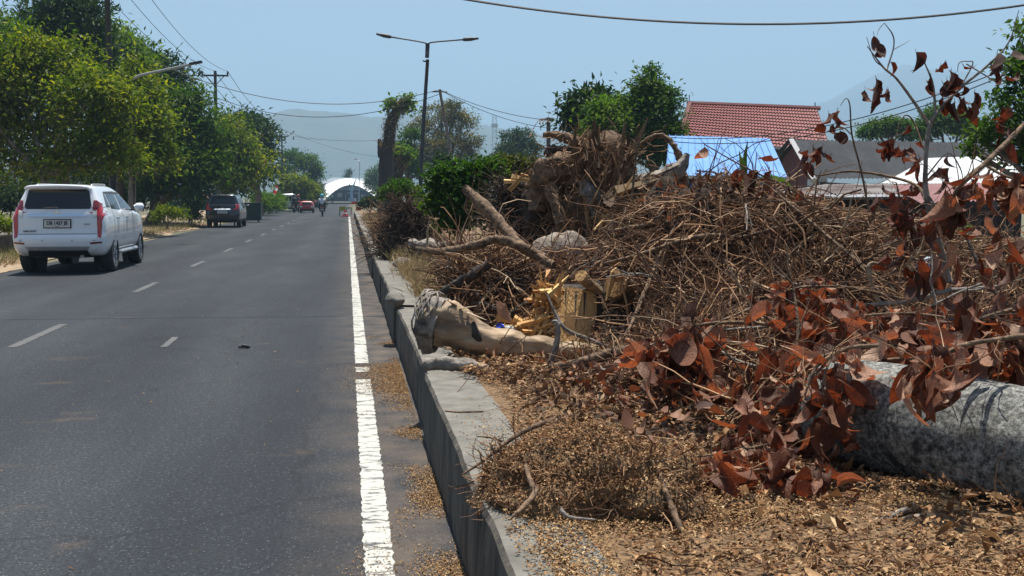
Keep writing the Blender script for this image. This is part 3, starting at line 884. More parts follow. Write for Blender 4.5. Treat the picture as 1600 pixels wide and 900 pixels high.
tree('leafy_tree', 'yellow green leafy tree directly behind the white SUV', 'tree', 34, 75,
     [(20, 130, 62), (90, 110, 55), (140, 160, 55), (60, 200, 72), (150, 225, 52), (185, 165, 40), (20, 255, 55), (105, 262, 45), (-30, 190, 70), (-60, 110, 60), (50, 80, 34), (180, 250, 40)], 'g_yellow', 1, 1350, 17, .19, .085, .13, 'bark_grey', spread=.8, inner=.35, twiggy=8)
tree('leafy_tree', 'second yellow green tree beside the thin utility pole behind the SUV', 'tree', 43, 207,
     [(215, 150, 36), (228, 200, 42), (195, 245, 42), (240, 250, 36), (212, 112, 22), (180, 200, 35)], 'g_yellow', 2, 720, 17, .22, .095, .15, 'bark_grey', spread=.8, inner=.35, twiggy=7)
tree('mango_tree', 'tallest dark green tree rising above the yellow green tree', 'tree', 52, 100,
     [(100, 40, 58), (62, 65, 45), (140, 78, 38), (100, 95, 60), (150, 110, 40), (60, 130, 60), (125, 25, 36)], 'g_dark', 3, 900, 18, .36, .11, .28, spread=.75)
tree('leafy_tree', 'green tree crown at the frame edge beside the tallest dark tree', 'tree', 47, -20,
     [(5, 85, 40), (20, 55, 22), (-30, 70, 50), (-10, 130, 60)], 'g_mid', 4, 380, 17, .3, .11, .2, spread=.75)
tree('leafy_tree', 'light green tree crown partly behind the thin utility pole', 'tree', 56, 190,
     [(182, 62, 26), (196, 95, 32), (172, 100, 28), (205, 75, 16), (200, 150, 40)], 'g_bright', 5, 330, 17, .3, .12, .2, spread=.75)
tree('mango_tree', 'dark green tree crown beneath the single street lamp arm', 'tree', 61, 245,
     [(240, 112, 34), (268, 125, 24), (228, 150, 45), (262, 160, 30), (250, 200, 50)], 'g_dark', 6, 520, 18, .38, .12, .25, spread=.75)
tree('mango_tree', 'rounded green mango tree with leaning trunk before the teal banner', 'tree', 56, 236,
     [(288, 172, 34), (268, 225, 46), (306, 220, 40), (296, 268, 42), (250, 268, 36), (324, 258, 28), (300, 300, 22), (240, 300, 26)], 'g_mid', 7, 950, 18, .36, .11, .26, spread=.7, lean=.2)
tree('leafy_tree', 'olive yellow tree above the black parked minivan', 'tree', 72, 345,
     [(345, 212, 30), (364, 248, 38), (352, 285, 30), (386, 265, 28), (338, 250, 30), (375, 290, 24)], 'g_yellow', 8, 520, 17, .36, .15, .2, spread=.8)
tree('leafy_tree', 'dark green columnar tree beside the slanting red and white banner', 'tree', 88, 408,
     [(385, 203, 26), (405, 212, 22), (370, 205, 18), (410, 240, 18), (392, 235, 28), (398, 270, 26)], 'g_dark', 9, 420, 18, .42, .16, .25, spread=.7)
tree('leafy_tree', 'hazy green tree farther down the street', 'tree', 165, 470,
     [(455, 252, 18), (478, 258, 17), (495, 270, 12), (448, 270, 16), (485, 282, 16)], 'g_mid', 10, 300, 20, .45, .18, .3)
tree('leafy_tree', 'small golden green tree above the silver van', 'tree', 118, 462,
     [(460, 290, 20), (445, 300, 14), (480, 300, 16), (492, 310, 12), (462, 312, 18)], 'g_yellow', 11, 330, 22, .3, .12, .2)
tree('leafy_tree', 'dark tree clump close to the distant pavilion', 'tree', 150, 497, [(497, 305, 9), (490, 295, 10), (500, 318, 8)], 'g_dark', 12, 120, 20, .4, .15, .2)
tree('leafy_tree', 'hazy tree partly hiding the pavilion beside the pollarded trunk', 'tree', 200, 590, [(588, 275, 12), (582, 290, 10), (600, 265, 10), (595, 300, 14)], 'g_mid', 13, 170, 20, .5, .2, .3)
tree('leafy_tree', 'small hazy palm like tree above the pavilion roof', 'tree', 300, 545, [(545, 270, 5), (543, 277, 4)], 'g_dark', 14, 40, 16, .6, .15, .2)
# across the median
tree('leafy_tree', 'large olive brown tree behind the double street lamp', 'tree', 105, 690,
     [(690, 188, 34), (722, 195, 26), (660, 208, 26), (738, 225, 18), (648, 245, 24), (690, 235, 34), (725, 250, 24), (672, 260, 26), (705, 168, 16)], 'g_olive', 15, 560, 22, .28, .11, .35, 'bark_grey', twiggy=14, inner=.4)
tree('leafy_tree', 'green tree crown low behind the pollarded trunk', 'tree', 95, 640, [(632, 235, 16), (642, 215, 14), (628, 258, 18), (650, 272, 18)], 'g_mid', 16, 260, 22, .28, .11, .2)
tree('leafy_tree', 'round dark green tree left of the transformer pole', 'tree', 112, 810, [(808, 222, 24), (792, 240, 18), (825, 238, 18), (810, 252, 24)], 'g_dark', 17, 330, 22, .3, .12, .2)
tree('leafy_tree', 'dark broad leaved tree behind the uprooted stump', 'tree', 37, 925, [(905, 172, 16), (930, 160, 20), (918, 195, 24), (890, 185, 8), (940, 215, 22)], 'g_dark', 18, 260, 22, .26, .11, .14, spread=.7)
tree('leafy_tree', 'bright green tree just behind the uprooted stump', 'tree', 36, 955, [(950, 185, 26), (966, 170, 18), (938, 210, 24), (975, 205, 24), (960, 235, 26)], 'g_bright', 19, 380, 24, .18, .08, .13, spread=.7)
tree('leafy_tree', 'slender tall green tree beside the blue roof', 'tree', 36, 1020, [(1012, 138, 18), (1020, 175, 34), (1042, 215, 24), (1000, 215, 28), (1018, 112, 8), (1036, 150, 14), (1028, 245, 24), (1005, 160, 18)], 'g_mid', 20, 560, 24, .17, .07, .14, spread=.75, inner=.35)
tree('leafy_tree', 'spreading green tree behind the charcoal roof', 'tree', 66, 1395, [(1372, 205, 20), (1410, 205, 20), (1352, 209, 10), (1392, 195, 12), (1430, 212, 14)], 'g_mid', 21, 300, 22, .24, .1, .2, flat=.6)
tree('leafy_tree', 'round green tree behind the charcoal roof and pale sapling', 'tree', 60, 1480, [(1470, 195, 26), (1500, 200, 22), (1450, 207, 16), (1520, 212, 14)], 'g_mid', 22, 330, 22, .24, .1, .2)
tree('leafy_tree', 'near tree with fine green leaves cut by the frame edge', 'tree', 13.5, 1690,
     [(1596, 105, 30), (1612, 55, 30), (1580, 188, 36), (1545, 222, 26), (1606, 250, 40), (1560, 160, 18), (1640, 130, 60), (1650, 220, 60), (1522, 236, 16)], 'g_mid', 23, 430, 15, .095, .045, .09, 'bark_grey', spread=.6, inner=.35, twiggy=4)

def shrub(label, d, lobes, mat, seed, ncl, per, L, W, base_h=0., name='shrub', cat='shrub', group=None, **kw):
    px = sum(l_[0] for l_ in lobes) / len(lobes)
    return tree(name, label, cat, d, px, lobes, mat, seed, ncl, per, L, W, trunk_r=kw.pop('tr', .05), base_h=base_h, group=group, **kw)
shrub('rounded green bush on the median at the foot of the double lamp', 27, [(626, 299, 17), (610, 306, 13), (642, 305, 13)], 'g_mid', 31, 260, 22, .09, .05, MZ)
shrub('small dark round bush on the median beyond the dry grass', 58, [(578, 318, 10), (588, 320, 8), (570, 321, 7)], 'g_dark', 32, 130, 20, .13, .07, MZ)
shrub('large glossy green bush behind the brush heap', 15, [(700, 288, 26), (722, 318, 34), (688, 325, 22), (742, 282, 26), (702, 350, 20), (768, 268, 18), (735, 345, 20), (680, 300, 14)], 'g_mid', 33, 480, 18, .085, .045, MZ, spread=.6)
shrub('olive leafy bush between the glossy bush and the uprooted stump', 16, [(800, 266, 16), (828, 264, 13), (780, 262, 12), (845, 270, 10)], 'g_olive', 34, 220, 18, .085, .045, MZ)
shrub('bluish green bush under the olive brown tree', 42, [(700, 262, 18), (722, 268, 18), (685, 278, 14), (745, 272, 14)], 'g_dark', 35, 220, 20, .16, .08, 0)
shrub('bright green weed showing through the brush near the shed', 11.2, [(1492, 372, 13), (1505, 385, 10), (1478, 385, 8)], 'g_bright', 36, 60, 16, .07, .04, .1)
shrub('low hedge bush beside the drain wall by the SUV', 28, [(-5, 352, 16), (16, 356, 10), (-40, 350, 22)], 'g_yellow', 37, 170, 20, .09, .05, 0)
for i, (px, py, r, d, lab) in enumerate([(20, 318, 34, 60, 'dark understorey shrub behind the SUV roof'), (110, 322, 30, 62, 'dark understorey shrub between the two yellow green tree trunks'), (185, 325, 28, 60, 'dark understorey shrub beside the SUV mirror'),
                                         (-40, 300, 50, 58, 'dark understorey shrub at the frame edge'), (60, 290, 40, 70, 'tall dark thicket behind the nearest tree'), (150, 290, 40, 70, 'tall dark thicket behind the thin utility pole'), (215, 300, 34, 72, 'tall dark thicket beside the leaning mango trunk')]):
    shrub(lab, d, [(px, py, r), (px + 18, py - 8, r * .8), (px - 20, py - 4, r * .8)], 'g_dark', 40 + i, 260, 20, .24, .1, 0)
shrub('weedy green tuft at the foot of the leaning mango trunk', 50, [(262, 335, 12), (280, 338, 10), (248, 342, 8)], 'g_yellow', 48, 110, 18, .16, .05, 0, droop=-.5)
shrub('dark leafy weed between the banner and the black minivan', 54, [(300, 320, 13), (303, 338, 10)], 'g_dark', 49, 110, 18, .14, .07, 0)
for i, (px, d, lab) in enumerate([(408, 92, 'yellow green ornamental palm beside the green bin'), (422, 96, 'yellow green ornamental palm in the middle of the planted bed'), (434, 101, 'yellow green ornamental palm nearest the silver van')]):
    shrub(lab, d, [(px, 318, 9), (px - 4, 312, 6), (px + 4, 324, 7)], 'g_bright', 50 + i, 90, 16, .4, .08, 0, droop=-.3, cat='plant', name='ornamental_palm')

# pollarded trunk on the median
def pollard(label, d, pts, rad, tufts, seed, arms=()):
    g = np.random.default_rng(seed)
    root = empty('pollarded_tree', GP(pts[0][0], d, MZ))
    tag(root, label, 'tree')
    mb = MB()
    path = [GP(pts[0][0], d, MZ - .05)] + [P(x, y, d) for x, y in pts[1:]]
    mb.tube(off(path, root), np.array(rad) / FPX * d, 12, jag=.22, res=6, seed=seed)
    for a in arms:
        mb.tube(off([P(x, y, d) for x, y, _ in a], root), np.array([r for _, _, r in a]) / FPX * d, 9, jag=.25, res=5)
    mb.build('trunk', M['bark_dark'], root, smooth=True)
    # shaggy creepers hanging on the trunk
    mb = MB()
    pp, rr = smooth_path(off(path, root), np.array(rad) / FPX * d, 12)
    k = g.integers(len(pp) // 3, len(pp), 420)
    u = unit(g.normal(0, 1, (420, 3)) * [1, 1, .3])
    twigs(mb, pp[k] + u * rr[k][:, None] * .9, u + [0, 0, -.4], g.uniform(.2, .6, 420), .012, K=4, sides=3, wander=.3, g=g)
    c = np.repeat(pp[k[:260]] + u[:260] * rr[k[:260]][:, None], 4, 0) + g.normal(0, .12, (1040, 3))
    leaves(mb, c, g.normal(0, 1, (1040, 3)) + [0, 0, -.6], g.normal(0, 1, (1040, 3)), .2, .07)
    mb.build('creeper', M['g_dry'], root)
    lb = [(off(P(x, y, d), root), r / FPX * d) for x, y, r in tufts]
    crown_mesh(lb, 42, 14, .32, .16, M['g_bright'], root, g, .6)
    return root
pollard('tall pollarded tree trunk with tufts of fresh green leaves', 66, [(606, 300), (604, 250), (607, 220), (614, 185), (626, 165), (634, 158)], [15, 11, 9.5, 8, 7, 5], [(613, 165, 7), (636, 158, 7), (620, 172, 4), (639, 168, 6)], 60, [[(598, 245, 8), (594, 225, 5), (593, 217, 2)]])
pollard('shorter leafy pollarded trunk behind the tall pollarded one', 70, [(618, 300), (621, 270), (626, 250), (630, 238)], [10, 9, 8, 6], [(622, 242, 6), (632, 245, 7), (628, 236, 5)], 61)

# ------------------------------------------------------------------ poles, lamps and wires
def upole(label, X, Yp, H, arm=1.9, d2=False, r=.13, group='utility poles along the tree lined verge'):
    root = empty('utility_pole', (X, Yp, 0))
    tag(root, label, 'utility pole', group)
    MB().tube([(0, 0, -.1), (0, 0, H)], [r * 1.15, r * .8], 10).build('post', M['steel_dark'], root, True)
    MB().box((0, -.12, H - .35), (arm, .1, .12)).build('crossarm', M['steel_dark'], root)
    for s in (-1, 1):
        MB().tube([(s * arm * .33, -.12, H - .4), (0, -.1, H - 1.05)], .03, 5).build('brace', M['steel_dark'], root)
    for x in (-arm * .47, 0, arm * .47):
        MB().tube([(x, -.12, H - .3), (x, -.12, H - .18), (x, -.12, H - .02)], [.05, .075, .045], 7).build('insulator', M['steel_dark'], root)
    return root
PX = -9.35
PY = [46.0, 82.0, 127.0, 163.0]
labs = ['tall thin utility pole rising out of the trees beside the SUV', 'utility pole with crossarm above the olive tree and black minivan', 'utility pole beyond the slanting red and white banner', 'small distant utility pole above the golden tree']
for y_, lb_ in zip(PY, labs):
    upole(lb_, PX, y_, 10.6)
def wire(name, label, a, b, sag, r=.012, n=24, group='overhead wires', t0=0.0, t1=1.0):
    a, b = np.asarray(a, float), np.asarray(b, float)
    t = np.linspace(t0, t1, n)
    p = a + (b - a) * t[:, None]
    p[:, 2] -= sag * 4 * t * (1 - t)
    root = MB().tube(p - a, r, 5, cap=False).build(name, M['wire'])
    root.location = Vector([float(x) for x in a])
    return tag(root, label, 'wire', group)
xs3 = (-.9, 0, .9)
nm = ('kerb side', 'middle', 'road side')
for k, (y0, y1) in enumerate([(6.0, 46.0), (46.0, 82.0), (82.0, 127.0), (127.0, 163.0)]):
    for x, s in zip(xs3, ('tree side', 'middle', 'road side')):
        seg = ('running into the frame to the nearest utility pole', 'between the first and second utility poles', 'beyond the second utility pole', 'beyond the third utility pole')[k]
        wire('power_line', f'black power line on the {s}, {seg}', (PX + x, y0, 10.58), (PX + x, y1, 10.58), .75 if k else .9, r=.014 if k < 2 else .02)
A2 = P(350, 128, 82)
LP = P(687, 140, 50)
wire('cable', 'cable crossing the street from the crossarm pole to the leaning pole', P(215, 84, 47), LP, 1.3, .016)
wire('cable', 'lower sagging cable crossing the street in front of the hills', P(280, 125, 60), P(687, 147, 50), 1.5, .016)
wire('cable', 'upper cable from the leaning pole towards the dark broad leaved tree', LP, P(900, 190, 46), .35, .014)
wire('cable', 'lower cable from the leaning pole towards the transformer pole', LP, P(900, 203, 52), .45, .014)
wire('cable', 'thick black cable sagging across the open sky', P(600, -25, 15), P(1640, 2, 15), .42, .016, 80, t0=-.7, t1=1.7)
wire('cable', 'thin cable descending past the far hills to the second last pole', P(420, 193, 127), P(600, 245, 190), .8, .02)
wire('cable', 'level thin cable in front of the wooded hill', P(430, 208, 127), P(600, 219, 127), .4, .02)
wire('cable', 'upper of two cables crossing in front of the red roof', P(1640, 78, 22), P(1040, 214, 30), .6, .012)
wire('cable', 'lower of two cables crossing in front of the red roof', P(1640, 86, 22), P(1040, 220, 30), .65, .012)
wire('cable', 'thin faint cable low above the charcoal roof', P(1640, 150, 40), P(1280, 235, 50), .3, .012)

root = empty('leaning_pole', GP(706, 50))
tag(root, 'thin leaning grey pole carrying cables beside the olive brown tree', 'pole')
MB().tube(off([GP(712, 50), P(704, 240, 50), LP], root), [.09, .08, .06], 8).build('post', M['bark_grey'], root, True)
MB().tube(off([LP + (-.35, 0, -.1), LP + (.35, 0, -.1)], root), .03, 5).build('crossbar', M['steel_dark'], root)

root = empty('transformer_pole', GP(857, 62))
tag(root, 'short pole with crossarms behind the round dark tree', 'utility pole')
MB().tube(off([GP(857, 62), P(857, 184, 62)], root), .12, 8).build('post', M['steel_dark'], root)
MB().tube(off([P(843, 187, 62), P(865, 186, 62)], root), .07, 6).build('crossarm', M['steel_dark'], root)
for px in (845, 850, 855):
    MB().tube(off([P(px, 187, 62), P(px - 2, 193, 61.6)], root), .05, 5).build('fuse', M['steel_dark'], root)
MB().tube(off([P(845, 194, 62), P(845, 204, 62)], root), .02, 4).build('drop_wire', M['wire'], root)

# lattice radio tower far behind
d = 520
root = empty('radio_tower', GP(773, d))
tag(root, 'faint slender radio tower in the haze', 'tower')
mb = MB()
H = P(773, 182, d)[2]
for sx, sy in ((-1, -1), (1, -1), (1, 1), (-1, 1)):
    mb.tube([(sx * 1.6, sy * 1.6, 0), (sx * .8, sy * .8, H)], .08, 4)
mb.build('lattice_legs', M['steel'], root); root.children[0]['kind'] = 'stuff'
mb = MB()
for k in range(14):
    z0, z1 = H * k / 14, H * (k + 1) / 14
    w0, w1 = 1.6 - .8 * k / 14, 1.6 - .8 * (k + 1) / 14
    for sx in (-1, 1):
        mb.tube([(sx * w0, -w0, z0), (-sx * w1, -w1, z1)], .08, 3)
mb.build('bracing', M['steel'], root); root.children[-1]['kind'] = 'stuff'
MB().box((0, 0, H * .88), (2.8, 2.8, 1.6)).build('antenna_platform', M['steel'], root)

# double-arm street lamp
d = 38
root = empty('street_lamp', GP(657, d, MZ))
tag(root, 'dark double armed street lamp on the median', 'street lamp')
top = P(668, 66, d)
MB().tube(off([GP(657, d, MZ - .05), P(658.5, 250, d), top + (0, 0, -.6)], root), [.085, .075, .06], 10, res=3).build('post', M['steel_dark'], root, True)
MB().tube(off([P(667.3, 90, d), P(668.2, 68, d)], root), .075, 10).build('sleeve', M['steel_dark'], root, True)
MB().tube(off([P(660.5, 95, d), P(666, 96, d)], root), .03, 6).build('bracket', M['steel_dark'], root)
for (mid, tip, e2) in (((660, 66), (612, 58), (588, 53)), ((676, 66), (722, 62), (748, 60))):
    arm = MB().tube(off([P(668, 78, d), P(668 + (mid[0] - 668) * .25, 70, d), P(*mid, d), P(*tip, d)], root), .026, 7, res=4).build('arm', M['steel_dark'], root, True)
    hd = MB().tube(off([P(*tip, d), P(tip[0] * .85 + e2[0] * .15, tip[1] * .85 + e2[1] * .15, d), P((tip[0] + e2[0]) / 2, (tip[1] + e2[1]) / 2, d), P(*e2, d)], root), [.05, .1, .11, .05], 8, res=2, flat=.65).build('lamp_head', M['steel_dark'], root, True)

# single-arm LED lamp half hidden in the trees
d = 38
root = empty('lamp_arm_pole', GP(218, d))
tag(root, 'galvanised street lamp with single rising arm poking out of the trees', 'street lamp')
MB().tube(off([GP(212, d + 1), P(209, 125, d)], root), .06, 8).build('post', M['bark_dark'], root, True)
M['lamp_grey'] = simple('pale_grey_paint', (.52, .54, .55), rough=.5)
MB().tube(off([P(209, 123, d - 1), P(219, 117.5, d - 1.5), P(300, 100, d - 1.5)], root), .045, 7).build('arm', M['lamp_grey'], root, True)
MB().box(off(P(306, 98.3, d - 1.5), root), (.42, .22, .07), Matrix.Rotation(-.2, 3, 'Y')).build('lamp_head', M['steel_dark'], root)
# white lamp on a far post by the hills
root = empty('far_street_lamp', GP(557, 170))
tag(root, 'distant street lamp with white head over the road end', 'street lamp')
MB().tube(off([GP(562, 170), P(562, 252, 170), P(556, 249, 170)], root), .06, 6).build('post', M['steel'], root)
MB().box(off(P(556, 249.3, 170), root), (.5, .5, .22)).build('lamp_head', M['lens_clear'], root)

# ------------------------------------------------------------------ roadside things on the left
d = 59
root = empty('banner_wall', GP(296, d))
tag(root, 'teal painted wall banner with pale panels under the mango tree', 'banner')
q = [P(258, 297, d), P(338, 299, d), P(338, 329, d), P(258, 328, d)]
mb = MB(); poly(mb, off(q, root), thick=(0, .08, 0)); mb.build('board', simple('teal_board', (.03, .16, .15), (.05, .24, .22), scale=2, rough=.6), root)
def patch(px, py, w_, h_, m, nm_='painted_panel'):
    mb = MB(); qq = [P(px - w_ / 2, py - h_ / 2, d - .03), P(px + w_ / 2, py - h_ / 2, d - .03), P(px + w_ / 2, py + h_ / 2, d - .03), P(px - w_ / 2, py + h_ / 2, d - .03)]
    poly(mb, off(qq, root), thick=(0, .02, 0)); return mb.build(nm_, m, root)
patch(276, 314, 15, 4, M['trim_white']); patch(322, 315, 13, 4, M['trim_white']); patch(312, 315, 4, 5, M['wall_grey'])
pk = simple('pink_paint', (.45, .22, .24), rough=.6)
mb = MB()
mb.tube(off([P(270 + 15 * t, 308 - 4 * math.sin(t * 9) - 2 * t, d - .04) for t in np.linspace(0, 1, 14)], root), .05, 4); mb.build('painted_flourish', pk, root)
mb = MB(); mb.tube(off([P(318 + 14 * t, 307 - 3 * math.sin(t * 8), d - .04) for t in np.linspace(0, 1, 14)], root), .05, 4); mb.build('painted_flourish', pk, root)
for px in (258, 298, 338):
    MB().tube(off([GP(px, d + .15), P(px, 296, d + .15)], root), .05, 6).build('post', M['steel_dark'], root)

def banner(label, d, pts, n, wpx, seed):
    root = empty('festive_banner', GP(pts[0][0], d))
    tag(root, label, 'banner', 'red and white slanting banners on the verge')
    a, b = P(*pts[0], d), P(*pts[1], d)
    MB().tube(off([GP(pts[0][0] - 3, d), a, b], root), .03, 6).build('bamboo_pole', M['bark_grey'], root)
    ax = b - a
    wv = np.array([wpx / FPX * d, 0, 0])
    for k in range(n):
        t0, t1 = k / n, (k + 1) / n
        mb = MB()
        s0, s1 = math.sin(k * 1.3) * .12, math.sin((k + 1) * 1.3) * .12
        w0, w1 = wv * (1 - .5 * t0), wv * (1 - .5 * t1)
        q0, q1 = a + ax * t0 + (0, -.05, 0), a + ax * t1 + (0, -.05, 0)
        mb.add(off([q0, q0 + w0 + (0, s0, -.15), q1 + w1 + (0, s1, -.15), q1], root), [[0, 1, 2, 3]])
        mb.build('cloth_panel', M['cloth_red'] if k % 2 else M['cloth_white'], root)
M['cloth_red'] = leafy('red_cloth', [(0, (.50, .03, .02)), (1, (.56, .04, .03))], trans=.35, rough=.8)
M['cloth_white'] = leafy('white_cloth', [(0, (.62, .62, .62)), (1, (.66, .66, .66))], trans=.35, rough=.8)
banner('slanting red and white striped banner beside the dark columnar tree', 76, [(386, 296), (414, 247)], 8, 6, 1)
banner('smaller slanting red and white banner above the ornamental palms', 100, [(424, 306), (434, 282)], 5, 6, 2)
banner('smallest red and white banner beside the distant utility pole', 130, [(444, 296), (448, 283)], 3, 4, 3)

root = empty('waste_container', GP(396, 66))
tag(root, 'dark green metal waste container behind the black minivan', 'container')
MB().box((0, 0, .62), (1.1, 1.0, 1.0), taper=1.06).build('bin', simple('dark_green_steel', (.012, .04, .03), rough=.5), root)
MB().box((0, 0, 1.15), (1.2, 1.1, .06)).build('lid', simple('green_lid', (.015, .05, .04), rough=.5), root)
for sx in (-.4, .4):
    MB().tube([(sx - .04, -.4, .08), (sx + .04, -.4, .08)], .08, 8).build('caster', M['rubber'], root)
pw = empty('planter_wall', GP(425, 88)); tag(pw, 'low pale planter wall in front of the ornamental palms', 'wall')
g = np.random.default_rng(5)
a, b = G(406, 335, 0), G(440, 331, 0)
for k in range(16):
    q = a + (b - a) * (k + .5) / 16
    MB().box(off([q[0], q[1], .28], pw), (.28, (b - a)[1] / 16 * .94, .5 + g.uniform(-.04, .04))).build('block', M['wall_grey'] if k % 2 else M['wall_cream'], pw)
dw = empty('drain_wall', G(5, 378, 0)); tag(dw, 'low grey concrete drain wall on the verge behind the SUV', 'wall')
a, b = P(-60, 372, 27), P(60, 362, 31)
for k in range(5):
    q0, q1 = a + (b - a) * (k / 5), a + (b - a) * ((k + .97) / 5)
    MB().tube(off([q0, q1], dw), .10, 4).build('coping', M['kerb_top'], dw)
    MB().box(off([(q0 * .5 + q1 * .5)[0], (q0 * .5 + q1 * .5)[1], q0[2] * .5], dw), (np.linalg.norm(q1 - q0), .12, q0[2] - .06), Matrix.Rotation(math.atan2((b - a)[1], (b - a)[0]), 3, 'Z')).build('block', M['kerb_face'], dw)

# ------------------------------------------------------------------ barricades in front of the dug up lane
def board(name, label, px, py, w_, h_, d, m, legs=True, hh=None):
    root = empty(name, GP(px, d)); tag(root, label, 'road sign')
    mb = MB(); q = [P(px - w_ / 2, py - h_ / 2, d), P(px + w_ / 2, py - h_ / 2, d), P(px + w_ / 2, py + h_ / 2, d), P(px - w_ / 2, py + h_ / 2, d)]
    poly(mb, off(q, root), thick=(0, .05, 0)); mb.build('board', m, root)
    for s in (-1, 1):
        t = P(px + s * w_ * .46, py + h_ * .4, d + .06); MB().tube(off([t * [1, 1, 0], t], root), .03, 5).build('leg', M['steel_dark'], root)
    return root
board('barricade_sign', 'yellow olive work sign standing at the kerb end', 535, 326, 10, 7, 86, simple('sign_yellow', (.35, .30, .03), rough=.5))
board('barricade_sign', 'small red work sign farther down the median', 554, 317, 9, 4.5, 120, simple('sign_red', (.55, .05, .03), rough=.5))
board('barricade_sign', 'red barrier board on the median behind the orange cone', 560, 326, 8, 6, 95, simple('barrier_red', (.5, .04, .03), rough=.5))
board('barricade_sign', 'pale barrier rail beside the yellow work sign', 545, 325, 8, 3, 92, simple('barrier_pale', (.42, .38, .2), rough=.5))
root = empty('warning_cone', G(539, 338.5)); tag(root, 'orange and white triangular warning cone at the kerb end', 'cone')
MB().tube([(0, 0, .04), (0, 0, .3), (0, 0, .48)], [.24, .15, .08], 12).build('cone_body', M['red_paint'], root)
MB().tube([(0, 0, .2), (0, 0, .32)], [.187, .148], 12).build('white_band', M['trim_white'], root)
MB().box((0, 0, .02), (.55, .55, .04)).build('foot_plate', M['red_paint'], root)

# ------------------------------------------------------------------ vehicles (local: +Y forward, origin on the ground below the rear bumper)
def mesh_from_modifiers(o):
    dg = bpy.context.evaluated_depsgraph_get()
    me = bpy.data.meshes.new_from_object(o.evaluated_get(dg))
    old = o.data
    o.modifiers.clear()
    o.data = me
    bpy.data.meshes.remove(old)
def car_shell(levels, paint, dark, arches, ar, W, name='body', root=None, sub=2):
    """levels: (z, y_rear, y_front, half width, rear corner, front corner)"""
    ring = []
    for (z, yr, yf, w_, rc, fc) in levels:
        L = yf - yr
        pts = [(0, yr), (.5 * w_, yr + .006), (w_ - rc * .9, yr + .02), (w_ - rc * .28, yr + rc * .30), (w_, yr + rc)]
        for t in (.2, .4, .6, .8):
            pts.append((w_ * (1 + .012 * math.sin(t * math.pi)), yr + rc + (L - rc - fc) * t))
        pts += [(w_, yf - fc), (w_ - fc * .25, yf - fc * .28), (w_ - fc * .8, yf - .03), (.5 * w_, yf - .005), (0, yf)]
        full = pts + [(-x, y_) for x, y_ in pts[-2:0:-1]]
        ring.append([(x, y_, z) for x, y_ in full])
    n = len(ring[0])
    v = [p for r in ring for p in r]
    f, mi = [], []
    for k in range(len(ring) - 1):
        for i in range(n):
            j = (i + 1) % n
            f.append((k * n + i, k * n + j, (k + 1) * n + j, (k + 1) * n + i))
            mi.append(1 if levels[k + 1][0] <= dark else 0)
    h = n // 2
    for base, flip, m_ in ((0, 1, 1), ((len(ring) - 1) * n, 0, 0)):     # bottom and top as quad strips
        for i in range(h):
            a, b, c, d_ = i, i + 1, (n - i - 1) % n, (n - i) % n
            q = [a, b, c] if i == h - 1 and c == b else ([a, b, c, d_] if i else [0, 1, n - 1])
            q = [base + x for x in dict.fromkeys(q)]
            if len(q) < 3: continue
            f.append(tuple(q[::-1]) if flip else tuple(q)); mi.append(m_)
    me = bpy.data.meshes.new(name)
    me.from_pydata(v, [], f)
    me.materials.append(paint); me.materials.append(M['plastic'])
    me.polygons.foreach_set('material_index', mi)
    me.polygons.foreach_set('use_smooth', [True] * len(f))
    me.update()
    o = link(name, me, root)
    md = o.modifiers.new('sub', 'SUBSURF'); md.levels = sub; md.render_levels = sub
    bm = bmesh.new(); bm.from_mesh(me)
    bmesh.ops.recalc_face_normals(bm, faces=bm.faces); bm.to_mesh(me); bm.free()
    cut = None
    if arches:
        mb = MB()
        for (ya, za) in arches:
            for s in (-1, 1):
                mb.tube([(s * (W - .36), ya, za), (s * (W + .4), ya, za)], ar, 36)
        cut = mb.build('cutter', M['plastic'])
        cut.matrix_world = root.matrix_world if root else Matrix()
        if root: cut.parent = root
        bpy.context.view_layer.update()
        md = o.modifiers.new('cut', 'BOOLEAN'); md.operation = 'DIFFERENCE'; md.object = cut; md.solver = 'EXACT'
    bpy.context.view_layer.update()
    mesh_from_modifiers(o)
    if cut: bpy.data.objects.remove(cut)
    me = o.data
    bm = bmesh.new(); bm.from_mesh(me)
    bv = BVHTree.FromBMesh(bm); bm.free()
    return o, bv
def tess(poly2, step):
    """fills a 2-D outline with a triangulated, evenly subdivided patch"""
    bm = bmesh.new()
    vs = []
    n = len(poly2)
    for i in range(n):
        a, b = np.array(poly2[i]), np.array(poly2[(i + 1) % n])
        k = max(1, int(np.linalg.norm(b - a) / step))
        for t in range(k):
            q = a + (b - a) * t / k
            vs.append(bm.verts.new((q[0], q[1], 0)))
    bm.faces.new(vs)
    lo, hi = np.min(poly2, 0), np.max(poly2, 0)
    for ax in (0, 1):
        for c in np.arange(lo[ax] + step, hi[ax], step):
            co = [0, 0, 0]; no = [0, 0, 0]; co[ax] = c; no[ax] = 1
            bmesh.ops.bisect_plane(bm, geom=bm.verts[:] + bm.edges[:] + bm.faces[:], plane_co=co, plane_no=no)
    bmesh.ops.triangulate(bm, faces=bm.faces[:])
    bm.verts.index_update()
    v = [(x.co.x, x.co.y) for x in bm.verts]
    f = [[q.index for q in x.verts] for x in bm.faces]
    bm.free()
    return v, f
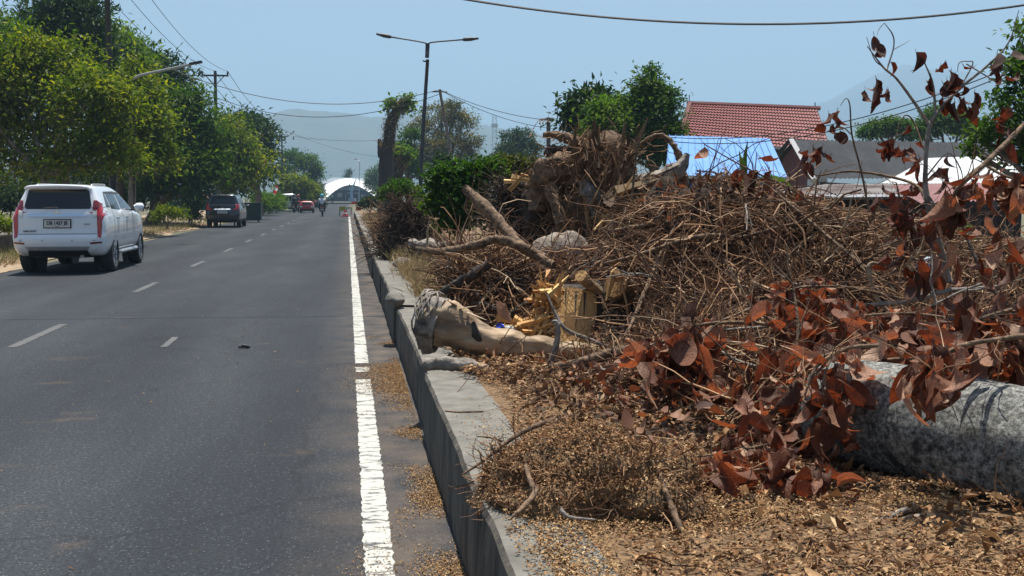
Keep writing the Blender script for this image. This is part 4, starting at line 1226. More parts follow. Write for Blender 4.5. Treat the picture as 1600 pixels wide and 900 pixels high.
def decal(bv, poly2, how, off_, mat, name, root, step=.06, extra=None, smooth=True):
    """lays an outline on the body: how 'rear' (x,z), 'right'/'left' (y,z)"""
    v, f = tess(poly2, step)
    out = []
    for a, b in v:
        if how == 'rear': o_, d_ = Vector((a, -3, b)), Vector((0, 1, 0))
        elif how == 'front': o_, d_ = Vector((a, 9, b)), Vector((0, -1, 0))
        elif how == 'right': o_, d_ = Vector((3, a, b)), Vector((-1, 0, 0))
        else: o_, d_ = Vector((-3, a, b)), Vector((1, 0, 0))
        hit, nrm, _, _ = bv.ray_cast(o_, d_)
        if hit is None:
            hit, nrm, _, _ = bv.find_nearest(o_ + d_ * 2.2)
        if nrm.dot(d_) > 0: nrm = -nrm
        out.append((hit + nrm * off_)[:])
    mb = MB(); mb.add(out, f)
    o = mb.build(name, mat, root, smooth=smooth)
    return o
def wheel(root, x, y_, r, wid, rimm, spokes=6):
    s = 1 if x > 0 else -1
    prof = [(-wid / 2, r * .66), (-wid / 2 * 1.02, r * .86), (-wid / 2 * .86, r * .97), (-wid * .22, r), (wid * .22, r), (wid / 2 * .86, r * .97), (wid / 2 * 1.02, r * .86), (wid / 2, r * .66), (wid * .3, r * .62), (-wid * .3, r * .62)]
    n = 32
    mb = MB()
    th = np.arange(n) * 2 * math.pi / n
    v = np.array([[(px, pr * math.cos(t), pr * math.sin(t)) for px, pr in prof] for t in th]).reshape(-1, 3)
    m_ = len(prof)
    f = [[i * m_ + j, i * m_ + (j + 1) % m_, ((i + 1) % n) * m_ + (j + 1) % m_, ((i + 1) % n) * m_ + j] for i in range(n) for j in range(m_)]
    mb.add(v, f)
    w_ = mb.build('wheel', M['rubber'], root, True)
    w_.location = (x, y_, r)
    rb = MB()
    e = s * wid * .40
    rb.tube([(e * .5, 0, 0), (e, 0, 0)], r * .16, 12)
    for k in range(spokes):
        a = k * 2 * math.pi / spokes
        for da in (-.12, .12):
            rb.tube([(e * .92, r * .1 * math.cos(a), r * .1 * math.sin(a)), (e * .98, r * .64 * math.cos(a + da), r * .64 * math.sin(a + da))], r * .05, 4)
    v = np.array([[(e * q, pr * math.cos(t), pr * math.sin(t)) for q, pr in ((.55, r * .60), (1.02, r * .66), (1.02, r * .61), (.5, r * .56))] for t in th]).reshape(-1, 3)
    f = [[i * 4 + j, i * 4 + (j + 1) % 4, ((i + 1) % n) * 4 + (j + 1) % 4, ((i + 1) % n) * 4 + j] for i in range(n) for j in range(4)]
    rb.add(v, f)
    rb.build('rim', rimm, w_, True)
    MB().tube([(e * .35, 0, 0), (e * .42, 0, 0)], r * .6, 24).build('brake_disc', M['plastic'], w_)
    return w_
def text_mesh(s, size, loc, rot, mat, parent, name='lettering', ext=.002, bold=0.0, sx=1.0):
    cu = bpy.data.curves.new(name, 'FONT')
    cu.body = s; cu.size = size; cu.extrude = ext; cu.align_x = 'CENTER'; cu.align_y = 'CENTER'; cu.offset = bold
    t = bpy.data.objects.new('t', cu); COL.objects.link(t)
    bpy.context.view_layer.update()
    me = bpy.data.meshes.new_from_object(t.evaluated_get(bpy.context.evaluated_depsgraph_get()))
    bpy.data.objects.remove(t)
    me.materials.clear(); me.materials.append(mat)
    o = link(name, me, parent)
    o.location = loc; o.rotation_euler = rot; o.scale = (sx, 1, 1)
    return o

# --- white SUV
suv = empty('sport_utility_vehicle', tuple(GP(91.5, 21.6)))
tag(suv, 'white SUV with tall red tail lights driving along the verge', 'car')
bpy.context.view_layer.update()
LV = [(.30, .55, 4.3, .70, .2, .3), (.36, .20, 4.62, .80, .2, .35), (.46, .06, 4.74, .865, .22, .4), (.56, .02, 4.77, .895, .22, .45), (.70, .0, 4.78, .905, .22, .5), (.77, .03, 4.78, .908, .2, .5),
      (.80, .075, 4.77, .908, .18, .5), (.95, .085, 4.75, .905, .16, .5), (1.10, .09, 4.68, .895, .16, .5), (1.17, .10, 4.45, .88, .16, .5), (1.22, .12, 3.78, .862, .16, .45),
      (1.45, .20, 3.28, .775, .14, .4), (1.62, .27, 2.95, .70, .14, .4), (1.70, .25, 2.70, .66, .16, .45), (1.745, .20, 2.5, .63, .18, .5), (1.78, .26, 2.3, .56, .2, .5), (1.80, .6, 1.95, .36, .2, .4)]
body, bv = car_shell(LV, M['white_paint'], .40, [(1.02, .39), (3.82, .39)], .47, .905, root=suv)
glass = M['glass']
decal(bv, [(-.60, 1.30), (.60, 1.30), (.635, 1.36), (.575, 1.67), (.53, 1.695), (-.53, 1.695), (-.575, 1.67), (-.635, 1.36)], 'rear', .004, glass, 'rear_window', suv)
# spoiler over the rear window
sp = MB(); sp.tube([(-.60, .17, 1.70), (-.5, .13, 1.735), (0, .105, 1.75), (.5, .13, 1.735), (.60, .17, 1.70)], [.03, .04, .045, .04, .03], 8, res=4, flat=.9); sp.build('roof_spoiler', M['white_paint'], suv, True)
# tail lights: strip down the corner plus the upper wedge
for s, how in ((1, 'right'), (-1, 'left')):
    t = decal(bv, [(s * .655, 1.30), (s * .665, 1.47), (s * .72, 1.47), (s * .86, 1.33), (s * .875, 1.22), (s * .835, 1.05), (s * .82, .72), (s * .755, .75), (s * .745, 1.02), (s * .75, 1.17)], 'rear', .008, M['tail_red'], 'tail_light', suv, step=.04)
    decal(bv, [(s * .66, 1.31), (s * .668, 1.46), (s * .72, 1.46), (s * .80, 1.37), (s * .74, 1.30)], 'rear', .012, M['tail_dark'], 'dark_lens', t, step=.04)
    decal(bv, [(s * .665, 1.12), (s * .66, 1.26), (s * .74, 1.28), (s * .735, 1.15)], 'rear', .010, M['lens_clear'], 'clear_lens', t, step=.04)
    decal(bv, [(.10, 1.44), (.30, 1.42), (.40, 1.34), (.24, 1.24), (.10, 1.20)], how, .008, M['tail_red'], 'side_lens', t, step=.04)
    # side windows
    wl = [('quarter_window', [(.62, 1.33), (.95, 1.33), (.98, 1.60), (.86, 1.60)]), ('rear_door_window', [(1.03, 1.30), (1.85, 1.27), (1.88, 1.615), (1.05, 1.61)]), ('front_door_window', [(1.95, 1.27), (3.08, 1.24), (3.0, 1.30), (2.62, 1.56), (1.97, 1.61)])]
    for nm_, pg in wl:
        decal(bv, pg, how, .004, glass, nm_, suv)
    decal(bv, [(.90, 1.615), (2.6, 1.60), (2.6, 1.625), (1.8, 1.655), (.92, 1.645)], how, .010, M['plastic'], 'window_visor', suv, step=.1)
    for y0 in (1.0, 1.91):
        decal(bv, [(y0, .62), (y0 + .012, .62), (y0 + .012, 1.26), (y0, 1.26)], how, .003, M['plastic'], 'door_gap', suv, step=.1)
    decal(bv, [(3.05, .50), (3.062, .50), (3.062, 1.22), (3.05, 1.22)], how, .003, M['plastic'], 'door_gap', suv, step=.1)
    decal(bv, [(1.45, .485), (3.3, .485), (3.3, .53), (1.45, .53)], how, .006, M['chrome'], 'sill_trim', suv, step=.15)
    for y0 in (1.25, 2.15):
        MB().tube([(s * .90, y0, 1.10), (s * .925, y0 + .06, 1.105), (s * .925, y0 + .18, 1.105), (s * .90, y0 + .24, 1.10)], .018, 6).build('door_handle', M['chrome'], suv, True)
    mr = MB(); mr.tube([(s * .93, 3.02, 1.30), (s * 1.0, 3.03, 1.31), (s * 1.08, 3.04, 1.31), (s * 1.12, 3.05, 1.30)], [.06, .10, .10, .05], 10, res=3); mr.build('wing_mirror', M['white_paint'], suv, True)
    MB().tube([(s * .82, 3.02, 1.24), (s * .96, 3.03, 1.28)], .03, 6).build('mirror_arm', M['plastic'], suv)
    MB().tube([(s * .80, 1.4, .40), (s * .90, 1.5, .39), (s * .90, 3.25, .39), (s * .80, 3.35, .40)], .045, 6).build('side_step', M['steel'], suv)
    MB().tube([(s * .52, .70, 1.755), (s * .53, .85, 1.795), (s * .52, 1.9, 1.80), (s * .48, 2.15, 1.765)], .016, 6, res=3).build('roof_rail', M['steel'], suv, True)
    for ya in (1.02, 3.82):
        # dark liner fills the arch
        MB().tube([(s * .56, ya, .39), (s * .575, ya, .39)], .465, 24).build('arch_liner', M['plastic'], suv)
        wheel(suv, s * .775, ya, .385, .26, M['alloy'])
decal(bv, [(-.55, 1.145), (.55, 1.145), (.56, 1.175), (.52, 1.20), (-.52, 1.20), (-.56, 1.175)], 'rear', .028, M['chrome'], 'chrome_bar', suv)
decal(bv, [(-.74, .80), (.74, .80), (.735, .812), (-.735, .812)], 'rear', .003, M['plastic'], 'tailgate_gap', suv)
decal(bv, [(-.55, .47), (.55, .47), (.62, .56), (-.62, .56)], 'rear', .006, M['steel'], 'skid_plate', suv)
decal(bv, [(-.60, .34), (.60, .34), (.56, .485), (-.56, .485)], 'rear', .012, M['plastic'], 'lower_bumper', suv)
for s in (-1, 1):
    decal(bv, [(s * .62, .60), (s * .83, .62), (s * .83, .655), (s * .62, .64)], 'rear', .006, M['tail_dark'], 'reflector', suv)
    for x in (.28, .70):
        MB().tube([(s * x, -.004, .68), (s * x, .03, .68)], .018, 8).build('parking_sensor', M['steel'], suv)
pl = decal(bv, [(-.265, .92), (.265, .92), (.265, 1.10), (-.265, 1.10)], 'rear', .018, M['ink'], 'number_plate', suv, step=.3, smooth=False)
mb = MB(); mb.box((0, .06, 1.01), (.49, .006, .145)); mb.build('plate_face', M['plate'], pl)
text_mesh('DB 1457 JB', .098, (0, .055, 1.022), (math.pi / 2, 0, 0), M['ink'], pl, 'plate_number', bold=.003, sx=.86)
text_mesh('09·28', .03, (0, .055, .957), (math.pi / 2, 0, 0), M['ink'], pl, 'plate_date')
text_mesh('PAJERO SPORT', .038, (-.52, .058, .865), (math.pi / 2, 0, 0), M['steel_dark'], suv, 'badge_lettering', bold=.002)
text_mesh('DAKAR', .034, (.56, .063, 1.0), (math.pi / 2, 0, 0), M['steel_dark'], suv, 'badge_lettering', bold=.001)
eb = MB()
for a in (90, 210, 330):
    u_ = np.array([math.cos(math.radians(a)), 0, math.sin(math.radians(a))]); v_ = np.array([-u_[2], 0, u_[0]])
    c_ = np.array([0, .055, 1.245])
    poly(eb, [c_, c_ + u_ * .032 + v_ * .019, c_ + u_ * .064, c_ + u_ * .032 - v_ * .019], thick=(0, .012, 0))
eb.build('emblem', M['chrome'], suv)
MB().tube([(-.25, .085, 1.32), (0, .075, 1.335), (.02, .08, 1.32)], .012, 5).build('rear_wiper', M['plastic'], suv)
sw = MB(); sw.tube([(0, .75, .40), (0, .75, .58)], .33, 20); sw.build('spare_wheel', M['rubber'], suv, True)
MB().tube([(-.65, 1.02, .38), (.65, 1.02, .38)], .07, 8).build('rear_axle', M['plastic'], suv)
MB().tube([(.42, .2, .36), (.40, 1.0, .42)], .035, 8).build('exhaust_pipe', M['steel'], suv)
MB().tube([(.28, .9, 1.80), (.28, .80, 1.86)], [.03, .01], 6).build('roof_antenna', M['plastic'], suv)

# --- simpler cars
def car(label, loc, LVs, paint, arches, wr, W, rearw, sidew, tails, plate=True, name='car', rz=0, front=False, plate_t=None, cat='car', rw=.2):
    c = empty(name, loc, rz); tag(c, label, cat)
    bpy.context.view_layer.update()
    b_, bv_ = car_shell(LVs, paint, LVs[2][0], [(a, wr) for a in arches], wr * 1.2, W, root=c)
    decal(bv_, rearw, 'rear', .005, glass, 'rear_window', c)
    for s, how in ((1, 'right'), (-1, 'left')):
        for pg in sidew:
            decal(bv_, pg, how, .005, glass, 'side_window', c)
        for pg, m_ in tails:
            decal(bv_, [(s * x, z) for x, z in pg], 'rear', .01, m_, 'tail_light', c)
        for a in arches:
            wheel(c, s * (W - rw * .62), a, wr, rw, M['alloy'], 5)
            MB().tube([(s * (W - .36), a, wr), (s * (W - .345), a, wr)], wr * 1.19, 20).build('arch_liner', M['plastic'], c)
        mr = MB(); ym = sidew[-1][1][0]; mr.tube([(s * (W + .0), ym, 1.05), (s * (W + .12), ym + .02, 1.06), (s * (W + .18), ym + .03, 1.05)], [.04, .08, .05], 8); mr.build('wing_mirror', paint, c, True)
    if plate:
        zc = plate_t[1]
        p_ = decal(bv_, [(-.24, zc - .07), (.24, zc - .07), (.24, zc + .07), (-.24, zc + .07)], 'rear', .012, M['plate'], 'number_plate', c, step=.3, smooth=False)
        yb = p_.data.vertices[0].co.y
        text_mesh(plate_t[0], .085, (0, min(v_.co.y for v_ in p_.data.vertices) - .006, zc), (math.pi / 2, 0, 0), M['ink'], p_, 'plate_number', bold=.002, sx=.85)
        decal(bv_, [(-.42, zc + .10), (.42, zc + .10), (.42, zc + .16), (-.42, zc + .16)], 'rear', .02, M['chrome'], 'chrome_bar', c)
    return c, bv_
LVM = [(.24, .45, 4.0, .66, .2, .3), (.30, .12, 4.3, .76, .2, .35), (.40, .03, 4.42, .82, .2, .4), (.60, .0, 4.45, .845, .2, .5), (.72, .01, 4.45, .85, .18, .5), (.86, .05, 4.38, .85, .16, .5), (.98, .07, 4.2, .84, .16, .5),
       (1.05, .085, 3.9, .825, .15, .45), (1.30, .16, 3.3, .76, .14, .4), (1.52, .24, 2.8, .68, .14, .4), (1.60, .22, 2.55, .63, .16, .4), (1.66, .30, 2.3, .54, .2, .4), (1.68, .6, 2.0, .34, .2, .4)]
bm_, bvm = car('black parked minivan with dark windows under the olive tree', tuple(GP(350, 54.2)), LVM, M['black_paint'], (.85, 3.5), .31, .85,
    [(-.60, 1.12), (.60, 1.12), (.55, 1.52), (-.55, 1.52)], [[(.5, 1.12), (1.3, 1.10), (1.32, 1.48), (.62, 1.46)], [(1.42, 1.1), (3.2, 1.08), (2.7, 1.42), (1.45, 1.48)]],
    [([(.66, .86), (.80, .90), (.80, 1.18), (.64, 1.16)], M['tail_red']), ([(.50, .86), (.65, .86), (.65, .96), (.52, .96)], M['tail_red'])], plate_t=('DB 1218 ER', .78), name='minivan')
text_mesh('H', .09, (0, .03, .98), (math.pi / 2, 0, 0), M['chrome'], bm_, 'emblem', bold=.004)

LVV = [(.24, .4, 3.9, .62, .2, .3), (.30, .1, 4.2, .72, .2, .3), (.42, .02, 4.28, .80, .2, .3), (.65, .0, 4.3, .83, .18, .4), (.95, .03, 4.28, .83, .16, .4), (1.05, .05, 4.1, .82, .15, .4), (1.4, .09, 3.5, .77, .14, .3), (1.72, .13, 3.1, .70, .14, .3), (1.82, .25, 2.9, .58, .2, .3), (1.85, .5, 2.6, .36, .2, .3)]
car('silver van seen from behind far down the road', tuple(GP(452, 112)), LVV, M['silver_paint'], (.8, 3.3), .30, .83, [(-.64, 1.12), (.64, 1.12), (.60, 1.62), (-.60, 1.62)], [[(.3, 1.1), (1.6, 1.1), (1.6, 1.6), (.35, 1.6)], [(1.7, 1.1), (3.4, 1.1), (3.1, 1.5), (1.75, 1.6)]], [([(.68, .7), (.8, .72), (.8, 1.05), (.68, 1.05)], M['tail_red'])], plate=False, name='van')
LVR = [(.2, .35, 2.5, .46, .15, .2), (.26, .08, 2.7, .56, .15, .2), (.36, .02, 2.76, .62, .15, .3), (.55, .0, 2.8, .66, .15, .3), (.72, .02, 2.78, .66, .14, .3), (.80, .05, 2.5, .64, .12, .3), (.95, .10, 2.0, .58, .12, .3), (1.08, .18, 1.7, .52, .12, .3), (1.13, .35, 1.5, .36, .14, .3)]
car('tiny red vehicle between the motorcycle and the scooter rider', tuple(GP(481, 103)), LVR, M['red_paint'], (.5, 2.2), .24, .66, [(-.46, .80), (.46, .80), (.42, 1.02), (-.42, 1.02)], [[(.3, .82), (.9, .82), (.9, 1.0), (.4, 1.0)], [(1.0, .82), (1.9, .82), (1.5, 1.0), (1.0, 1.02)]], [([(.40, .5), (.6, .52), (.6, .66), (.40, .66)], M['lens_clear'])], plate=False, name='microcar', rw=.15)
car('small dark car far ahead of the red vehicle', tuple(GP(494, 135)), LVM, M['black_paint'], (.85, 3.5), .31, .85, [(-.6, 1.12), (.6, 1.12), (.55, 1.5), (-.55, 1.5)], [[(.5, 1.12), (1.3, 1.1), (1.3, 1.46), (.62, 1.46)], [(1.42, 1.1), (3.2, 1.08), (2.7, 1.42), (1.45, 1.48)]], [([(.66, .86), (.80, .90), (.80, 1.18), (.64, 1.16)], M['tail_red'])], plate=False, name='car')

# --- scooters with riders
def skin_body(name, verts, edges, rads, mat, parent, sub=1):
    me = bpy.data.meshes.new(name)
    me.from_pydata([tuple(v) for v in verts], edges, [])
    o = link(name, me, parent)
    sk = o.modifiers.new('skin', 'SKIN')
    for i, r in enumerate(rads):
        me.skin_vertices[0].data[i].radius = (r, r)
    me.skin_vertices[0].data[0].use_root = True
    sb = o.modifiers.new('sub', 'SUBSURF'); sb.levels = sub; sb.render_levels = sub
    bpy.context.view_layer.update()
    mesh_from_modifiers(o)
    o.data.materials.clear(); o.data.materials.append(mat)
    for p in o.data.polygons: p.use_smooth = True
    return o
M['skin'] = simple('skin', (.30, .17, .11), rough=.6)
M['trousers'] = simple('dark_trousers', (.02, .022, .03), rough=.9)
def scooter(label, loc, mat):
    s = empty('motorcycle', loc); tag(s, label, 'motorcycle')
    for y_ in (.28, 1.52):
        w_ = MB()
        n = 24; th = np.arange(n) * 2 * math.pi / n
        prof = [(-.05, .20), (-.055, .25), (0, .29), (.055, .25), (.05, .20)]
        v = np.array([[(px, pr * math.cos(t), pr * math.sin(t)) for px, pr in prof] for t in th]).reshape(-1, 3)
        f = [[i * 5 + j, i * 5 + (j + 1) % 5, ((i + 1) % n) * 5 + (j + 1) % 5, ((i + 1) % n) * 5 + j] for i in range(n) for j in range(5)]
        w_.add(v, f); o = w_.build('wheel', M['rubber'], s, True); o.location = (0, y_, .29)
        r_ = MB()
        for k in range(5):
            a = k * 1.2566; r_.tube([(0, 0, 0), (0, .21 * math.cos(a), .21 * math.sin(a))], .02, 4)
        r_.build('rim', M['alloy'], o)
    MB().tube([(0, .05, .72), (0, .3, .74), (0, .75, .66), (0, 1.0, .45), (0, 1.2, .50), (0, 1.36, .95)], [.10, .16, .15, .12, .13, .10], 10, res=4).build('fairing', mat, s, True)
    MB().tube([(0, .08, .80), (0, .5, .82), (0, .85, .78)], [.10, .14, .10], 8, res=3, flat=.5).build('seat', M['plastic'], s, True)
    MB().tube([(-.34, 1.18, 1.02), (-.12, 1.32, 1.0), (.12, 1.32, 1.0), (.34, 1.18, 1.02)], .018, 6).build('handlebar', M['steel_dark'], s)
    for x in (-.3, .3):
        MB().tube([(x, 1.22, 1.02), (x * 1.25, 1.2, 1.18)], .01, 4).build('mirror_stem', M['steel_dark'], s)
        MB().tube([(x * 1.25, 1.19, 1.2), (x * 1.25, 1.22, 1.2)], .055, 8).build('mirror', M['plastic'], s)
    MB().tube([(0, 1.36, .9), (0, 1.52, .29)], .03, 6).build('fork', M['steel_dark'], s)
    MB().tube([(.12, .0, .38), (.12, .6, .36)], [.05, .04], 8).build('exhaust_pipe', M['steel'], s)
    MB().box((0, -.01, .72), (.18, .04, .08)).build('tail_light', M['tail_red'], s)
    MB().box((0, -.03, .55), (.22, .01, .10)).build('number_plate', M['plate'], s)
    MB().box((0, .06, .45), (.15, .05, .3)).build('mudguard', M['plastic'], s)
    return s
def rider(label, loc, shirt, helmet):
    p = empty('person', loc); tag(p, label, 'person')
    V, E, R = [], [], []
    def chain(pts, rs, start=None):
        prev = start
        for q, r in zip(pts, rs):
            V.append(q); R.append(r); i = len(V) - 1
            if prev is not None: E.append((prev, i))
            prev = i
        return prev
    chain([(0, .42, .90)], [.16])
    chest = chain([(0, .45, 1.08), (0, .50, 1.28)], [.155, .16], 0)
    neck = chain([(0, .52, 1.42)], [.07], chest)
    chain([(0, .55, 1.55), (0, .56, 1.63)], [.09, .08], neck)
    for s in (-1, 1):
        chain([(s * .19, .50, 1.34), (s * .27, .66, 1.16), (s * .29, .98, 1.06), (s * .30, 1.16, 1.03)], [.065, .052, .042, .04], chest)
        chain([(s * .12, .48, .88), (s * .19, .88, .80), (s * .17, .86, .42), (s * .17, .98, .36)], [.10, .08, .058, .045], 0)
    skin_body('body', V, E, R, M['skin'], p)
    V, E, R = [], [], []
    chain([(0, .42, .88)], [.175]); c_ = chain([(0, .45, 1.08), (0, .50, 1.30), (0, .51, 1.38)], [.17, .178, .11], 0)
    for s in (-1, 1):
        chain([(s * .2, .505, 1.34), (s * .275, .66, 1.16), (s * .29, .94, 1.07)], [.078, .066, .056], 2)
    skin_body('jacket', V, E, R, shirt, p)
    V, E, R = [], [], []
    chain([(0, .44, .89)], [.172])
    for s in (-1, 1):
        chain([(s * .12, .48, .88), (s * .19, .88, .80), (s * .17, .86, .46)], [.115, .095, .075], 0)
    skin_body('trousers', V, E, R, M['trousers'], p)
    hm = MB()
    th = np.linspace(0, 2 * math.pi, 17)[:-1]
    rows = [(.0, -.12, .125), (.0, -.04, .145), (0, .04, .145), (0, .10, .11), (0, .135, .05)]
    v = np.array([[(r * math.cos(t), .56 + r * 1.1 * math.sin(t), 1.62 + z) for t in th] for _, z, r in rows]).reshape(-1, 3)
    f = [[i * 16 + j, i * 16 + (j + 1) % 16, (i + 1) * 16 + (j + 1) % 16, (i + 1) * 16 + j] for i in range(4) for j in range(16)] + [list(range(64, 80))]
    hm.add(v, f); hm.build('helmet', helmet, p, True)
    return p
cy, wh, bk = simple('cyan_helmet', (.05, .35, .45), rough=.3), simple('white_jacket', (.55, .58, .62), rough=.8), simple('black_jacket', (.02, .02, .025), rough=.8)
q = GP(505, 84); scooter('black motor scooter ridden in the middle of the road', q, M['black_paint']); rider('rider in pale jacket and cyan helmet on the scooter', q, wh, cy)
q = GP(461, 103); scooter('dark motor scooter beside the silver van', q, M['black_paint']); rider('rider in black jacket beside the silver van', q, bk, simple('black_helmet', (.02, .02, .02), rough=.3))
q = GP(468, 108); scooter('dark motor scooter beside the red vehicle', q, M['black_paint']); rider('rider in dark jacket beside the red vehicle', q, bk, simple('red_helmet', (.25, .03, .03), rough=.3))
q = GP(521, 215); scooter('tiny motor scooter crossing before the pavilion', q, M['black_paint']); rider('tiny rider crossing before the pavilion', q, bk, simple('grey_helmet', (.15, .15, .15), rough=.3))

# ------------------------------------------------------------------ the felled tree and its heaps on the median
def trunk_mat():
    m, t, n, l, b = nt('lichen_bark')
    tc = n.new('ShaderNodeTexCoord'); co = tc.outputs['Object']
    nz = n.new('ShaderNodeTexNoise'); nz.inputs['Scale'].default_value = 48; nz.inputs['Detail'].default_value = 9; nz.inputs['Roughness'].default_value = .8
    l.new(co, nz.inputs[0])
    r = ramp(n, [(.38, (.014, .015, .016)), (.46, (.10, .102, .10)), (.55, (.27, .275, .26)), (.68, (.55, .55, .51))])
    l.new(nz.outputs[0], r.inputs[0])
    n2 = n.new('ShaderNodeTexNoise'); n2.inputs['Scale'].default_value = 6.5; n2.inputs['Detail'].default_value = 7
    l.new(co, n2.inputs[0])
    r2 = ramp(n, [(.36, (.16, .16, .18)), (.43, (.85, .85, .83)), (.58, (.95, .95, .92)), (.7, (.6, .58, .52))])
    l.new(n2.outputs[0], r2.inputs[0])
    mx = n.new('ShaderNodeMix'); mx.data_type = 'RGBA'; mx.blend_type = 'MULTIPLY'; mx.inputs[0].default_value = 1
    l.new(r.outputs[0], mx.inputs[6]); l.new(r2.outputs[0], mx.inputs[7])
    l.new(mx.outputs[2], b.inputs['Base Color'])
    b.inputs['Roughness'].default_value = .85
    bp = n.new('ShaderNodeBump'); bp.inputs['Strength'].default_value = .7; bp.inputs['Distance'].default_value = .012
    l.new(nz.outputs[0], bp.inputs['Height']); l.new(bp.outputs[0], b.inputs['Normal'])
    return m
M['lichen'] = trunk_mat()
def path_of(pts):
    return np.array([P(*p) for p in pts])
def at_ground(root_px, d, h=MZ):
    return GP(root_px, d, h)

# grey felled trunk
root = empty('felled_trunk', GP(1450, 4.3, MZ)); tag(root, 'thick grey speckled felled trunk lying on the litter', 'log')
pth = off(path_of([(1284, 634, 4.82), (1350, 643, 4.68), (1450, 665, 4.45), (1540, 686, 4.25), (1640, 708, 4.06), (1800, 742, 3.82), (2000, 785, 3.55)]), root)
mb = MB(); mb.tube(pth, [.19, .222, .23, .232, .235, .24, .245], 64, jag=.045, res=16, cap=True, seed=4, ridge=.03, rk=5); tr = mb.build('log', M['lichen'], root, True)
# pale peeled log bending towards the kerb
root = empty('peeled_log', GP(740, 7.7, MZ)); tag(root, 'pale peeled log with torn bark collar lying across the median edge', 'log')
lp = path_of([(664, 500, 7.62), (682, 502, 7.6), (715, 512, 7.58), (760, 530, 7.6), (810, 541, 7.65), (870, 547, 7.75), (935, 552, 7.9)])
lr = np.array([42, 40, 33, 25, 21, 17, 12]) / FPX * 7.6
mb = MB(); mb.tube(off(lp, root), lr * .92, 30, jag=.24, res=10, seed=9, ridge=.14); mb.build('peeled_wood', M['pale_wood'], root, True)
cl, cr = smooth_path(lp[:3], lr[:3] * 1.13, 8)
mb = MB(); mb.tube(off(cl[:11], root), cr[:11], 30, jag=.16, seed=12, cap=True, ridge=.08, rk=1.6); mb.build('bark_collar', M['bark_grey'], root, True)
for k in range(7):
    q = cl[k + 1]
    th = np.linspace(-2.2, 2.2, 20)
    ax = unit(cl[k + 2] - cl[k]); a_ = unit(np.cross(ax, [0, 0, 1])); b_ = np.cross(a_, ax)
    rp = [off(q + (a_ * math.sin(t) + b_ * math.cos(t)) * (cr[k] * (.99 + .03 * math.sin(5 * t + k))) + ax * .03 * math.sin(3 * t + k * 2), root) for t in th]
    MB().tube(rp, .008, 4).build('bark_ridge', M['bark_grey'], root, True)
q = off(P(744, 523, 7.5), root)
MB().tube([q + (-.02, -.0, .09), q + (.0, -.02, .0), q + (.05, -.02, -.09)], [.012, .035, .01], 8, res=4).build('knot_hollow', M['bark_dark'], root, True)
for (a_, b_, w_) in (((712, 478), (700, 470), .02), ((718, 482), (745, 478), .015), ((730, 488), (760, 500), .02)):
    MB().tube(off(path_of([(a_[0], a_[1], 7.5), (b_[0], b_[1], 7.45)]), root), [w_, .004], 5, flat=.4).build('peeling_strip', M['pale_wood'], root)

# grey broken limb by the kerb
root = empty('broken_limb', GP(740, 7.1, MZ)); tag(root, 'grey weathered limb lying along the kerb below the peeled log', 'branch')
mb = MB(); mb.tube(off(path_of([(664, 572, 7.15), (690, 568, 7.1), (735, 572, 7.05), (775, 585, 7.0), (832, 604, 6.95)]), root), [.036, .04, .036, .028, .010], 14, jag=.28, res=8, ridge=.22); mb.build('limb', M['bark_grey'], root, True)

# sawn log with its cut face to the camera
root = empty('sawn_log', GP(905, 7.9, MZ)); tag(root, 'short thick log with oval sawn face and three cracks', 'log')
face = [(866, 456), (874, 449), (890, 448), (908, 452), (924, 455), (932, 462), (933, 485), (929, 510), (922, 532), (912, 546), (899, 548), (884, 542), (874, 534), (872, 518), (876, 500), (868, 480)]
fd = [7.85 + (x - 866) * .0035 + (548 - y) * .0022 for x, y in face]
fp = np.array([P(x, y, d) for (x, y), d in zip(face, fd)])
ext = P(985, 478, 8.75) - P(915, 495, 7.95)
nF = len(face)
mb = MB()
rings = []
for t in np.linspace(0, 1, 7):
    rg = fp + ext * t
    c0 = rg.mean(0)
    rg = c0 + (rg - c0) * (1.0 + .03 * math.sin(t * 9)) * (1.02 if t else 1.0)
    rings.append(rg)
v = off(np.concatenate(rings), root)
f = [[k * nF + i, k * nF + (i + 1) % nF, (k + 1) * nF + (i + 1) % nF, (k + 1) * nF + i] for k in range(6) for i in range(nF)] + [[6 * nF + i for i in range(nF)][::-1]]
mb.add(v, f); mb.build('bark', M['bark_dark'], root, False)
mb = MB(); mb.add(off(fp - unit(ext) * .004, root), [list(range(nF))]); cf = mb.build('cut_face', M['cut_wood'], root)
for (x0, y0, x1, y1, w_) in ((884, 452, 883, 477, 1.3), (900, 455, 898, 497, 1.6), (914, 457, 912, 500, 1.8)):
    mb = MB()
    dd = lambda x, y: 7.85 + (x - 866) * .0035 + (548 - y) * .0022 - .008
    q = [P(x0 - w_, y0, dd(x0, y0)), P(x0 + w_, y0, dd(x0, y0)), P(x1 + .3, y1, dd(x1, y1)), P(x1 - .3, y1, dd(x1, y1))]
    poly(mb, off(q, root), thick=unit(ext) * .004); mb.build('crack', M['bark_dark'], cf)
mb = MB(); q = [P(x, y, 7.85 + (x - 866) * .0035 + (548 - y) * .0022 - .007) for x, y in ((884, 490), (898, 487), (902, 500), (896, 520), (886, 524), (880, 510))]
poly(mb, off(q, root), thick=unit(ext) * .003); mb.build('damp_stain', simple('damp_wood', (.17, .09, .03), (.24, .135, .05), scale=9, rough=.8), cf)

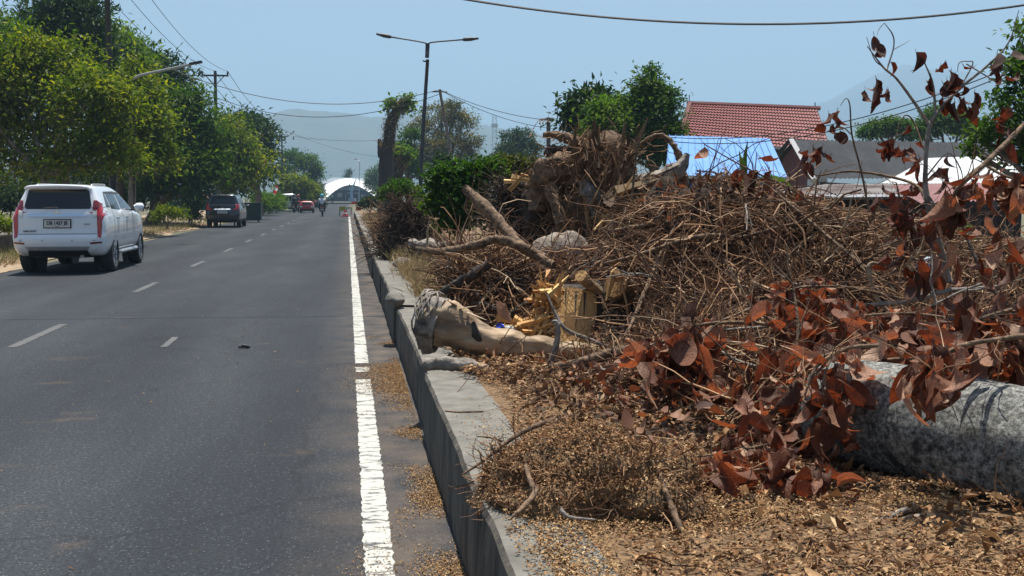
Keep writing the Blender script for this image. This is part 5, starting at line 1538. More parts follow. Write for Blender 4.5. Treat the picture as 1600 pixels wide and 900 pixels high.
def chunk(label, pts, rads, d, m1, seed, cutm=None):
    root = empty('log_offcut', GP(pts[0][0], d, MZ)); tag(root, label, 'log')
    pp = off(path_of([(x, y, d + k * .25) for k, (x, y) in enumerate(pts)]), root)
    mb = MB(); mb.tube(pp, np.array(rads) / FPX * d, 11, jag=.12, seed=seed, res=2); mb.build('log', M[m1], root, False)
    t0 = unit(pp[0] - pp[1])
    mb = MB(); mb.tube([pp[0] + t0 * .0, pp[0] + t0 * .012], np.array([rads[0] * 1.0, rads[0] * .96]) / FPX * d, 11, jag=.1); mb.build('cut_face', M[cutm or 'cut_wood'], root)
chunk('small pale offcut leaning behind the sawn log', [(908, 432), (934, 456)], [10, 9], 8.1, 'pale_wood', 3)
chunk('split offcut with pale wedge beside the sawn log', [(962, 446), (1000, 462)], [21, 22], 8.2, 'bark', 5)
root = bpy.data.objects['log_offcut.001']
mb = MB(); q = [P(948, 470, 8.05), P(956, 425, 8.02), (P(964, 418, 8.1)), P(985, 440, 8.2), P(972, 446, 8.1), P(962, 440, 8.06)]
poly(mb, off(q, root), thick=(0, .05, 0)); mb.build('split_wedge', M['cut_wood'], root)

def shards(mb, pts, along, n, L, r, g, spread, jit=.25):
    """fibres of torn wood: pts centre line, along direction"""
    pts = np.asarray(pts)
    t = g.random(n) * (len(pts) - 1)
    i = np.minimum(t.astype(int), len(pts) - 2)
    c = pts[i] + (pts[i + 1] - pts[i]) * (t - i)[:, None] + g.normal(0, 1, (n, 3)) * spread
    d_ = unit(np.asarray(along)[None] + g.normal(0, jit, (n, 3)))
    twigs(mb, c - d_ * (L * .5), d_, L * g.uniform(.5, 1.4, n), r * g.uniform(.5, 1.6, n), K=4, sides=4, wander=.05, g=g, taper=.12)
g = np.random.default_rng(77)
root = empty('splintered_wood', GP(850, 8.1, MZ)); tag(root, 'torn yellow splinters of wood beside the sawn log', 'wood')
mb = MB()
shards(mb, off(path_of([(850, 460, 8.0), (865, 455, 7.95)]), root), P(870, 440, 8) - P(840, 470, 8), 46, .22, .018, g, .03)
shards(mb, off(path_of([(812, 530, 8.0), (852, 503, 8.0)]), root), P(890, 490, 8) - P(820, 520, 8), 70, .30, .020, g, .045)
mb.build('splinter_mass', M['raw_wood'], root)['kind'] = 'stuff'
q = [P(775, 470, 8.1), P(790, 475, 8.0), P(800, 500, 7.95), P(797, 505, 7.95), P(778, 490, 8.05)]
mb = MB(); poly(mb, off(q, root), thick=(0, .02, 0)); mb.build('bark_slab', simple('red_bark', (.24, .10, .05), (.34, .16, .08), scale=20, rough=.8, bump=.5), root)

# uprooted stump, the tallest thing of the heap
DS = 11.0
root = empty('uprooted_stump', GP(930, DS, MZ)); tag(root, 'uprooted tree stump with torn splintered wood on top of the heap', 'stump')
def limb(nm_, pts, rads, m='bark', jag=.25, sides=12, d=DS, res=6, seed=1):
    pp = off(path_of([(p[0], p[1], d + (p[2] if len(p) > 2 else 0)) for p in pts]), root)
    return MB().tube(pp, np.array(rads) / FPX * d, sides + 6, jag=jag, res=res + 4, seed=seed, ridge=.34, rk=4.2).build(nm_, M[m], root, True)
limb('trunk', [(930, 430), (928, 370), (930, 320), (938, 270), (938, 232), (934, 206)], [52, 46, 36, 32, 27, 16], 'bark', .35, 22, seed=3)
limb('trunk_flank', [(975, 400, -.1), (965, 350, -.2), (962, 300, -.15), (978, 250, 0), (990, 226, 0)], [26, 22, 19, 14, 7], 'bark', .3, 14, seed=15)
limb('root_limb', [(970, 360, -.3), (1010, 345, -.35), (1045, 352, -.4), (1075, 370, -.4)], [17, 13, 10, 6], 'bark', .25, 10, seed=23)
limb('trunk_flank', [(945, 400, -.2), (932, 340, -.25), (922, 310, -.25), (905, 270, -.1)], [18, 16, 15, 8], 'bark_grey', .3, 12, seed=5)
limb('root_limb', [(930, 300, -.1), (908, 262, -.15), (880, 258, -.1), (858, 270, 0), (846, 290, .1), (842, 330, .1)], [24, 21, 18, 20, 18, 15], 'bark', .3, seed=7)
limb('root_limb', [(940, 250), (905, 226), (872, 212), (848, 211)], [10, 9, 6, 3], 'bark', .2, 8)
limb('root_limb', [(915, 255), (885, 240), (862, 237), (850, 243)], [12, 10, 7, 3], 'bark_dark', .25, 8)
limb('root_limb', [(852, 285), (838, 272), (834, 262)], [14, 11, 4], 'bark', .3, 9)
limb('root_limb', [(860, 288, -.2), (868, 315, -.25), (878, 350, -.3)], [10, 9, 8], 'bark', .15, 9)
limb('root_limb', [(930, 345, -.1), (965, 318, -.15), (1000, 292, -.2), (1035, 282, -.2), (1062, 265, -.2), (1074, 240, -.2)], [30, 28, 20, 14, 10, 3], 'bark_grey', .22, 12, seed=11)
limb('root_limb', [(1000, 224, .1), (1020, 214, .1), (1036, 213, .1), (1052, 226, .05), (1064, 252, 0)], [1.5, 3.2, 4, 4, 4.5], 'bark', .3, 8)
limb('root_limb', [(1058, 262), (1068, 285), (1050, 300), (1030, 315)], [8, 7, 6, 5], 'bark', .25, 8)
limb('root_limb', [(945, 290), (975, 240, -.1), (985, 222, -.1)], [14, 11, 6], 'bark', .3, 9)
TORN = [
        ([(916, 262, -.3), (928, 228, -.25), (938, 208, -.2)], (P(938, 205, 11) - P(925, 280, 11)), 40, .22, .030, .09, 'torn'),
        ([(940, 330, -.3), (962, 262, -.3), (984, 226, -.2)], (P(985, 222, 11) - P(945, 320, 11)), 46, .40, .028, .055, 'torn'),
        ([(958, 328, -.35), (990, 303, -.4), (1022, 290, -.4)], (P(1040, 282, 11) - P(955, 330, 11)), 50, .46, .028, .055, 'grey_wood'),
        ([(915, 330, -.35), (930, 375, -.4), (950, 395, -.4)], (P(935, 400, 11) - P(920, 320, 11)), 40, .30, .026, .09, 'torn'),
        ([(985, 250, -.2), (1003, 232, -.2)], (P(1003, 232, 11) - P(960, 262, 11)), 6, .35, .014, .02, 'grey_wood'),
        ([(803, 282, 0), (836, 278, 0)], (P(836, 277, 11) - P(803, 283, 11)), 6, .24, .012, .012, 'raw_wood'),
        ([(945, 345, -.5), (975, 300, -.5)], (P(985, 285, 11) - P(940, 350, 11)), 5, .6, .013, .02, 'raw_wood')]
for k, (pts, along, n, L, r, sp, m) in enumerate(TORN):
    mb = MB()
    pw = off(path_of([(p[0], p[1], DS + p[2]) for p in pts]), root)
    shards(mb, pw, along, max(4, n // 3), L * 1.1, r * 1.9, g, sp * .8, .10)
    shards(mb, pw, along, n, L * .7, r * .6, g, sp, .2)
    mb.build('torn_fibre', M[m], root)['kind'] = 'stuff'
mb = MB()       # hair roots around the stump
k = 900
c = off(path_of([(x, y, DS + z) for x, y, z in zip(g.normal(925, 45, k), g.uniform(212, 385, k), g.uniform(-.45, .2, k))]), root)
twigs(mb, c, g.normal(0, 1, (k, 3)) + [0, 0, -.5], g.uniform(.1, .45, k), .005, K=5, sides=3, wander=.5, g=g)
mb.build('hair_root', M['root'], root)['kind'] = 'stuff'
mb = MB()       # dark soil backing added behind the root arch; its colour is the hollow's shade
u = np.linspace(0, 2 * math.pi, 40); vv = np.linspace(0, math.pi, 22)
U, Vv = np.meshgrid(u, vv)
cc = off(P(885, 335, DS + .35), root)
S = np.stack([np.sin(Vv) * np.cos(U) * .52, np.sin(Vv) * np.sin(U) * .22, np.cos(Vv) * .5], -1)
S = S * (1 + .22 * fbm(S + 3, 3, 4, 2)[..., None]) + cc
grid_mesh(S[..., 0], S[..., 1], S[..., 2], mb).build('dark_hollow_backing', M['humus_shade'], root, True)

def rock(name, label, px, py, d, r, mat, seed, sq=(1, 1, .75), cat='stone', group=None):
    q = P(px, py, d)
    root = None
    g_ = np.random.default_rng(seed)
    U, Vv = np.meshgrid(np.linspace(0, 2 * math.pi, 30), np.linspace(0, math.pi, 18))
    S = np.stack([np.sin(Vv) * np.cos(U), np.sin(Vv) * np.sin(U), np.cos(Vv)], -1)
    S = S * (1 + .22 * fbm(S + seed, 1.5, 5, seed)[..., None]) * r * np.array(sq)
    o = grid_mesh(S[..., 0], S[..., 1], S[..., 2]).build(name, mat, None, True)
    o.location = Vector([float(x) for x in q])
    return tag(o, label, cat, group)
rock('boulder', 'large smooth grey boulder below the uprooted stump', 876, 408, 10.1, .30, M['rock'], 5, (1.05, .8, .9))
rock('stone', 'round white limed stone at the foot of the brown brush', 646, 380, 17.2, .09, M['whitewash'], 6)
rock('stone', 'larger white limed stone under the arching root', 669, 384, 17.0, .17, M['whitewash'], 7, (1.2, .9, .7))
rock('stone', 'small pale stone beside the arching root', 701, 381, 17.3, .09, M['whitewash'], 8, (1.6, 1, .6))
rock('stone', 'flat grey stone near the kerb below the limed stones', 630, 412, 16.9, .13, M['rock'], 9, (1.2, 1, .7))
rock('stone', 'broken pale concrete lump on the kerb edge', 618, 468, 11.4, .10, M['kerb_top'], 10, (1, 1.2, .8))
rock('stone', 'grey rubble stone under the felled branches', 1200, 585, 5.6, .05, M['rock'], 11)

# long bare roots and limbs lying on the heaps
def limb_thing(label, pts, rads, m='bark', name='bare_branch', forks=(), cat='branch'):
    q = path_of([pts[len(pts) // 2]])[0]
    root = empty(name, (q[0], q[1], MZ)); tag(root, label, cat)
    mb = MB(); mb.tube(off(path_of(pts), root), np.array(rads), 12, jag=.22, res=8, ridge=.18); mb.build('stem', M[m], root, True)
    for fp_, fr_ in forks:
        mb = MB(); mb.tube(off(path_of(fp_), root), np.array(fr_), 6, jag=.12, res=5); mb.build('side_shoot', M[m], root, True)
    return root
limb_thing('thick reddish root rising at an angle behind the limed stones', [(726, 294, 9.6), (752, 318, 9.5), (790, 358, 9.3), (815, 385, 9.1), (865, 415, 8.9)], [.035, .05, .044, .038, .03], 'bark', forks=[([(735, 305, 9.6), (727, 325, 9.6), (738, 345, 9.6)], [.02, .015, .008])])
limb_thing('long arching root over the dark hollow of the heap', [(650, 388, 9.5), (690, 393, 9.3), (740, 384, 9.1), (775, 374, 9.1), (812, 384, 9.0), (850, 402, 9.0)], [.018, .03, .035, .035, .035, .03], 'bark')
limb_thing('dark straight root slanting through the heap hollow', [(690, 458, 8.9), (725, 437, 8.8), (765, 413, 8.8)], [.03, .04, .035], 'bark_dark')
limb_thing('forked grey stick standing in front of the sawn log', [(855, 580, 7.3), (868, 545, 7.3), (872, 508, 7.3), (862, 502, 7.3)], [.02, .02, .018, .01], 'bark_grey')
limb_thing('long thin curved stick lying across the sawn log face', [(853, 456, 7.5), (868, 490, 7.45), (885, 515, 7.4), (920, 530, 7.4), (965, 548, 7.4), (1010, 560, 7.3)], [.006, .009, .012, .013, .012, .008], 'bark_grey')
limb_thing('forked grey branch lying on the sawdust near the felled trunk', [(1062, 848, 3.75), (1150, 842, 3.78), (1250, 834, 3.8), (1330, 826, 3.8), (1378, 816, 3.82)], [.008, .011, .012, .014, .017], 'bark_grey', forks=[([(1376, 817, 3.82), (1400, 804, 3.85), (1428, 790, 3.9)], [.015, .014, .011]), ([(1378, 818, 3.82), (1420, 812, 3.84), (1455, 800, 3.88)], [.013, .012, .006])])
limb_thing('thin brown stick leaning at the edge of the root clump', [(1030, 735, 4.0), (1040, 768, 3.9), (1052, 800, 3.85), (1070, 842, 3.75)], [.007, .010, .012, .009], 'bark')
limb_thing('dark root reaching over the kerb from the root clump', [(722, 742, 4.15), (752, 722, 4.2), (785, 696, 4.25), (815, 676, 4.3), (850, 660, 4.4)], [.003, .006, .008, .009, .010], 'bark', forks=[([(785, 690, 4.22), (768, 684, 4.2), (745, 682, 4.2)], [.005, .004, .002]), ([(772, 706, 4.22), (765, 692, 4.2)], [.004, .002])])
limb_thing('reddish root bent down in front of the root clump', [(820, 725, 4.0), (830, 755, 3.9), (836, 770, 3.85), (815, 795, 3.75), (795, 812, 3.7)], [.006, .009, .010, .008, .004], 'bark')
limb_thing('pale stick lying flat below the root clump', [(875, 795, 3.7), (890, 808, 3.68), (930, 812, 3.68)], [.007, .006, .003], 'bark_grey')
limb_thing('short twig with grey bark on the kerb top', [(695, 642, 4.7), (718, 644, 4.7), (755, 643, 4.75)], [.003, .004, .003], 'bark')
limb_thing('thick pale stick resting along the top of the brush heap', [(945, 412, 8.2), (1000, 398, 8.1), (1060, 378, 8.05), (1110, 368, 8.0), (1160, 372, 8.0)], [.012, .016, .018, .016, .010], 'bark')
limb_thing('long brown stick sloping down the face of the brush heap', [(960, 360, 8.7), (1010, 352, 8.6), (1080, 350, 8.5), (1130, 354, 8.4)], [.012, .015, .014, .008], 'bark')
limb_thing('crooked stick running down towards the hanging leaves', [(1060, 345, 8.4), (1030, 400, 8.1), (1010, 450, 7.8), (985, 510, 7.5), (972, 530, 7.4)], [.008, .012, .014, .012, .008], 'bark')
limb_thing('pale hooked vine in the middle of the brush', [(1405, 500, 6.6), (1372, 470, 6.6), (1358, 425, 6.6), (1362, 412, 6.6), (1385, 414, 6.6)], [.008, .013, .014, .011, .005], 'pale_wood')
limb_thing('thin straight stick crossing the brush heap diagonally', [(1200, 290, 8.0), (1265, 345, 7.7), (1330, 400, 7.4), (1400, 455, 7.1)], [.006, .010, .012, .008], 'bark')
limb_thing('thin stick rising from the brush before the rusty awning', [(1260, 352, 8.0), (1285, 330, 8.0), (1308, 310, 8.0)], [.012, .010, .007], 'bark')
limb_thing('thin dark branch crossing in front of the shed', [(1500, 345, 5.4), (1530, 415, 5.3), (1570, 475, 5.2), (1640, 530, 5.1)], [.005, .008, .009, .010], 'bark_dark')
limb_thing('long stick lying level below the pale sapling', [(1330, 480, 6.3), (1420, 470, 6.4), (1480, 455, 6.5), (1560, 448, 6.6)], [.010, .013, .014, .010], 'bark_grey')
limb_thing('slim stick crossing level behind the hanging leaves', [(1090, 520, 6.3), (1180, 512, 6.3), (1270, 508, 6.3), (1360, 505, 6.3)], [.006, .009, .009, .006], 'bark_grey')
limb_thing('bowed bare stem over the white canopy', [(1275, 275, 7.4), (1330, 268, 7.3), (1390, 276, 7.2), (1432, 290, 7.0), (1446, 312, 6.9)], [.004, .007, .009, .010, .011], 'bark')
limb_thing('thin upright shoot beside the uprooted stump', [(985, 340, 10.2), (990, 280, 10.2), (994, 230, 10.2), (985, 215, 10.2)], [.012, .010, .008, .004], 'bark')
limb_thing('pale thin stem standing beside the limed stones', [(668, 388, 16.6), (668, 362, 16.6), (671, 344, 16.6)], [.016, .016, .010], 'pale_wood')

# ------------------------------------------------------------------ big dead leaves
def leaf_mesh(seed, curl, fold, wav):
    g2 = np.random.default_rng(seed)
    nl, nw = 9, 5
    t = np.linspace(0, 1, nl)
    wid = np.sin(np.clip(t * 1.02, 0, 1) ** .8 * math.pi) ** .75 * (1 - .18 * t)
    wid[0], wid[-1] = .03, .02
    u = np.linspace(-1, 1, nw)
    T, Uu = np.meshgrid(t, u, indexing='ij')
    X = Uu * wid[:, None] * .26
    ang = curl * T
    Y = np.sin(ang) / curl if abs(curl) > .05 else T
    Z = -(1 - np.cos(ang)) / curl if abs(curl) > .05 else T * 0
    pn = np.stack([X * 3 + seed, Y * 3, T * 0], -1)
    Z = Z + abs(Uu) ** 1.3 * wid[:, None] * .26 * fold + wav * vnoise(pn, 2.2, seed) * (abs(Uu) + .3)
    X = X * (1 - .35 * abs(fold)) + .05 * math.sin(seed) * T ** 2
    return X, Y, Z
M['litter_dark'] = leafy('dark_leaf_litter', [(0, (.03, .016, .009)), (.5, (.12, .06, .03)), (.85, (.27, .15, .075)), (1, (.44, .29, .17))], trans=.12, rough=.75)
M['litter_red'] = leafy('red_brown_litter', [(0, (.06, .024, .014)), (.5, (.16, .07, .038)), (1, (.36, .20, .12))], trans=.2, rough=.65, tcol=(1.2, .6, .3))
LEAF = []
for s in range(16):
    gg = np.random.default_rng(100 + s)
    X, Y, Z = leaf_mesh(s + 1, gg.uniform(-2.6, 2.8), gg.uniform(-.5, 1.9), gg.uniform(.06, .2))
    mb = grid_mesh(X, Y, Z)
    mb.tube([(0, -.16, 0), (0, 0, 0), (0, .3, -.002)], [.008, .010, .006], 4)
    o = mb.build('leaf_variant', M['dead_leaf'], None, True)
    LEAF.append(o.data); bpy.data.objects.remove(o)
LEAFD = []
for me in LEAF:
    m2 = me.copy(); m2.materials.clear(); m2.materials.append(M['dark_leaf']); LEAFD.append(m2)
def leaf_stuff(label, pos, size, tilt, mat, seed, parent=None):
    g3 = np.random.default_rng(seed)
    mb = MB()
    tmpl = [np.stack(leaf_mesh(s_ + 31, g3.uniform(-2.2, 2.4), g3.uniform(-.4, 1.5), g3.uniform(.06, .18)), -1)[::2, ::2] for s_ in range(8)]
    for q, sz_ in zip(pos, size):
        A = tmpl[int(g3.integers(8))]
        sh = A.shape[:2]
        y_ = unit(g3.normal(0, 1, 3) * [1, 1, tilt]); r_ = unit(g3.normal(0, tilt, 3) + [0, 0, 1])
        x_ = unit(np.cross(y_, r_)); z_ = np.cross(x_, y_)
        B = (A[..., :1] * x_ * g3.uniform(.7, 1.3) + A[..., 1:2] * y_ + A[..., 2:] * z_) * sz_ + q
        grid_mesh(B[..., 0], B[..., 1], B[..., 2], mb)
    return tag(mb.build('leaf_litter', mat, parent, True), label, None if parent else 'litter', kind='stuff')
# heaps: core coloured dark as the shade in the gaps, plus uncountable twigs; kept clear of the things that stick out of them
def project(p):
    q = np.asarray(p) - CAMP
    z = q @ cF
    return 800 + FPX * (q @ cR) / z, 450 - FPX * (q @ cU) / z, z
CLEAR = [(632, 448, 990, 565, 8.2, .93), (826, 340, 925, 382, 10.4, .7), (835, 195, 1078, 305, 11.6, .95), (1078, 200, 1320, 300, 12, .85), (1320, 200, 1600, 325, 12, .8), (630, 350, 720, 402, 13, .4), (720, 285, 830, 380, 9.8, .85), (1295, 560, 1700, 800, 4.9, .98)]
def keep_clear(root, g3):
    loc = np.array(root.location)
    def f(pts):
        x, y_, z = project(pts + loc)
        k = (pts[..., 0] + loc[0]).min(1) > g3.uniform(.5, .8, len(pts))
        for x0, y0, x1, y1, dmax, pr in CLEAR:
            hit = ((x > x0) & (x < x1) & (y_ > y0) & (y_ < y1) & (z < dmax)).any(1)
            k &= ~(hit & (g3.random(len(pts)) < pr))
        return k
    return f
def heap_thing(name, label, region, nt_, nf, seed, cat='brush heap', tw='twig', lmin=.25, lmax=.95, rmin=.0035, rmax=.010, up=.18, core=True, zf=surf, nb=0, nl=0):
    """region: list of (px, d, radius m, weight)"""
    g_ = np.random.default_rng(seed)
    cen = np.array([GP(a, b)[:2] for a, b, _, _ in region]); rad = np.array([c_ for _, _, c_, _ in region]); wt = np.array([w_ for *_, w_ in region], float)
    root = empty(name, (cen[:, 0].mean(), cen[:, 1].mean(), MZ)); tag(root, label, cat)
    def sample(n):
        k = g_.choice(len(rad), n, p=wt / wt.sum())
        xy = cen[k] + g_.normal(0, .48, (n, 2)) * rad[k][:, None]
        xy[:, 0] = np.where(xy[:, 0] < .9, .9 + abs(xy[:, 0] - .9) * .5, xy[:, 0])
        return xy
    if core:
        lo, hi = (cen - rad[:, None] * 1.3).min(0), (cen + rad[:, None] * 1.3).max(0)
        lo[0] = max(lo[0], .86)
        nx, ny = int((hi[0] - lo[0]) / .045), int((hi[1] - lo[1]) / .045)
        X, Y = np.meshgrid(np.linspace(lo[0], hi[0], nx), np.linspace(lo[1], hi[1], ny))
        Z = zf(X, Y)
        pn = np.stack([X, Y, X * 0], -1)
        Z = Z + .05 * np.clip((Z - MZ) * 4, 0, 1) * fbm(pn, 9, 3, seed) - .06
        Z = np.where(Z < MZ - .03, MZ - .2, Z)
        grid_mesh(off(np.stack([X, Y, Z], -1), root)[..., 0], off(np.stack([X, Y, Z], -1), root)[..., 1], Z - MZ).build('core', M['humus_shade'], root, True)
    mb = MB()
    xy = sample(nt_)
    z = zf(xy[:, 0], xy[:, 1]) + abs(g_.normal(0, .06, nt_)) - .02
    d_ = g_.normal(0, 1, (nt_, 3)) * [1, 1, .3] + [0, 0, up]
    fl = lambda x, y_: zf(x + root.location[0], y_ + root.location[1]) - root.location[2] + .004
    st = off(np.column_stack([xy, z]), root)
    L = g_.uniform(lmin, lmax, nt_) * g_.uniform(.6, 1.2, nt_)
    twigs(mb, st, d_, L, g_.uniform(rmin, rmax, nt_) ** 1.0, K=7, sides=4, wander=.26, grav=.05, floor=fl, g=g_, keep=keep_clear(root, g_))
    mb.build('twigs', M[tw], root)['kind'] = 'stuff'
    if nf:
        mb = MB()
        xy = sample(nf)
        z = zf(xy[:, 0], xy[:, 1]) + g_.uniform(-.02, .05, nf)
        twigs(mb, off(np.column_stack([xy, z]), root), g_.normal(0, 1, (nf, 3)), g_.uniform(.08, .3, nf), g_.uniform(.0018, .0035, nf), K=5, sides=3, wander=.55, g=g_, keep=keep_clear(root, g_))
        mb.build('root_fibre', M['root'], root)['kind'] = 'stuff'
    for k in range(nb):                                 # thicker forked branches, each its own part
        q = sample(1)[0]
        p0 = np.array([q[0], q[1], float(zf(q[0], q[1])) + g_.uniform(.0, .10)]) - np.array(root.location)
        r0 = g_.uniform(.007, .015); L0 = g_.uniform(.5, 1.4)
        mb = MB()
        d0 = g_.normal(0, 1, 3) * [1, 1, .25] + [0, 0, up * .6]
        kc = keep_clear(root, g_)
        pt = twigs(mb, [p0], [d0], [L0], [r0], K=9, sides=6, wander=.16, grav=.02, floor=fl, g=g_, taper=.5)
        if not kc(pt)[0] or pt[..., 0].min() + root.location[0] < .72 or project(pt + np.array(root.location))[1].min() < 292: continue
        for j in (3, 5, 6):
            twigs(mb, [pt[0, j]], [unit(pt[0, j] - pt[0, j - 1]) + g_.normal(0, .6, 3)], [L0 * g_.uniform(.25, .5)], [r0 * .6], K=6, sides=5, wander=.2, floor=fl, g=g_)
        mb.build('branch', M[('bark', 'bark_grey', 'bark', 'pale_wood')[k % 4]] if k % 9 else M['pale_wood'], root, True)
    if nl:
        xy = sample(nl)
        leaf_stuff(None, off(np.column_stack([xy, zf(xy[:, 0], xy[:, 1]) + g_.uniform(-.01, .08, nl)]), root), g_.uniform(.04, .10, nl), .8, M['litter_red'], seed + 600, root)
    return root
heap_thing('brush_heap', 'tall tangled heap of brown twigs and roots in front of the blue roof', [(1130, 8.9, .95, 3), (1235, 8.3, .85, 2.4), (1050, 8.9, .7, 1.6), (1180, 7.5, .6, 1.2), (1060, 7.8, .5, 1.0), (1000, 7.9, .4, .8)], 3600, 8000, 1, nb=60, nl=420)
heap_thing('brush_heap', 'lower tangle of thin stalks before the rusty awning', [(1340, 9.0, .8, 2), (1450, 9.1, .8, 2), (1330, 7.6, .6, 1.4), (1480, 7.2, .7, 1.2), (1580, 8.2, .8, .9)], 2900, 4200, 2, up=.55, lmin=.2, lmax=.7, rmin=.003, rmax=.008, nb=36, nl=320)
heap_thing('root_heap', 'dark root mass with hollow beside the kerb under the arching root', [(735, 9.6, .5, 1.6), (690, 9.5, .3, .8), (780, 9.1, .5, 1.3), (830, 10.0, .6, 1.2), (930, 9.8, .6, 1.2)], 3000, 4800, 3, tw='twig', up=.10, nb=44, nl=260)
heap_thing('brush_litter_heap', 'layer of broken twigs around the logs and hanging leaves', [(860, 7.4, .7, 1.2), (960, 7.2, .6, 1.4), (1060, 6.6, .6, 1.4), (1180, 6.2, .7, 1.4), (1330, 6.2, .7, 1.2), (1480, 6.3, .7, 1.0), (1250, 5.4, .4, .6), (720, 7.6, .35, .5)], 3000, 1800, 4, up=.04, lmin=.15, lmax=.7, rmin=.0025, rmax=.007, core=True, nb=30, nl=300)
root = empty('straw_bundle', GP(1170, 5.3, MZ)); tag(root, 'fan of straight pale stalks under the hanging leaves', 'stalks')
g_ = np.random.default_rng(12)
mb = MB(); n = 90
c = off(path_of([(x, y, d) for x, y, d in zip(g_.uniform(1130, 1200, n), g_.uniform(640, 692, n), g_.uniform(5.0, 5.3, n))]), root)
al = P(1300, 560, 5.6) - P(1150, 680, 5.1)
twigs(mb, c, al[None] + g_.normal(0, .12, (n, 3)), g_.uniform(.3, .75, n), g_.uniform(.002, .004, n), K=4, sides=3, wander=.04, g=g_); mb.build('stalk_mass', M['grey_wood'], root)['kind'] = 'stuff'
mb = MB(); n = 46
c = path_of([(x, y, d) for x, y, d in zip(g_.uniform(860, 990, n), g_.uniform(520, 548, n), g_.uniform(7.0, 7.4, n))])
root = empty('creeper_fringe', GP(930, 7.2, MZ)); tag(root, 'fringe of pale curled root hairs hanging from a fallen root', 'roots')
twigs(mb, off(c, root), g_.normal(0, .5, (n, 3)) + [0, -.3, -.6], g_.uniform(.12, .30, n), g_.uniform(.003, .005, n), K=7, sides=4, wander=.28, g=g_); mb.build('root_hairs', M['grey_wood'], root)['kind'] = 'stuff'
mb = MB(); mb.tube(off(path_of([(855, 575, 7.05), (910, 566, 7.05), (960, 550, 7.1), (1000, 545, 7.2)]), root), [.02, .035, .04, .03], 9, jag=.2, res=5); mb.build('fallen_root', M['bark'], root, True)

# root clump in the near litter
root = empty('root_clump', G(932, 778, MZ)); tag(root, 'rounded clump of soil and matted roots near the kerb', 'root clump')
U, R_ = np.meshgrid(np.linspace(0, 2 * math.pi, 90), np.linspace(0, 1, 40))
hx, hy, hh = .47, .40, .25
prof = np.clip(1 - R_ ** 2.2, 0, 1) ** .75
X = R_ * np.cos(U) * hx; Y = R_ * np.sin(U) * hy + .12
pn = np.stack([X, Y, prof], -1)
k_ = 1 + .16 * fbm(pn, 4, 4, 31)
X, Y = X * k_, Y * k_
Z = prof * hh * (1 + .28 * fbm(pn, 5, 4, 33)) + .012 * fbm(pn, 30, 2, 35) - .03
grid_mesh(X, Y, Z).build('soil_mound', M['soil'], root, True)
g_ = np.random.default_rng(14)
cpts = np.stack([X, Y, Z], -1)[4:-1].reshape(-1, 3)
mb = MB(); n = 620
c = cpts[g_.integers(len(cpts) // 2, len(cpts), n)]
c = c[(c[:, 0] < -.1) | (c[:, 1] < 0)]; n = len(c)
o_ = unit(c - [0, .12, 0])
twigs(mb, c - o_ * .01, o_ * .5 + g_.normal(0, .7, (n, 3)) + [0, -.2, -.15], g_.uniform(.05, .22, n), g_.uniform(.0015, .0045, n), K=6, sides=3, wander=.4, g=g_)
mb.build('matted_roots', M['root'], root)['kind'] = 'stuff'
mb = MB(); n = 26000
ri = np.clip((np.sqrt(g_.random(n)) * 40).astype(int), 0, 39); ci = g_.integers(0, 90, n)
c = np.stack([X, Y, Z], -1)[ri, ci] + g_.normal(0, .009, (n, 3)); c[:, 2] += .004
leaves(mb, c, g_.normal(0, 1, (n, 3)) * [1, 1, .4], g_.normal(0, .5, (n, 3)) + [0, 0, 1], g_.uniform(.006, .022, n), g_.uniform(.004, .011, n), fold=.3)
mb.build('crumbs', M['litter'], root)['kind'] = 'stuff'

# ------------------------------------------------------------------ sawdust and leaf litter, stuff
g_ = np.random.default_rng(15)
def scatter(name, label, mat, xy, zf, Lr, Wr, fold, tilt=.5, lift=.004, cat=None):
    n = len(xy)
    z = zf(xy[:, 0], xy[:, 1]) + lift + abs(g_.normal(0, lift, n))
    mb = MB()
    leaves(mb, np.column_stack([xy, z]), g_.normal(0, 1, (n, 3)) * [1, 1, .28], g_.normal(0, tilt, (n, 3)) + [0, 0, 1], g_.uniform(*Lr, n), g_.uniform(*Wr, n), fold=fold, bend=.15)
    return tag(mb.build(name, mat), label, cat or 'litter', kind='stuff')
n = 75000
xy = np.column_stack([.47 - abs(g_.normal(0, .19, n)), 2.6 + g_.random(n) ** 1.25 * 9.5])
dens = fbm(np.column_stack([xy * [1, .8], xy[:, 0] * 0]), 2.3, 4, 50)
hot = np.exp(-((xy[:, 1] - 9.2) / 1.0) ** 2) * 1.1
xy = xy[(dens + hot + (xy[:, 0] - .30) * 2.2 > g_.uniform(-.25, 1.1, n)) & (xy[:, 0] < .458)]
scatter('sawdust', 'tan sawdust and chips strewn between white line and kerb', M['chips'], xy, lambda x, y_: x * 0 + .004, (.005, .016), (.004, .009), .2, .35, .002)
n = 130000                                                   # sawdust over the near soil
xy = np.column_stack([g_.uniform(.52, 3.3, n), 2.3 + abs(g_.normal(0, 1.15, n))])
dens = fbm(np.column_stack([xy, xy[:, 0] * 0]), 1.6, 4, 52)
zk = lambda x, y_: np.where(x < KX1, KZ, soil_z(x, y_))
xy = xy[dens + .08 > g_.uniform(-.4, .45, n)]
xy = xy[(xy[:, 0] > .60) | (g_.random(len(xy)) < .3)]
scatter('sawdust', 'yellowish sawdust layer over the near soil and kerb top', M['chips'], xy, zk, (.006, .020), (.005, .011), .2, .35, .007)
n = 62000
xy = np.column_stack([.78 + g_.random(n) ** 1.1 * 4.2, 2.4 + g_.random(n) ** 1.5 * 8])
ed = .08 * fbm(np.column_stack([xy[:, 1], xy[:, 1] * 0, xy[:, 1] * 0]), 1.7, 3, 60)
ed = ed + np.where((xy[:, 1] > 6.6) & (xy[:, 1] < 10), -.18, .03)
xy = xy[xy[:, 0] > .80 + ed]
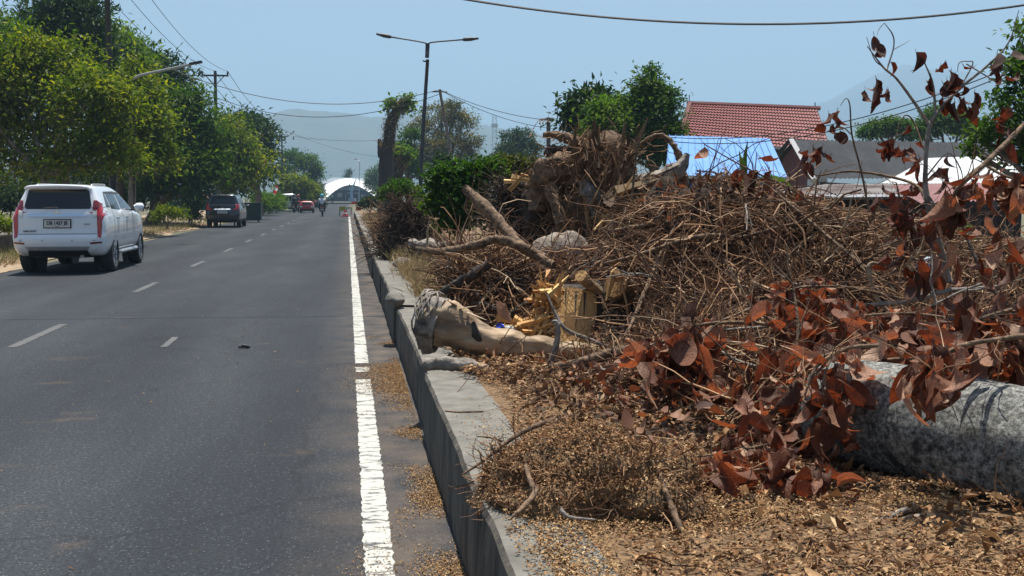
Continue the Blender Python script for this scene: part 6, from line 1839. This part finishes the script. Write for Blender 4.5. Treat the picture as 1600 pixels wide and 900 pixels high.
xy = xy[(heap(xy[:, 0], xy[:, 1]) < .35) & ((xy[:, 1] > 4.0) | (g_.random(len(xy)) < .85))]
scatter('leaf_litter', 'brown broken leaves and bark bits covering the median soil', M['litter'], xy, lambda x, y_: zk(x, y_) + heap(x, y_) * .9, (.008, .042), (.005, .019), .35, .6, .006)
root_ = None
n = 2600
xy = np.column_stack([.82 + g_.random(n) ** 1.1 * 4.0, 2.5 + g_.random(n) ** 1.3 * 6])
mb = MB()
twigs(mb, np.column_stack([xy, zk(xy[:, 0], xy[:, 1]) + heap(xy[:, 0], xy[:, 1]) * .9 + .012]), g_.normal(0, 1, (n, 3)) * [1, 1, .12], g_.uniform(.04, .26, n), g_.uniform(.0012, .0035, n), K=5, sides=3, wander=.25, g=g_)
tag(mb.build('twig_litter', M['root']), 'thin broken twigs strewn over the leaf litter', 'litter', kind='stuff')
n = 3500
xy = np.column_stack([.72 + g_.random(n) * .6, 6.7 + g_.random(n) * 3.0])
scatter('leaf_litter', 'small drift of orange brown leaf scraps beside the peeled log', M['litter'], xy, lambda x, y_: zk(x, y_) + .02, (.02, .06), (.01, .03), .4, .7, .012)

# ------------------------------------------------------------------ leaves spread on the litter
g3 = np.random.default_rng(500)
n = 1500
xy = np.column_stack([.85 + g3.random(n) * 3.4, 2.7 + g3.random(n) ** 1.15 * 4.6])
dn = fbm(np.column_stack([xy, xy[:, 0] * 0]), 1.1, 3, 71)
xy = xy[dn + .15 > g3.uniform(-.6, .5, n)]
leaf_stuff('larger curled brown leaf pieces lying on the near litter', np.column_stack([xy, zk(xy[:, 0], xy[:, 1]) + heap(xy[:, 0], xy[:, 1]) * .92 + .012]), g3.uniform(.03, .10, len(xy)), .35, M['litter'], 501)
n = 1500
bx = GP(930, 5.9); xy = np.column_stack([bx[0] + g3.normal(0, .5, n), bx[1] + g3.normal(0, .75, n)])
xy = xy[xy[:, 0] > .95]
leaf_stuff('dark shredded leaves and bark between the peeled log and the root clump', np.column_stack([xy, surf(xy[:, 0], xy[:, 1]) + g3.uniform(.0, .035, len(xy))]), g3.uniform(.03, .085, len(xy)), .6, M['litter_dark'], 503)
n = 1500
bx = GP(1300, 6.0); xy = np.column_stack([bx[0] + g3.normal(0, .9, n), bx[1] + g3.normal(0, .55, n)])
xy = xy[xy[:, 0] > 1.25]; n = len(xy)
leaf_stuff('mat of small dry leaves among the felled branches', np.column_stack([xy, surf(xy[:, 0], xy[:, 1]) + g3.uniform(.0, .10, n)]), g3.uniform(.05, .12, n), .6, M['litter_red'], 502)
def put_leaf(root, base, d_, size, g2, dark=False, roll=None):
    y_ = Vector([float(x) for x in unit(np.asarray(d_))])
    r_ = Vector([float(x) for x in unit(g2.normal(0, 1, 3) + (np.array([0, -.6, .4]) if roll is None else roll))])
    x_ = y_.cross(r_).normalized(); z_ = x_.cross(y_)
    lib = LEAFD if dark else LEAF
    o = bpy.data.objects.new('leaf', lib[int(g2.integers(len(lib)))])
    COL.objects.link(o); o.parent = root
    mt = Matrix((x_, y_, z_)).transposed().to_4x4() @ Matrix.Diagonal((size * g2.uniform(.85, 1.25), size, size, 1))
    b_ = np.asarray(base) - np.array(root.location)
    mt.translation = Vector([float(x) for x in b_]) + y_ * size * .1
    o.matrix_local = mt
    return o
def dead_branch(label, pts, rads, nleaf, size, seed, dark=False, t0=.25, hang=1.0, spread=.085, forks=(), m='bark', name='dead_branch', at=None, flat=False):
    g2 = np.random.default_rng(seed)
    pw = path_of(pts)
    mid = pw[len(pw) // 2]
    root = empty(name, (mid[0], mid[1], MZ)); tag(root, label, 'branch')
    MB().tube(off(pw, root), np.array(rads), 7, jag=.1, res=6).build('stem', M[m], root, True)
    lines = [smooth_path(pw, np.array(rads), 8)[0]]
    if nleaf:
        tw_ = MB()
        ii = g2.integers(len(lines[0]) // 4, len(lines[0]), 16)
        twigs(tw_, off(lines[0][ii], root), g2.normal(0, 1, (16, 3)) * [1, 1, .6], g2.uniform(.12, .4, 16), g2.uniform(.002, .004, 16), K=6, sides=4, wander=.22, g=g2)
        tw_.build('twiglets', M['twig'], root)['kind'] = 'stuff'
    for fp_, fr_ in forks:
        fw = path_of(fp_)
        MB().tube(off(fw, root), np.array(fr_), 6, res=6).build('side_shoot', M[m], root, True)
        lines.append(smooth_path(fw, np.array(fr_), 8)[0])
    if at is None:
        for k in range(nleaf):
            ln = lines[int(g2.integers(len(lines)))]
            i = int(g2.uniform(t0, 1) * (len(ln) - 1))
            q = ln[i] + g2.normal(0, spread, 3) * [1, 1, .6]
            dr = np.array([g2.normal(0, .38), g2.normal(0, .38), -hang]) if not flat else np.array([g2.normal(0, 1), g2.normal(0, 1), g2.normal(-.05, .25)])
            put_leaf(root, q, dr, size * g2.uniform(.55, 1.3), g2, dark, np.array([0, 0, 2.2]) if flat else None)
    else:
        for (px, py, d_, n_) in at:
            b_ = P(px, py, d_)
            for k in range(n_):
                q = b_ + g2.normal(0, spread, 3)
                put_leaf(root, q, np.array([g2.normal(0, .25), g2.normal(0, .25), -1]), size * g2.uniform(.75, 1.2), g2, dark)
    return root
dead_branch('dead branch with broad red brown leaves hanging in front of the brush heap', [(1290, 522, 6.2), (1180, 505, 6.0), (1090, 508, 5.85), (1035, 530, 5.8)], [.014, .012, .009, .005], 49, 0.225, 201, t0=.42, spread=.10, forks=[([(1120, 506, 5.9), (1085, 540, 5.75), (1060, 575, 5.7)], [.007, .006, .004])])
dead_branch('dead branch with drooping brown leaves beside the straight pale stalks', [(1400, 545, 5.7), (1290, 570, 5.5), (1200, 590, 5.35), (1150, 610, 5.3)], [.012, .010, .008, .005], 46, 0.207, 202, t0=.35, spread=.10)
dead_branch('leafy dead branch lying on the litter below the straight stalks', [(1310, 690, 4.75), (1230, 690, 4.75), (1150, 705, 4.7), (1080, 715, 4.65)], [.010, .009, .007, .004], 75, 0.162, 203, t0=.1, spread=.085, hang=.7)
dead_branch('dead branch whose curled leaves hang beside the end of the felled trunk', [(1400, 540, 5.3), (1330, 545, 5.1), (1270, 565, 4.95), (1240, 600, 4.85)], [.010, .009, .007, .005], 49, 0.189, 204, t0=.3, spread=.11)
dead_branch('dead branch with red brown leaves high on the brush before the stalks', [(1420, 470, 6.4), (1330, 450, 6.3), (1260, 448, 6.2), (1225, 455, 6.15)], [.010, .009, .007, .004], 31, 0.198, 205, t0=.4, spread=.09)
dead_branch('dead branch whose leaves hang over the middle of the felled trunk', [(1640, 520, 4.35), (1560, 530, 4.15), (1490, 545, 4.03), (1450, 590, 3.95)], [.012, .010, .008, .004], 37, 0.162, 206, t0=.45, spread=.05, forks=[([(1500, 545, 4.05), (1462, 560, 4.0), (1425, 590, 3.95)], [.006, .005, .003])])
dead_branch('dead branch with large leaves at the frame edge above the felled trunk', [(1680, 470, 4.7), (1610, 478, 4.55), (1550, 492, 4.45), (1510, 505, 4.4)], [.012, .010, .008, .004], 49, 0.180, 207, t0=.2, spread=.10)
dead_branch('dead branch with glowing orange leaves in front of the white canopy', [(1660, 130, 5.0), (1590, 205, 4.85), (1540, 255, 4.75), (1500, 290, 4.7), (1485, 325, 4.75)], [.009, .011, .012, .013, .012], 37, 0.153, 208, t0=.5, spread=.05, forks=[([(1540, 258, 4.75), (1570, 275, 4.7), (1610, 285, 4.7)], [.007, .006, .004])])
dead_branch('dead branch with a few leaves among twigs near the frame edge', [(1680, 380, 5.2), (1600, 375, 5.1), (1545, 395, 5.0)], [.010, .008, .005], 31, 0.144, 209, t0=.2, spread=.11)
dead_branch('bed of flat brown leaves between the brush and the felled trunk', [(1240, 520, 6.0), (1330, 525, 5.9), (1420, 520, 5.8), (1500, 515, 5.8)], [.010, .010, .009, .006], 101, 0.144, 210, t0=0, flat=True, spread=.13)
dead_branch('heap of overlapping dry leaves resting against the felled trunk', [(1180, 660, 5.0), (1260, 650, 4.9), (1300, 620, 4.95)], [.008, .008, .006], 63, 0.153, 211, t0=0, flat=True, spread=.10)
dead_branch('scatter of dry leaves behind the top of the felled trunk', [(1330, 570, 5.1), (1420, 560, 5.0), (1560, 560, 4.8), (1640, 560, 4.7)], [.008, .009, .009, .006], 81, 0.144, 212, t0=0, flat=True, spread=.09)
dead_branch('withered leaf spray on the crest of the brush heap', [(1260, 310, 8.3), (1215, 285, 8.4), (1165, 262, 8.5), (1100, 225, 8.6)], [.010, .009, .007, .004], 0, .2, 213, spread=.03, at=[(1097, 224, 8.6, 1), (1165, 262, 8.5, 3), (1190, 275, 8.45, 4), (1205, 290, 8.4, 4), (1240, 300, 8.3, 2), (1145, 280, 8.4, 2)])
dead_branch('clump of crumpled dark leaves below the white canopy', [(1440, 380, 7.6), (1410, 320, 7.6), (1400, 285, 7.6)], [.010, .008, .005], 40, .15, 214, dark=True, t0=.2, spread=.1)
dead_branch('dead twig with drooping dark leaves left of the hooked vine', [(1420, 430, 6.5), (1440, 410, 6.4), (1410, 400, 6.3)], [.010, .008, .005], 16, .18, 215, spread=.11)
dead_branch('drooping leaf spray covering the cut end of the felled trunk', [(1370, 540, 4.75), (1320, 545, 4.55), (1275, 575, 4.42), (1255, 625, 4.38)], [.009, .008, .006, .004], 43, 0.171, 220, t0=.25, spread=.085, forks=[([(1300, 555, 4.48), (1285, 600, 4.4), (1290, 640, 4.38)], [.005, .004, .003])])
dead_branch('low leaf spray lying between the root clump and the felled trunk', [(1290, 735, 4.2), (1220, 730, 4.25), (1150, 740, 4.3), (1090, 748, 4.3)], [.007, .006, .005, .003], 52, 0.153, 221, t0=0, flat=True, spread=.09)
dead_branch('dead branch with leaves drooping below the slim level stick', [(1200, 470, 6.6), (1130, 500, 6.3), (1070, 520, 6.1), (1010, 560, 5.95)], [.009, .008, .006, .004], 34, 0.198, 222, t0=.4, spread=.09)
dead_branch('dead branch with upright curled leaves in the middle of the leaf bed', [(1500, 500, 5.6), (1420, 490, 5.5), (1340, 495, 5.4), (1290, 510, 5.4)], [.009, .008, .007, .004], 43, 0.162, 223, t0=0, spread=.08, hang=.4)
dead_branch('dead branch with dry leaves crowding the frame edge above the trunk', [(1660, 560, 4.5), (1600, 545, 4.5), (1530, 530, 4.6), (1470, 520, 4.7)], [.009, .008, .007, .004], 49, 0.153, 224, t0=0, spread=.09, hang=.6)
# bare pale sapling with withered leaves
dead_branch('pale thin sapling with withered hanging leaves against the sky', [(1482, 440, 6.5), (1468, 385, 6.45), (1449, 312, 6.4), (1446, 262, 6.4), (1452, 200, 6.4), (1468, 172, 6.4), (1500, 138, 6.4), (1540, 105, 6.4), (1575, 68, 6.4), (1592, 16, 6.4)], [.024, .020, .017, .014, .013, .010, .009, .007, .005, .002], 0, .132, 216, dark=True, m='bark_grey', name='sapling', spread=.025,
            forks=[([(1453, 196, 6.4), (1425, 155, 6.38), (1400, 122, 6.36), (1380, 105, 6.35), (1355, 72, 6.35)], [.010, .009, .007, .006, .003]), ([(1462, 178, 6.4), (1457, 130, 6.42), (1442, 92, 6.42)], [.008, .007, .003]),
                   ([(1386, 108, 6.35), (1396, 75, 6.35), (1395, 55, 6.35), (1382, 36, 6.35)], [.005, .004, .004, .002]), ([(1382, 36, 6.35), (1374, 45, 6.35), (1370, 56, 6.35)], [.002, .002, .001]), ([(1397, 77, 6.35), (1410, 70, 6.35), (1422, 63, 6.35)], [.003, .002, .001]),
                   ([(1500, 138, 6.4), (1520, 100, 6.4), (1512, 96, 6.4), (1499, 98, 6.4), (1496, 112, 6.4)], [.004, .004, .003, .003, .002]), ([(1510, 100, 6.4), (1535, 115, 6.4), (1562, 132, 6.4)], [.004, .004, .003]), ([(1446, 300, 6.4), (1470, 330, 6.3), (1500, 350, 6.25), (1520, 370, 6.2)], [.007, .006, .005, .003]),
                   ([(1448, 275, 6.4), (1480, 240, 6.3), (1500, 262, 6.3), (1506, 290, 6.3)], [.005, .004, .004, .002]), ([(1380, 105, 6.35), (1366, 92, 6.35), (1354, 58, 6.35)], [.004, .003, .002])],
            at=[(1370, 58, 6.35, 3), (1381, 92, 6.35, 1), (1365, 113, 6.35, 1), (1358, 133, 6.35, 2), (1388, 136, 6.35, 3), (1440, 82, 6.42, 3), (1470, 102, 6.4, 2), (1476, 110, 6.4, 1), (1464, 125, 6.4, 3), (1497, 113, 6.4, 4), (1488, 122, 6.4, 4), (1480, 152, 6.4, 3), (1500, 150, 6.4, 4), (1518, 140, 6.4, 2), (1514, 160, 6.4, 3), (1562, 88, 6.4, 2), (1575, 85, 6.4, 2), (1568, 112, 6.4, 2), (1472, 250, 6.35, 2), (1436, 250, 6.4, 3), (1474, 262, 6.35, 3), (1506, 280, 6.3, 2), (1570, 165, 6.2, 4), (1575, 200, 6.2, 3)])
dead_branch('slender arching twig with curled leaves in front of the maroon gable', [(1358, 330, 7.2), (1345, 265, 7.2), (1331, 210, 7.2), (1328, 165, 7.2), (1322, 154, 7.2), (1313, 165, 7.2)], [.008, .007, .006, .005, .003, .002], 0, .13, 217, dark=True, spread=.02, forks=[([(1330, 210, 7.2), (1315, 199, 7.2), (1290, 207, 7.2), (1272, 225, 7.2)], [.004, .004, .003, .002])],
            at=[(1313, 163, 7.2, 1), (1297, 180, 7.2, 3), (1305, 187, 7.2, 2), (1306, 200, 7.2, 2), (1268, 228, 7.2, 4), (1282, 232, 7.2, 2), (1262, 240, 7.2, 3), (1273, 255, 7.2, 2)])
dead_branch('bent twig with a cluster of withered leaves over the charcoal roof', [(1446, 240, 6.5), (1430, 195, 6.6), (1417, 180, 6.6), (1407, 190, 6.6), (1400, 215, 6.6)], [.005, .005, .004, .003, .003], 0, .14, 218, dark=True, spread=.025, at=[(1407, 195, 6.6, 1), (1395, 215, 6.6, 3), (1385, 222, 6.6, 3), (1403, 222, 6.6, 3), (1420, 222, 6.6, 2), (1427, 218, 6.6, 2)])
dead_branch('thin tip twig carrying one hanging leaf before the blue roof', [(1215, 300, 8.6), (1200, 262, 8.6), (1187, 244, 8.6)], [.005, .004, .002], 0, .16, 219, dark=True, spread=.01, at=[(1187, 244, 8.6, 1)])

# banana plant behind the heap
root = empty('banana_plant', GP(1172, 17)); tag(root, 'young banana plant with rolled upright leaf before the blue roof', 'plant')
MB().tube(off([GP(1172, 17), P(1170, 300, 17)], root), [.09, .06], 9).build('stem', M['g_grass'], root, True)
for (pts, w_) in (([(1168, 300), (1162, 262), (1155, 236)], .06), ([(1166, 290), (1164, 245), (1168, 220)], .04), ([(1170, 300), (1195, 276), (1225, 282), (1240, 305)], .09), ([(1168, 300), (1150, 285), (1138, 300), (1134, 320)], .10), ([(1172, 305), (1200, 300), (1220, 320)], .12)):
    pp, _ = smooth_path(off(path_of([(x, y, 17) for x, y in pts]), root), np.ones(len(pts)), 5)
    n_ = len(pp); t_ = np.linspace(0, 1, n_); ww = np.sin(np.clip(t_ + .08, 0, 1) * math.pi) ** .6 * w_ + .01
    sd_ = np.array([.35, -.9, .25])
    A = np.stack([pp - sd_ * ww[:, None] - [0, 0, .03], pp + [0, 0, .02], pp + sd_ * ww[:, None] - [0, 0, .03]])
    grid_mesh(A[..., 0], A[..., 1], A[..., 2]).build('leaf', M['banana'] if 'banana' in M else M.setdefault('banana', green('banana_leaf', (.05, .10, .02), (.06, .11, .02), (.08, .13, .03))), root, True)

# brown brush farther along the median and dry grass
def mound(label, d, px, py, rx, rz, n, seed, tw, name='brush_heap', cat='brush heap', ln=(.3, .9), up=.3):
    g2 = np.random.default_rng(seed)
    root = empty(name, GP(px, d, MZ)); tag(root, label, cat)
    R = rx / FPX * d; top = P(px, py - rz, d)[2] - MZ
    U, Vv = np.meshgrid(np.linspace(0, 2 * math.pi, 40), np.linspace(0, math.pi / 2, 16))
    S = np.stack([np.sin(Vv) * np.cos(U) * R, np.sin(Vv) * np.sin(U) * R * .8, np.cos(Vv) * top], -1)
    S = S * (1 + .18 * fbm(S, 2, 3, seed)[..., None]) * .86
    grid_mesh(S[..., 0], S[..., 1], S[..., 2]).build('core', M['humus_shade'], root, True)
    mb = MB()
    c = S[:, :-1].reshape(-1, 3)[g2.integers(0, 16 * 39, n)] + g2.normal(0, .06, (n, 3))
    c[:, 2] = np.maximum(c[:, 2], .02)
    twigs(mb, c, g2.normal(0, 1, (n, 3)) * [1, 1, .6] + [0, 0, up], g2.uniform(*ln, n), g2.uniform(.005, .010, n), K=6, sides=3, wander=.28, grav=.05, g=g2)
    mb.build('twigs', M[tw], root)['kind'] = 'stuff'
mound('low earth mound with twigs under the white limed stones', 17.3, 672, 398, 50, 14, 420, 304, 'twig_dark', name='earth_mound', cat='mound', ln=(.1, .35))
mound('round heap of dark brown brush beside the glossy green bush', 20, 640, 343, 42, 30, 1900, 301, 'twig_dark', ln=(.2, .6))
mound('low heap of brown brush beside the dry grass', 22, 612, 348, 26, 18, 700, 302, 'twig')
mound('upright brown twig thicket beside the uprooted stump', 14.2, 800, 330, 42, 52, 1700, 303, 'twig_dark', name='twig_thicket', cat='thicket', up=.6, ln=(.2, .55))
def blades(name, label, xy, zf, L, W, mat, seed, lean=.4, cat='grass'):
    g2 = np.random.default_rng(seed)
    n = len(xy)
    mb = MB()
    leaves(mb, np.column_stack([xy, zf(xy[:, 0], xy[:, 1])]), g2.normal(0, lean, (n, 3)) + [0, 0, 1], g2.normal(0, 1, (n, 3)) * [1, 1, .1], g2.uniform(L[0], L[1], n), W, fold=.1, bend=.25)
    return tag(mb.build(name, mat), label, cat, kind='stuff')
g2 = np.random.default_rng(88)
def tufts(n, per, x0, x1, y0, y1, sp):
    c = np.column_stack([g2.uniform(x0, x1, n), y0 + (y1 - y0) * g2.random(n) ** 1.4])
    return np.repeat(c, per, 0) + g2.normal(0, sp, (n * per, 2))
sz = lambda x, y_: soil_z(x, y_) - .02
blades('grass', 'dry tan grass along the median kerb', tufts(900, 30, .86, 1.9, 11.5, 60, .10), sz, (.12, .42), .012, M['g_dry'], 401)
blades('grass', 'sparse green weeds at the kerb edge of the median', tufts(130, 22, .9, 2.4, 12, 40, .10), sz, (.1, .35), .014, M['g_grass'], 402)
vz = lambda x, y_: x * 0 + .03
blades('grass', 'thin verge grass under the roadside trees', tufts(1200, 16, -15, -7.6, 24, 75, .16), vz, (.08, .32), .014, M['g_grass'], 403)
blades('grass', 'dry grass on the shaded verge beside the road', tufts(500, 14, -11, -7.4, 19, 60, .14), vz, (.05, .2), .014, M['g_dry'], 404)
n = 7000
xy = np.column_stack([-7.3 - abs(g2.normal(0, 2.2, n)), 18 + g2.random(n) ** 1.3 * 45])
scatter('leaf_litter', 'dry leaves scattered over the verge under the trees', M['litter'], xy, vz, (.04, .11), (.02, .05), .3, .5, .01)
n = 220
xy = np.column_stack([g2.uniform(-5, .4, n), 3.5 + g2.random(n) ** 1.2 * 14])
scatter('leaf_litter', 'stray chips and leaf crumbs on the asphalt', M['chips'], xy, lambda x, y_: x * 0 + .004, (.008, .03), (.005, .014), .2, .3, .003)

# small litter
root = empty('plastic_bottle', P(785, 512, 7.9) * [1, 1, 1]); tag(root, 'clear plastic bottle with blue cap among the splinters', 'bottle')
MB().tube([(0, .0, 0), (.03, .02, -.01), (.05, .05, -.02), (.16, .14, -.05)], [.014, .016, .032, .032], 12).build('bottle_body', simple('clear_plastic', (.5, .53, .55), rough=.2), root, True)
MB().tube([(-.03, -.02, .012), (-.004, .0, .002)], [.026, .026], 14).build('cap', simple('blue_cap', (.02, .06, .5), rough=.35), root, True)
root = empty('crushed_can', P(1444, 420, 7.0)); tag(root, 'crumpled blue drink carton stuck in the brush by the pale sapling', 'carton')
MB().box((0, 0, 0), (.09, .06, .07), Matrix.Rotation(.5, 3, 'Y')).build('carton', simple('blue_print', (.03, .07, .32), (.25, .30, .45), scale=22, rough=.4), root)
MB().box((.03, -.01, .05), (.05, .05, .03), Matrix.Rotation(.9, 3, 'Y')).build('folded_top', simple('pale_print', (.4, .45, .5), rough=.4), root)
root = empty('rubber_scrap', G(382, 544, .006)); tag(root, 'small black rubber scrap lying on the asphalt', 'scrap')
MB().tube([(-.06, 0, .012), (-.02, .01, .02), (.03, -.005, .014), (.06, 0, .008)], [.012, .02, .018, .006], 7, jag=.2, res=3).build('scrap', M['plastic'], root)

# ------------------------------------------------------------------ the air
def haze():
    m = bpy.data.materials.new('haze_air'); m.use_nodes = True
    t = m.node_tree
    for n_ in list(t.nodes):
        if n_.type != 'OUTPUT_MATERIAL': t.nodes.remove(n_)
    v = t.nodes.new('ShaderNodeVolumePrincipled')
    v.inputs['Color'].default_value = (.46, .73, 1.0, 1)
    v.inputs['Density'].default_value = .00048
    v.inputs['Anisotropy'].default_value = .2
    t.links.new(v.outputs[0], t.nodes['Material Output'].inputs['Volume'])
    mb = MB(); mb.box((0, 2200, 219), (9400, 5300, 442))
    o = mb.build('haze', m); tag(o, 'pale haze filling the valley', 'haze', kind='stuff')
haze()
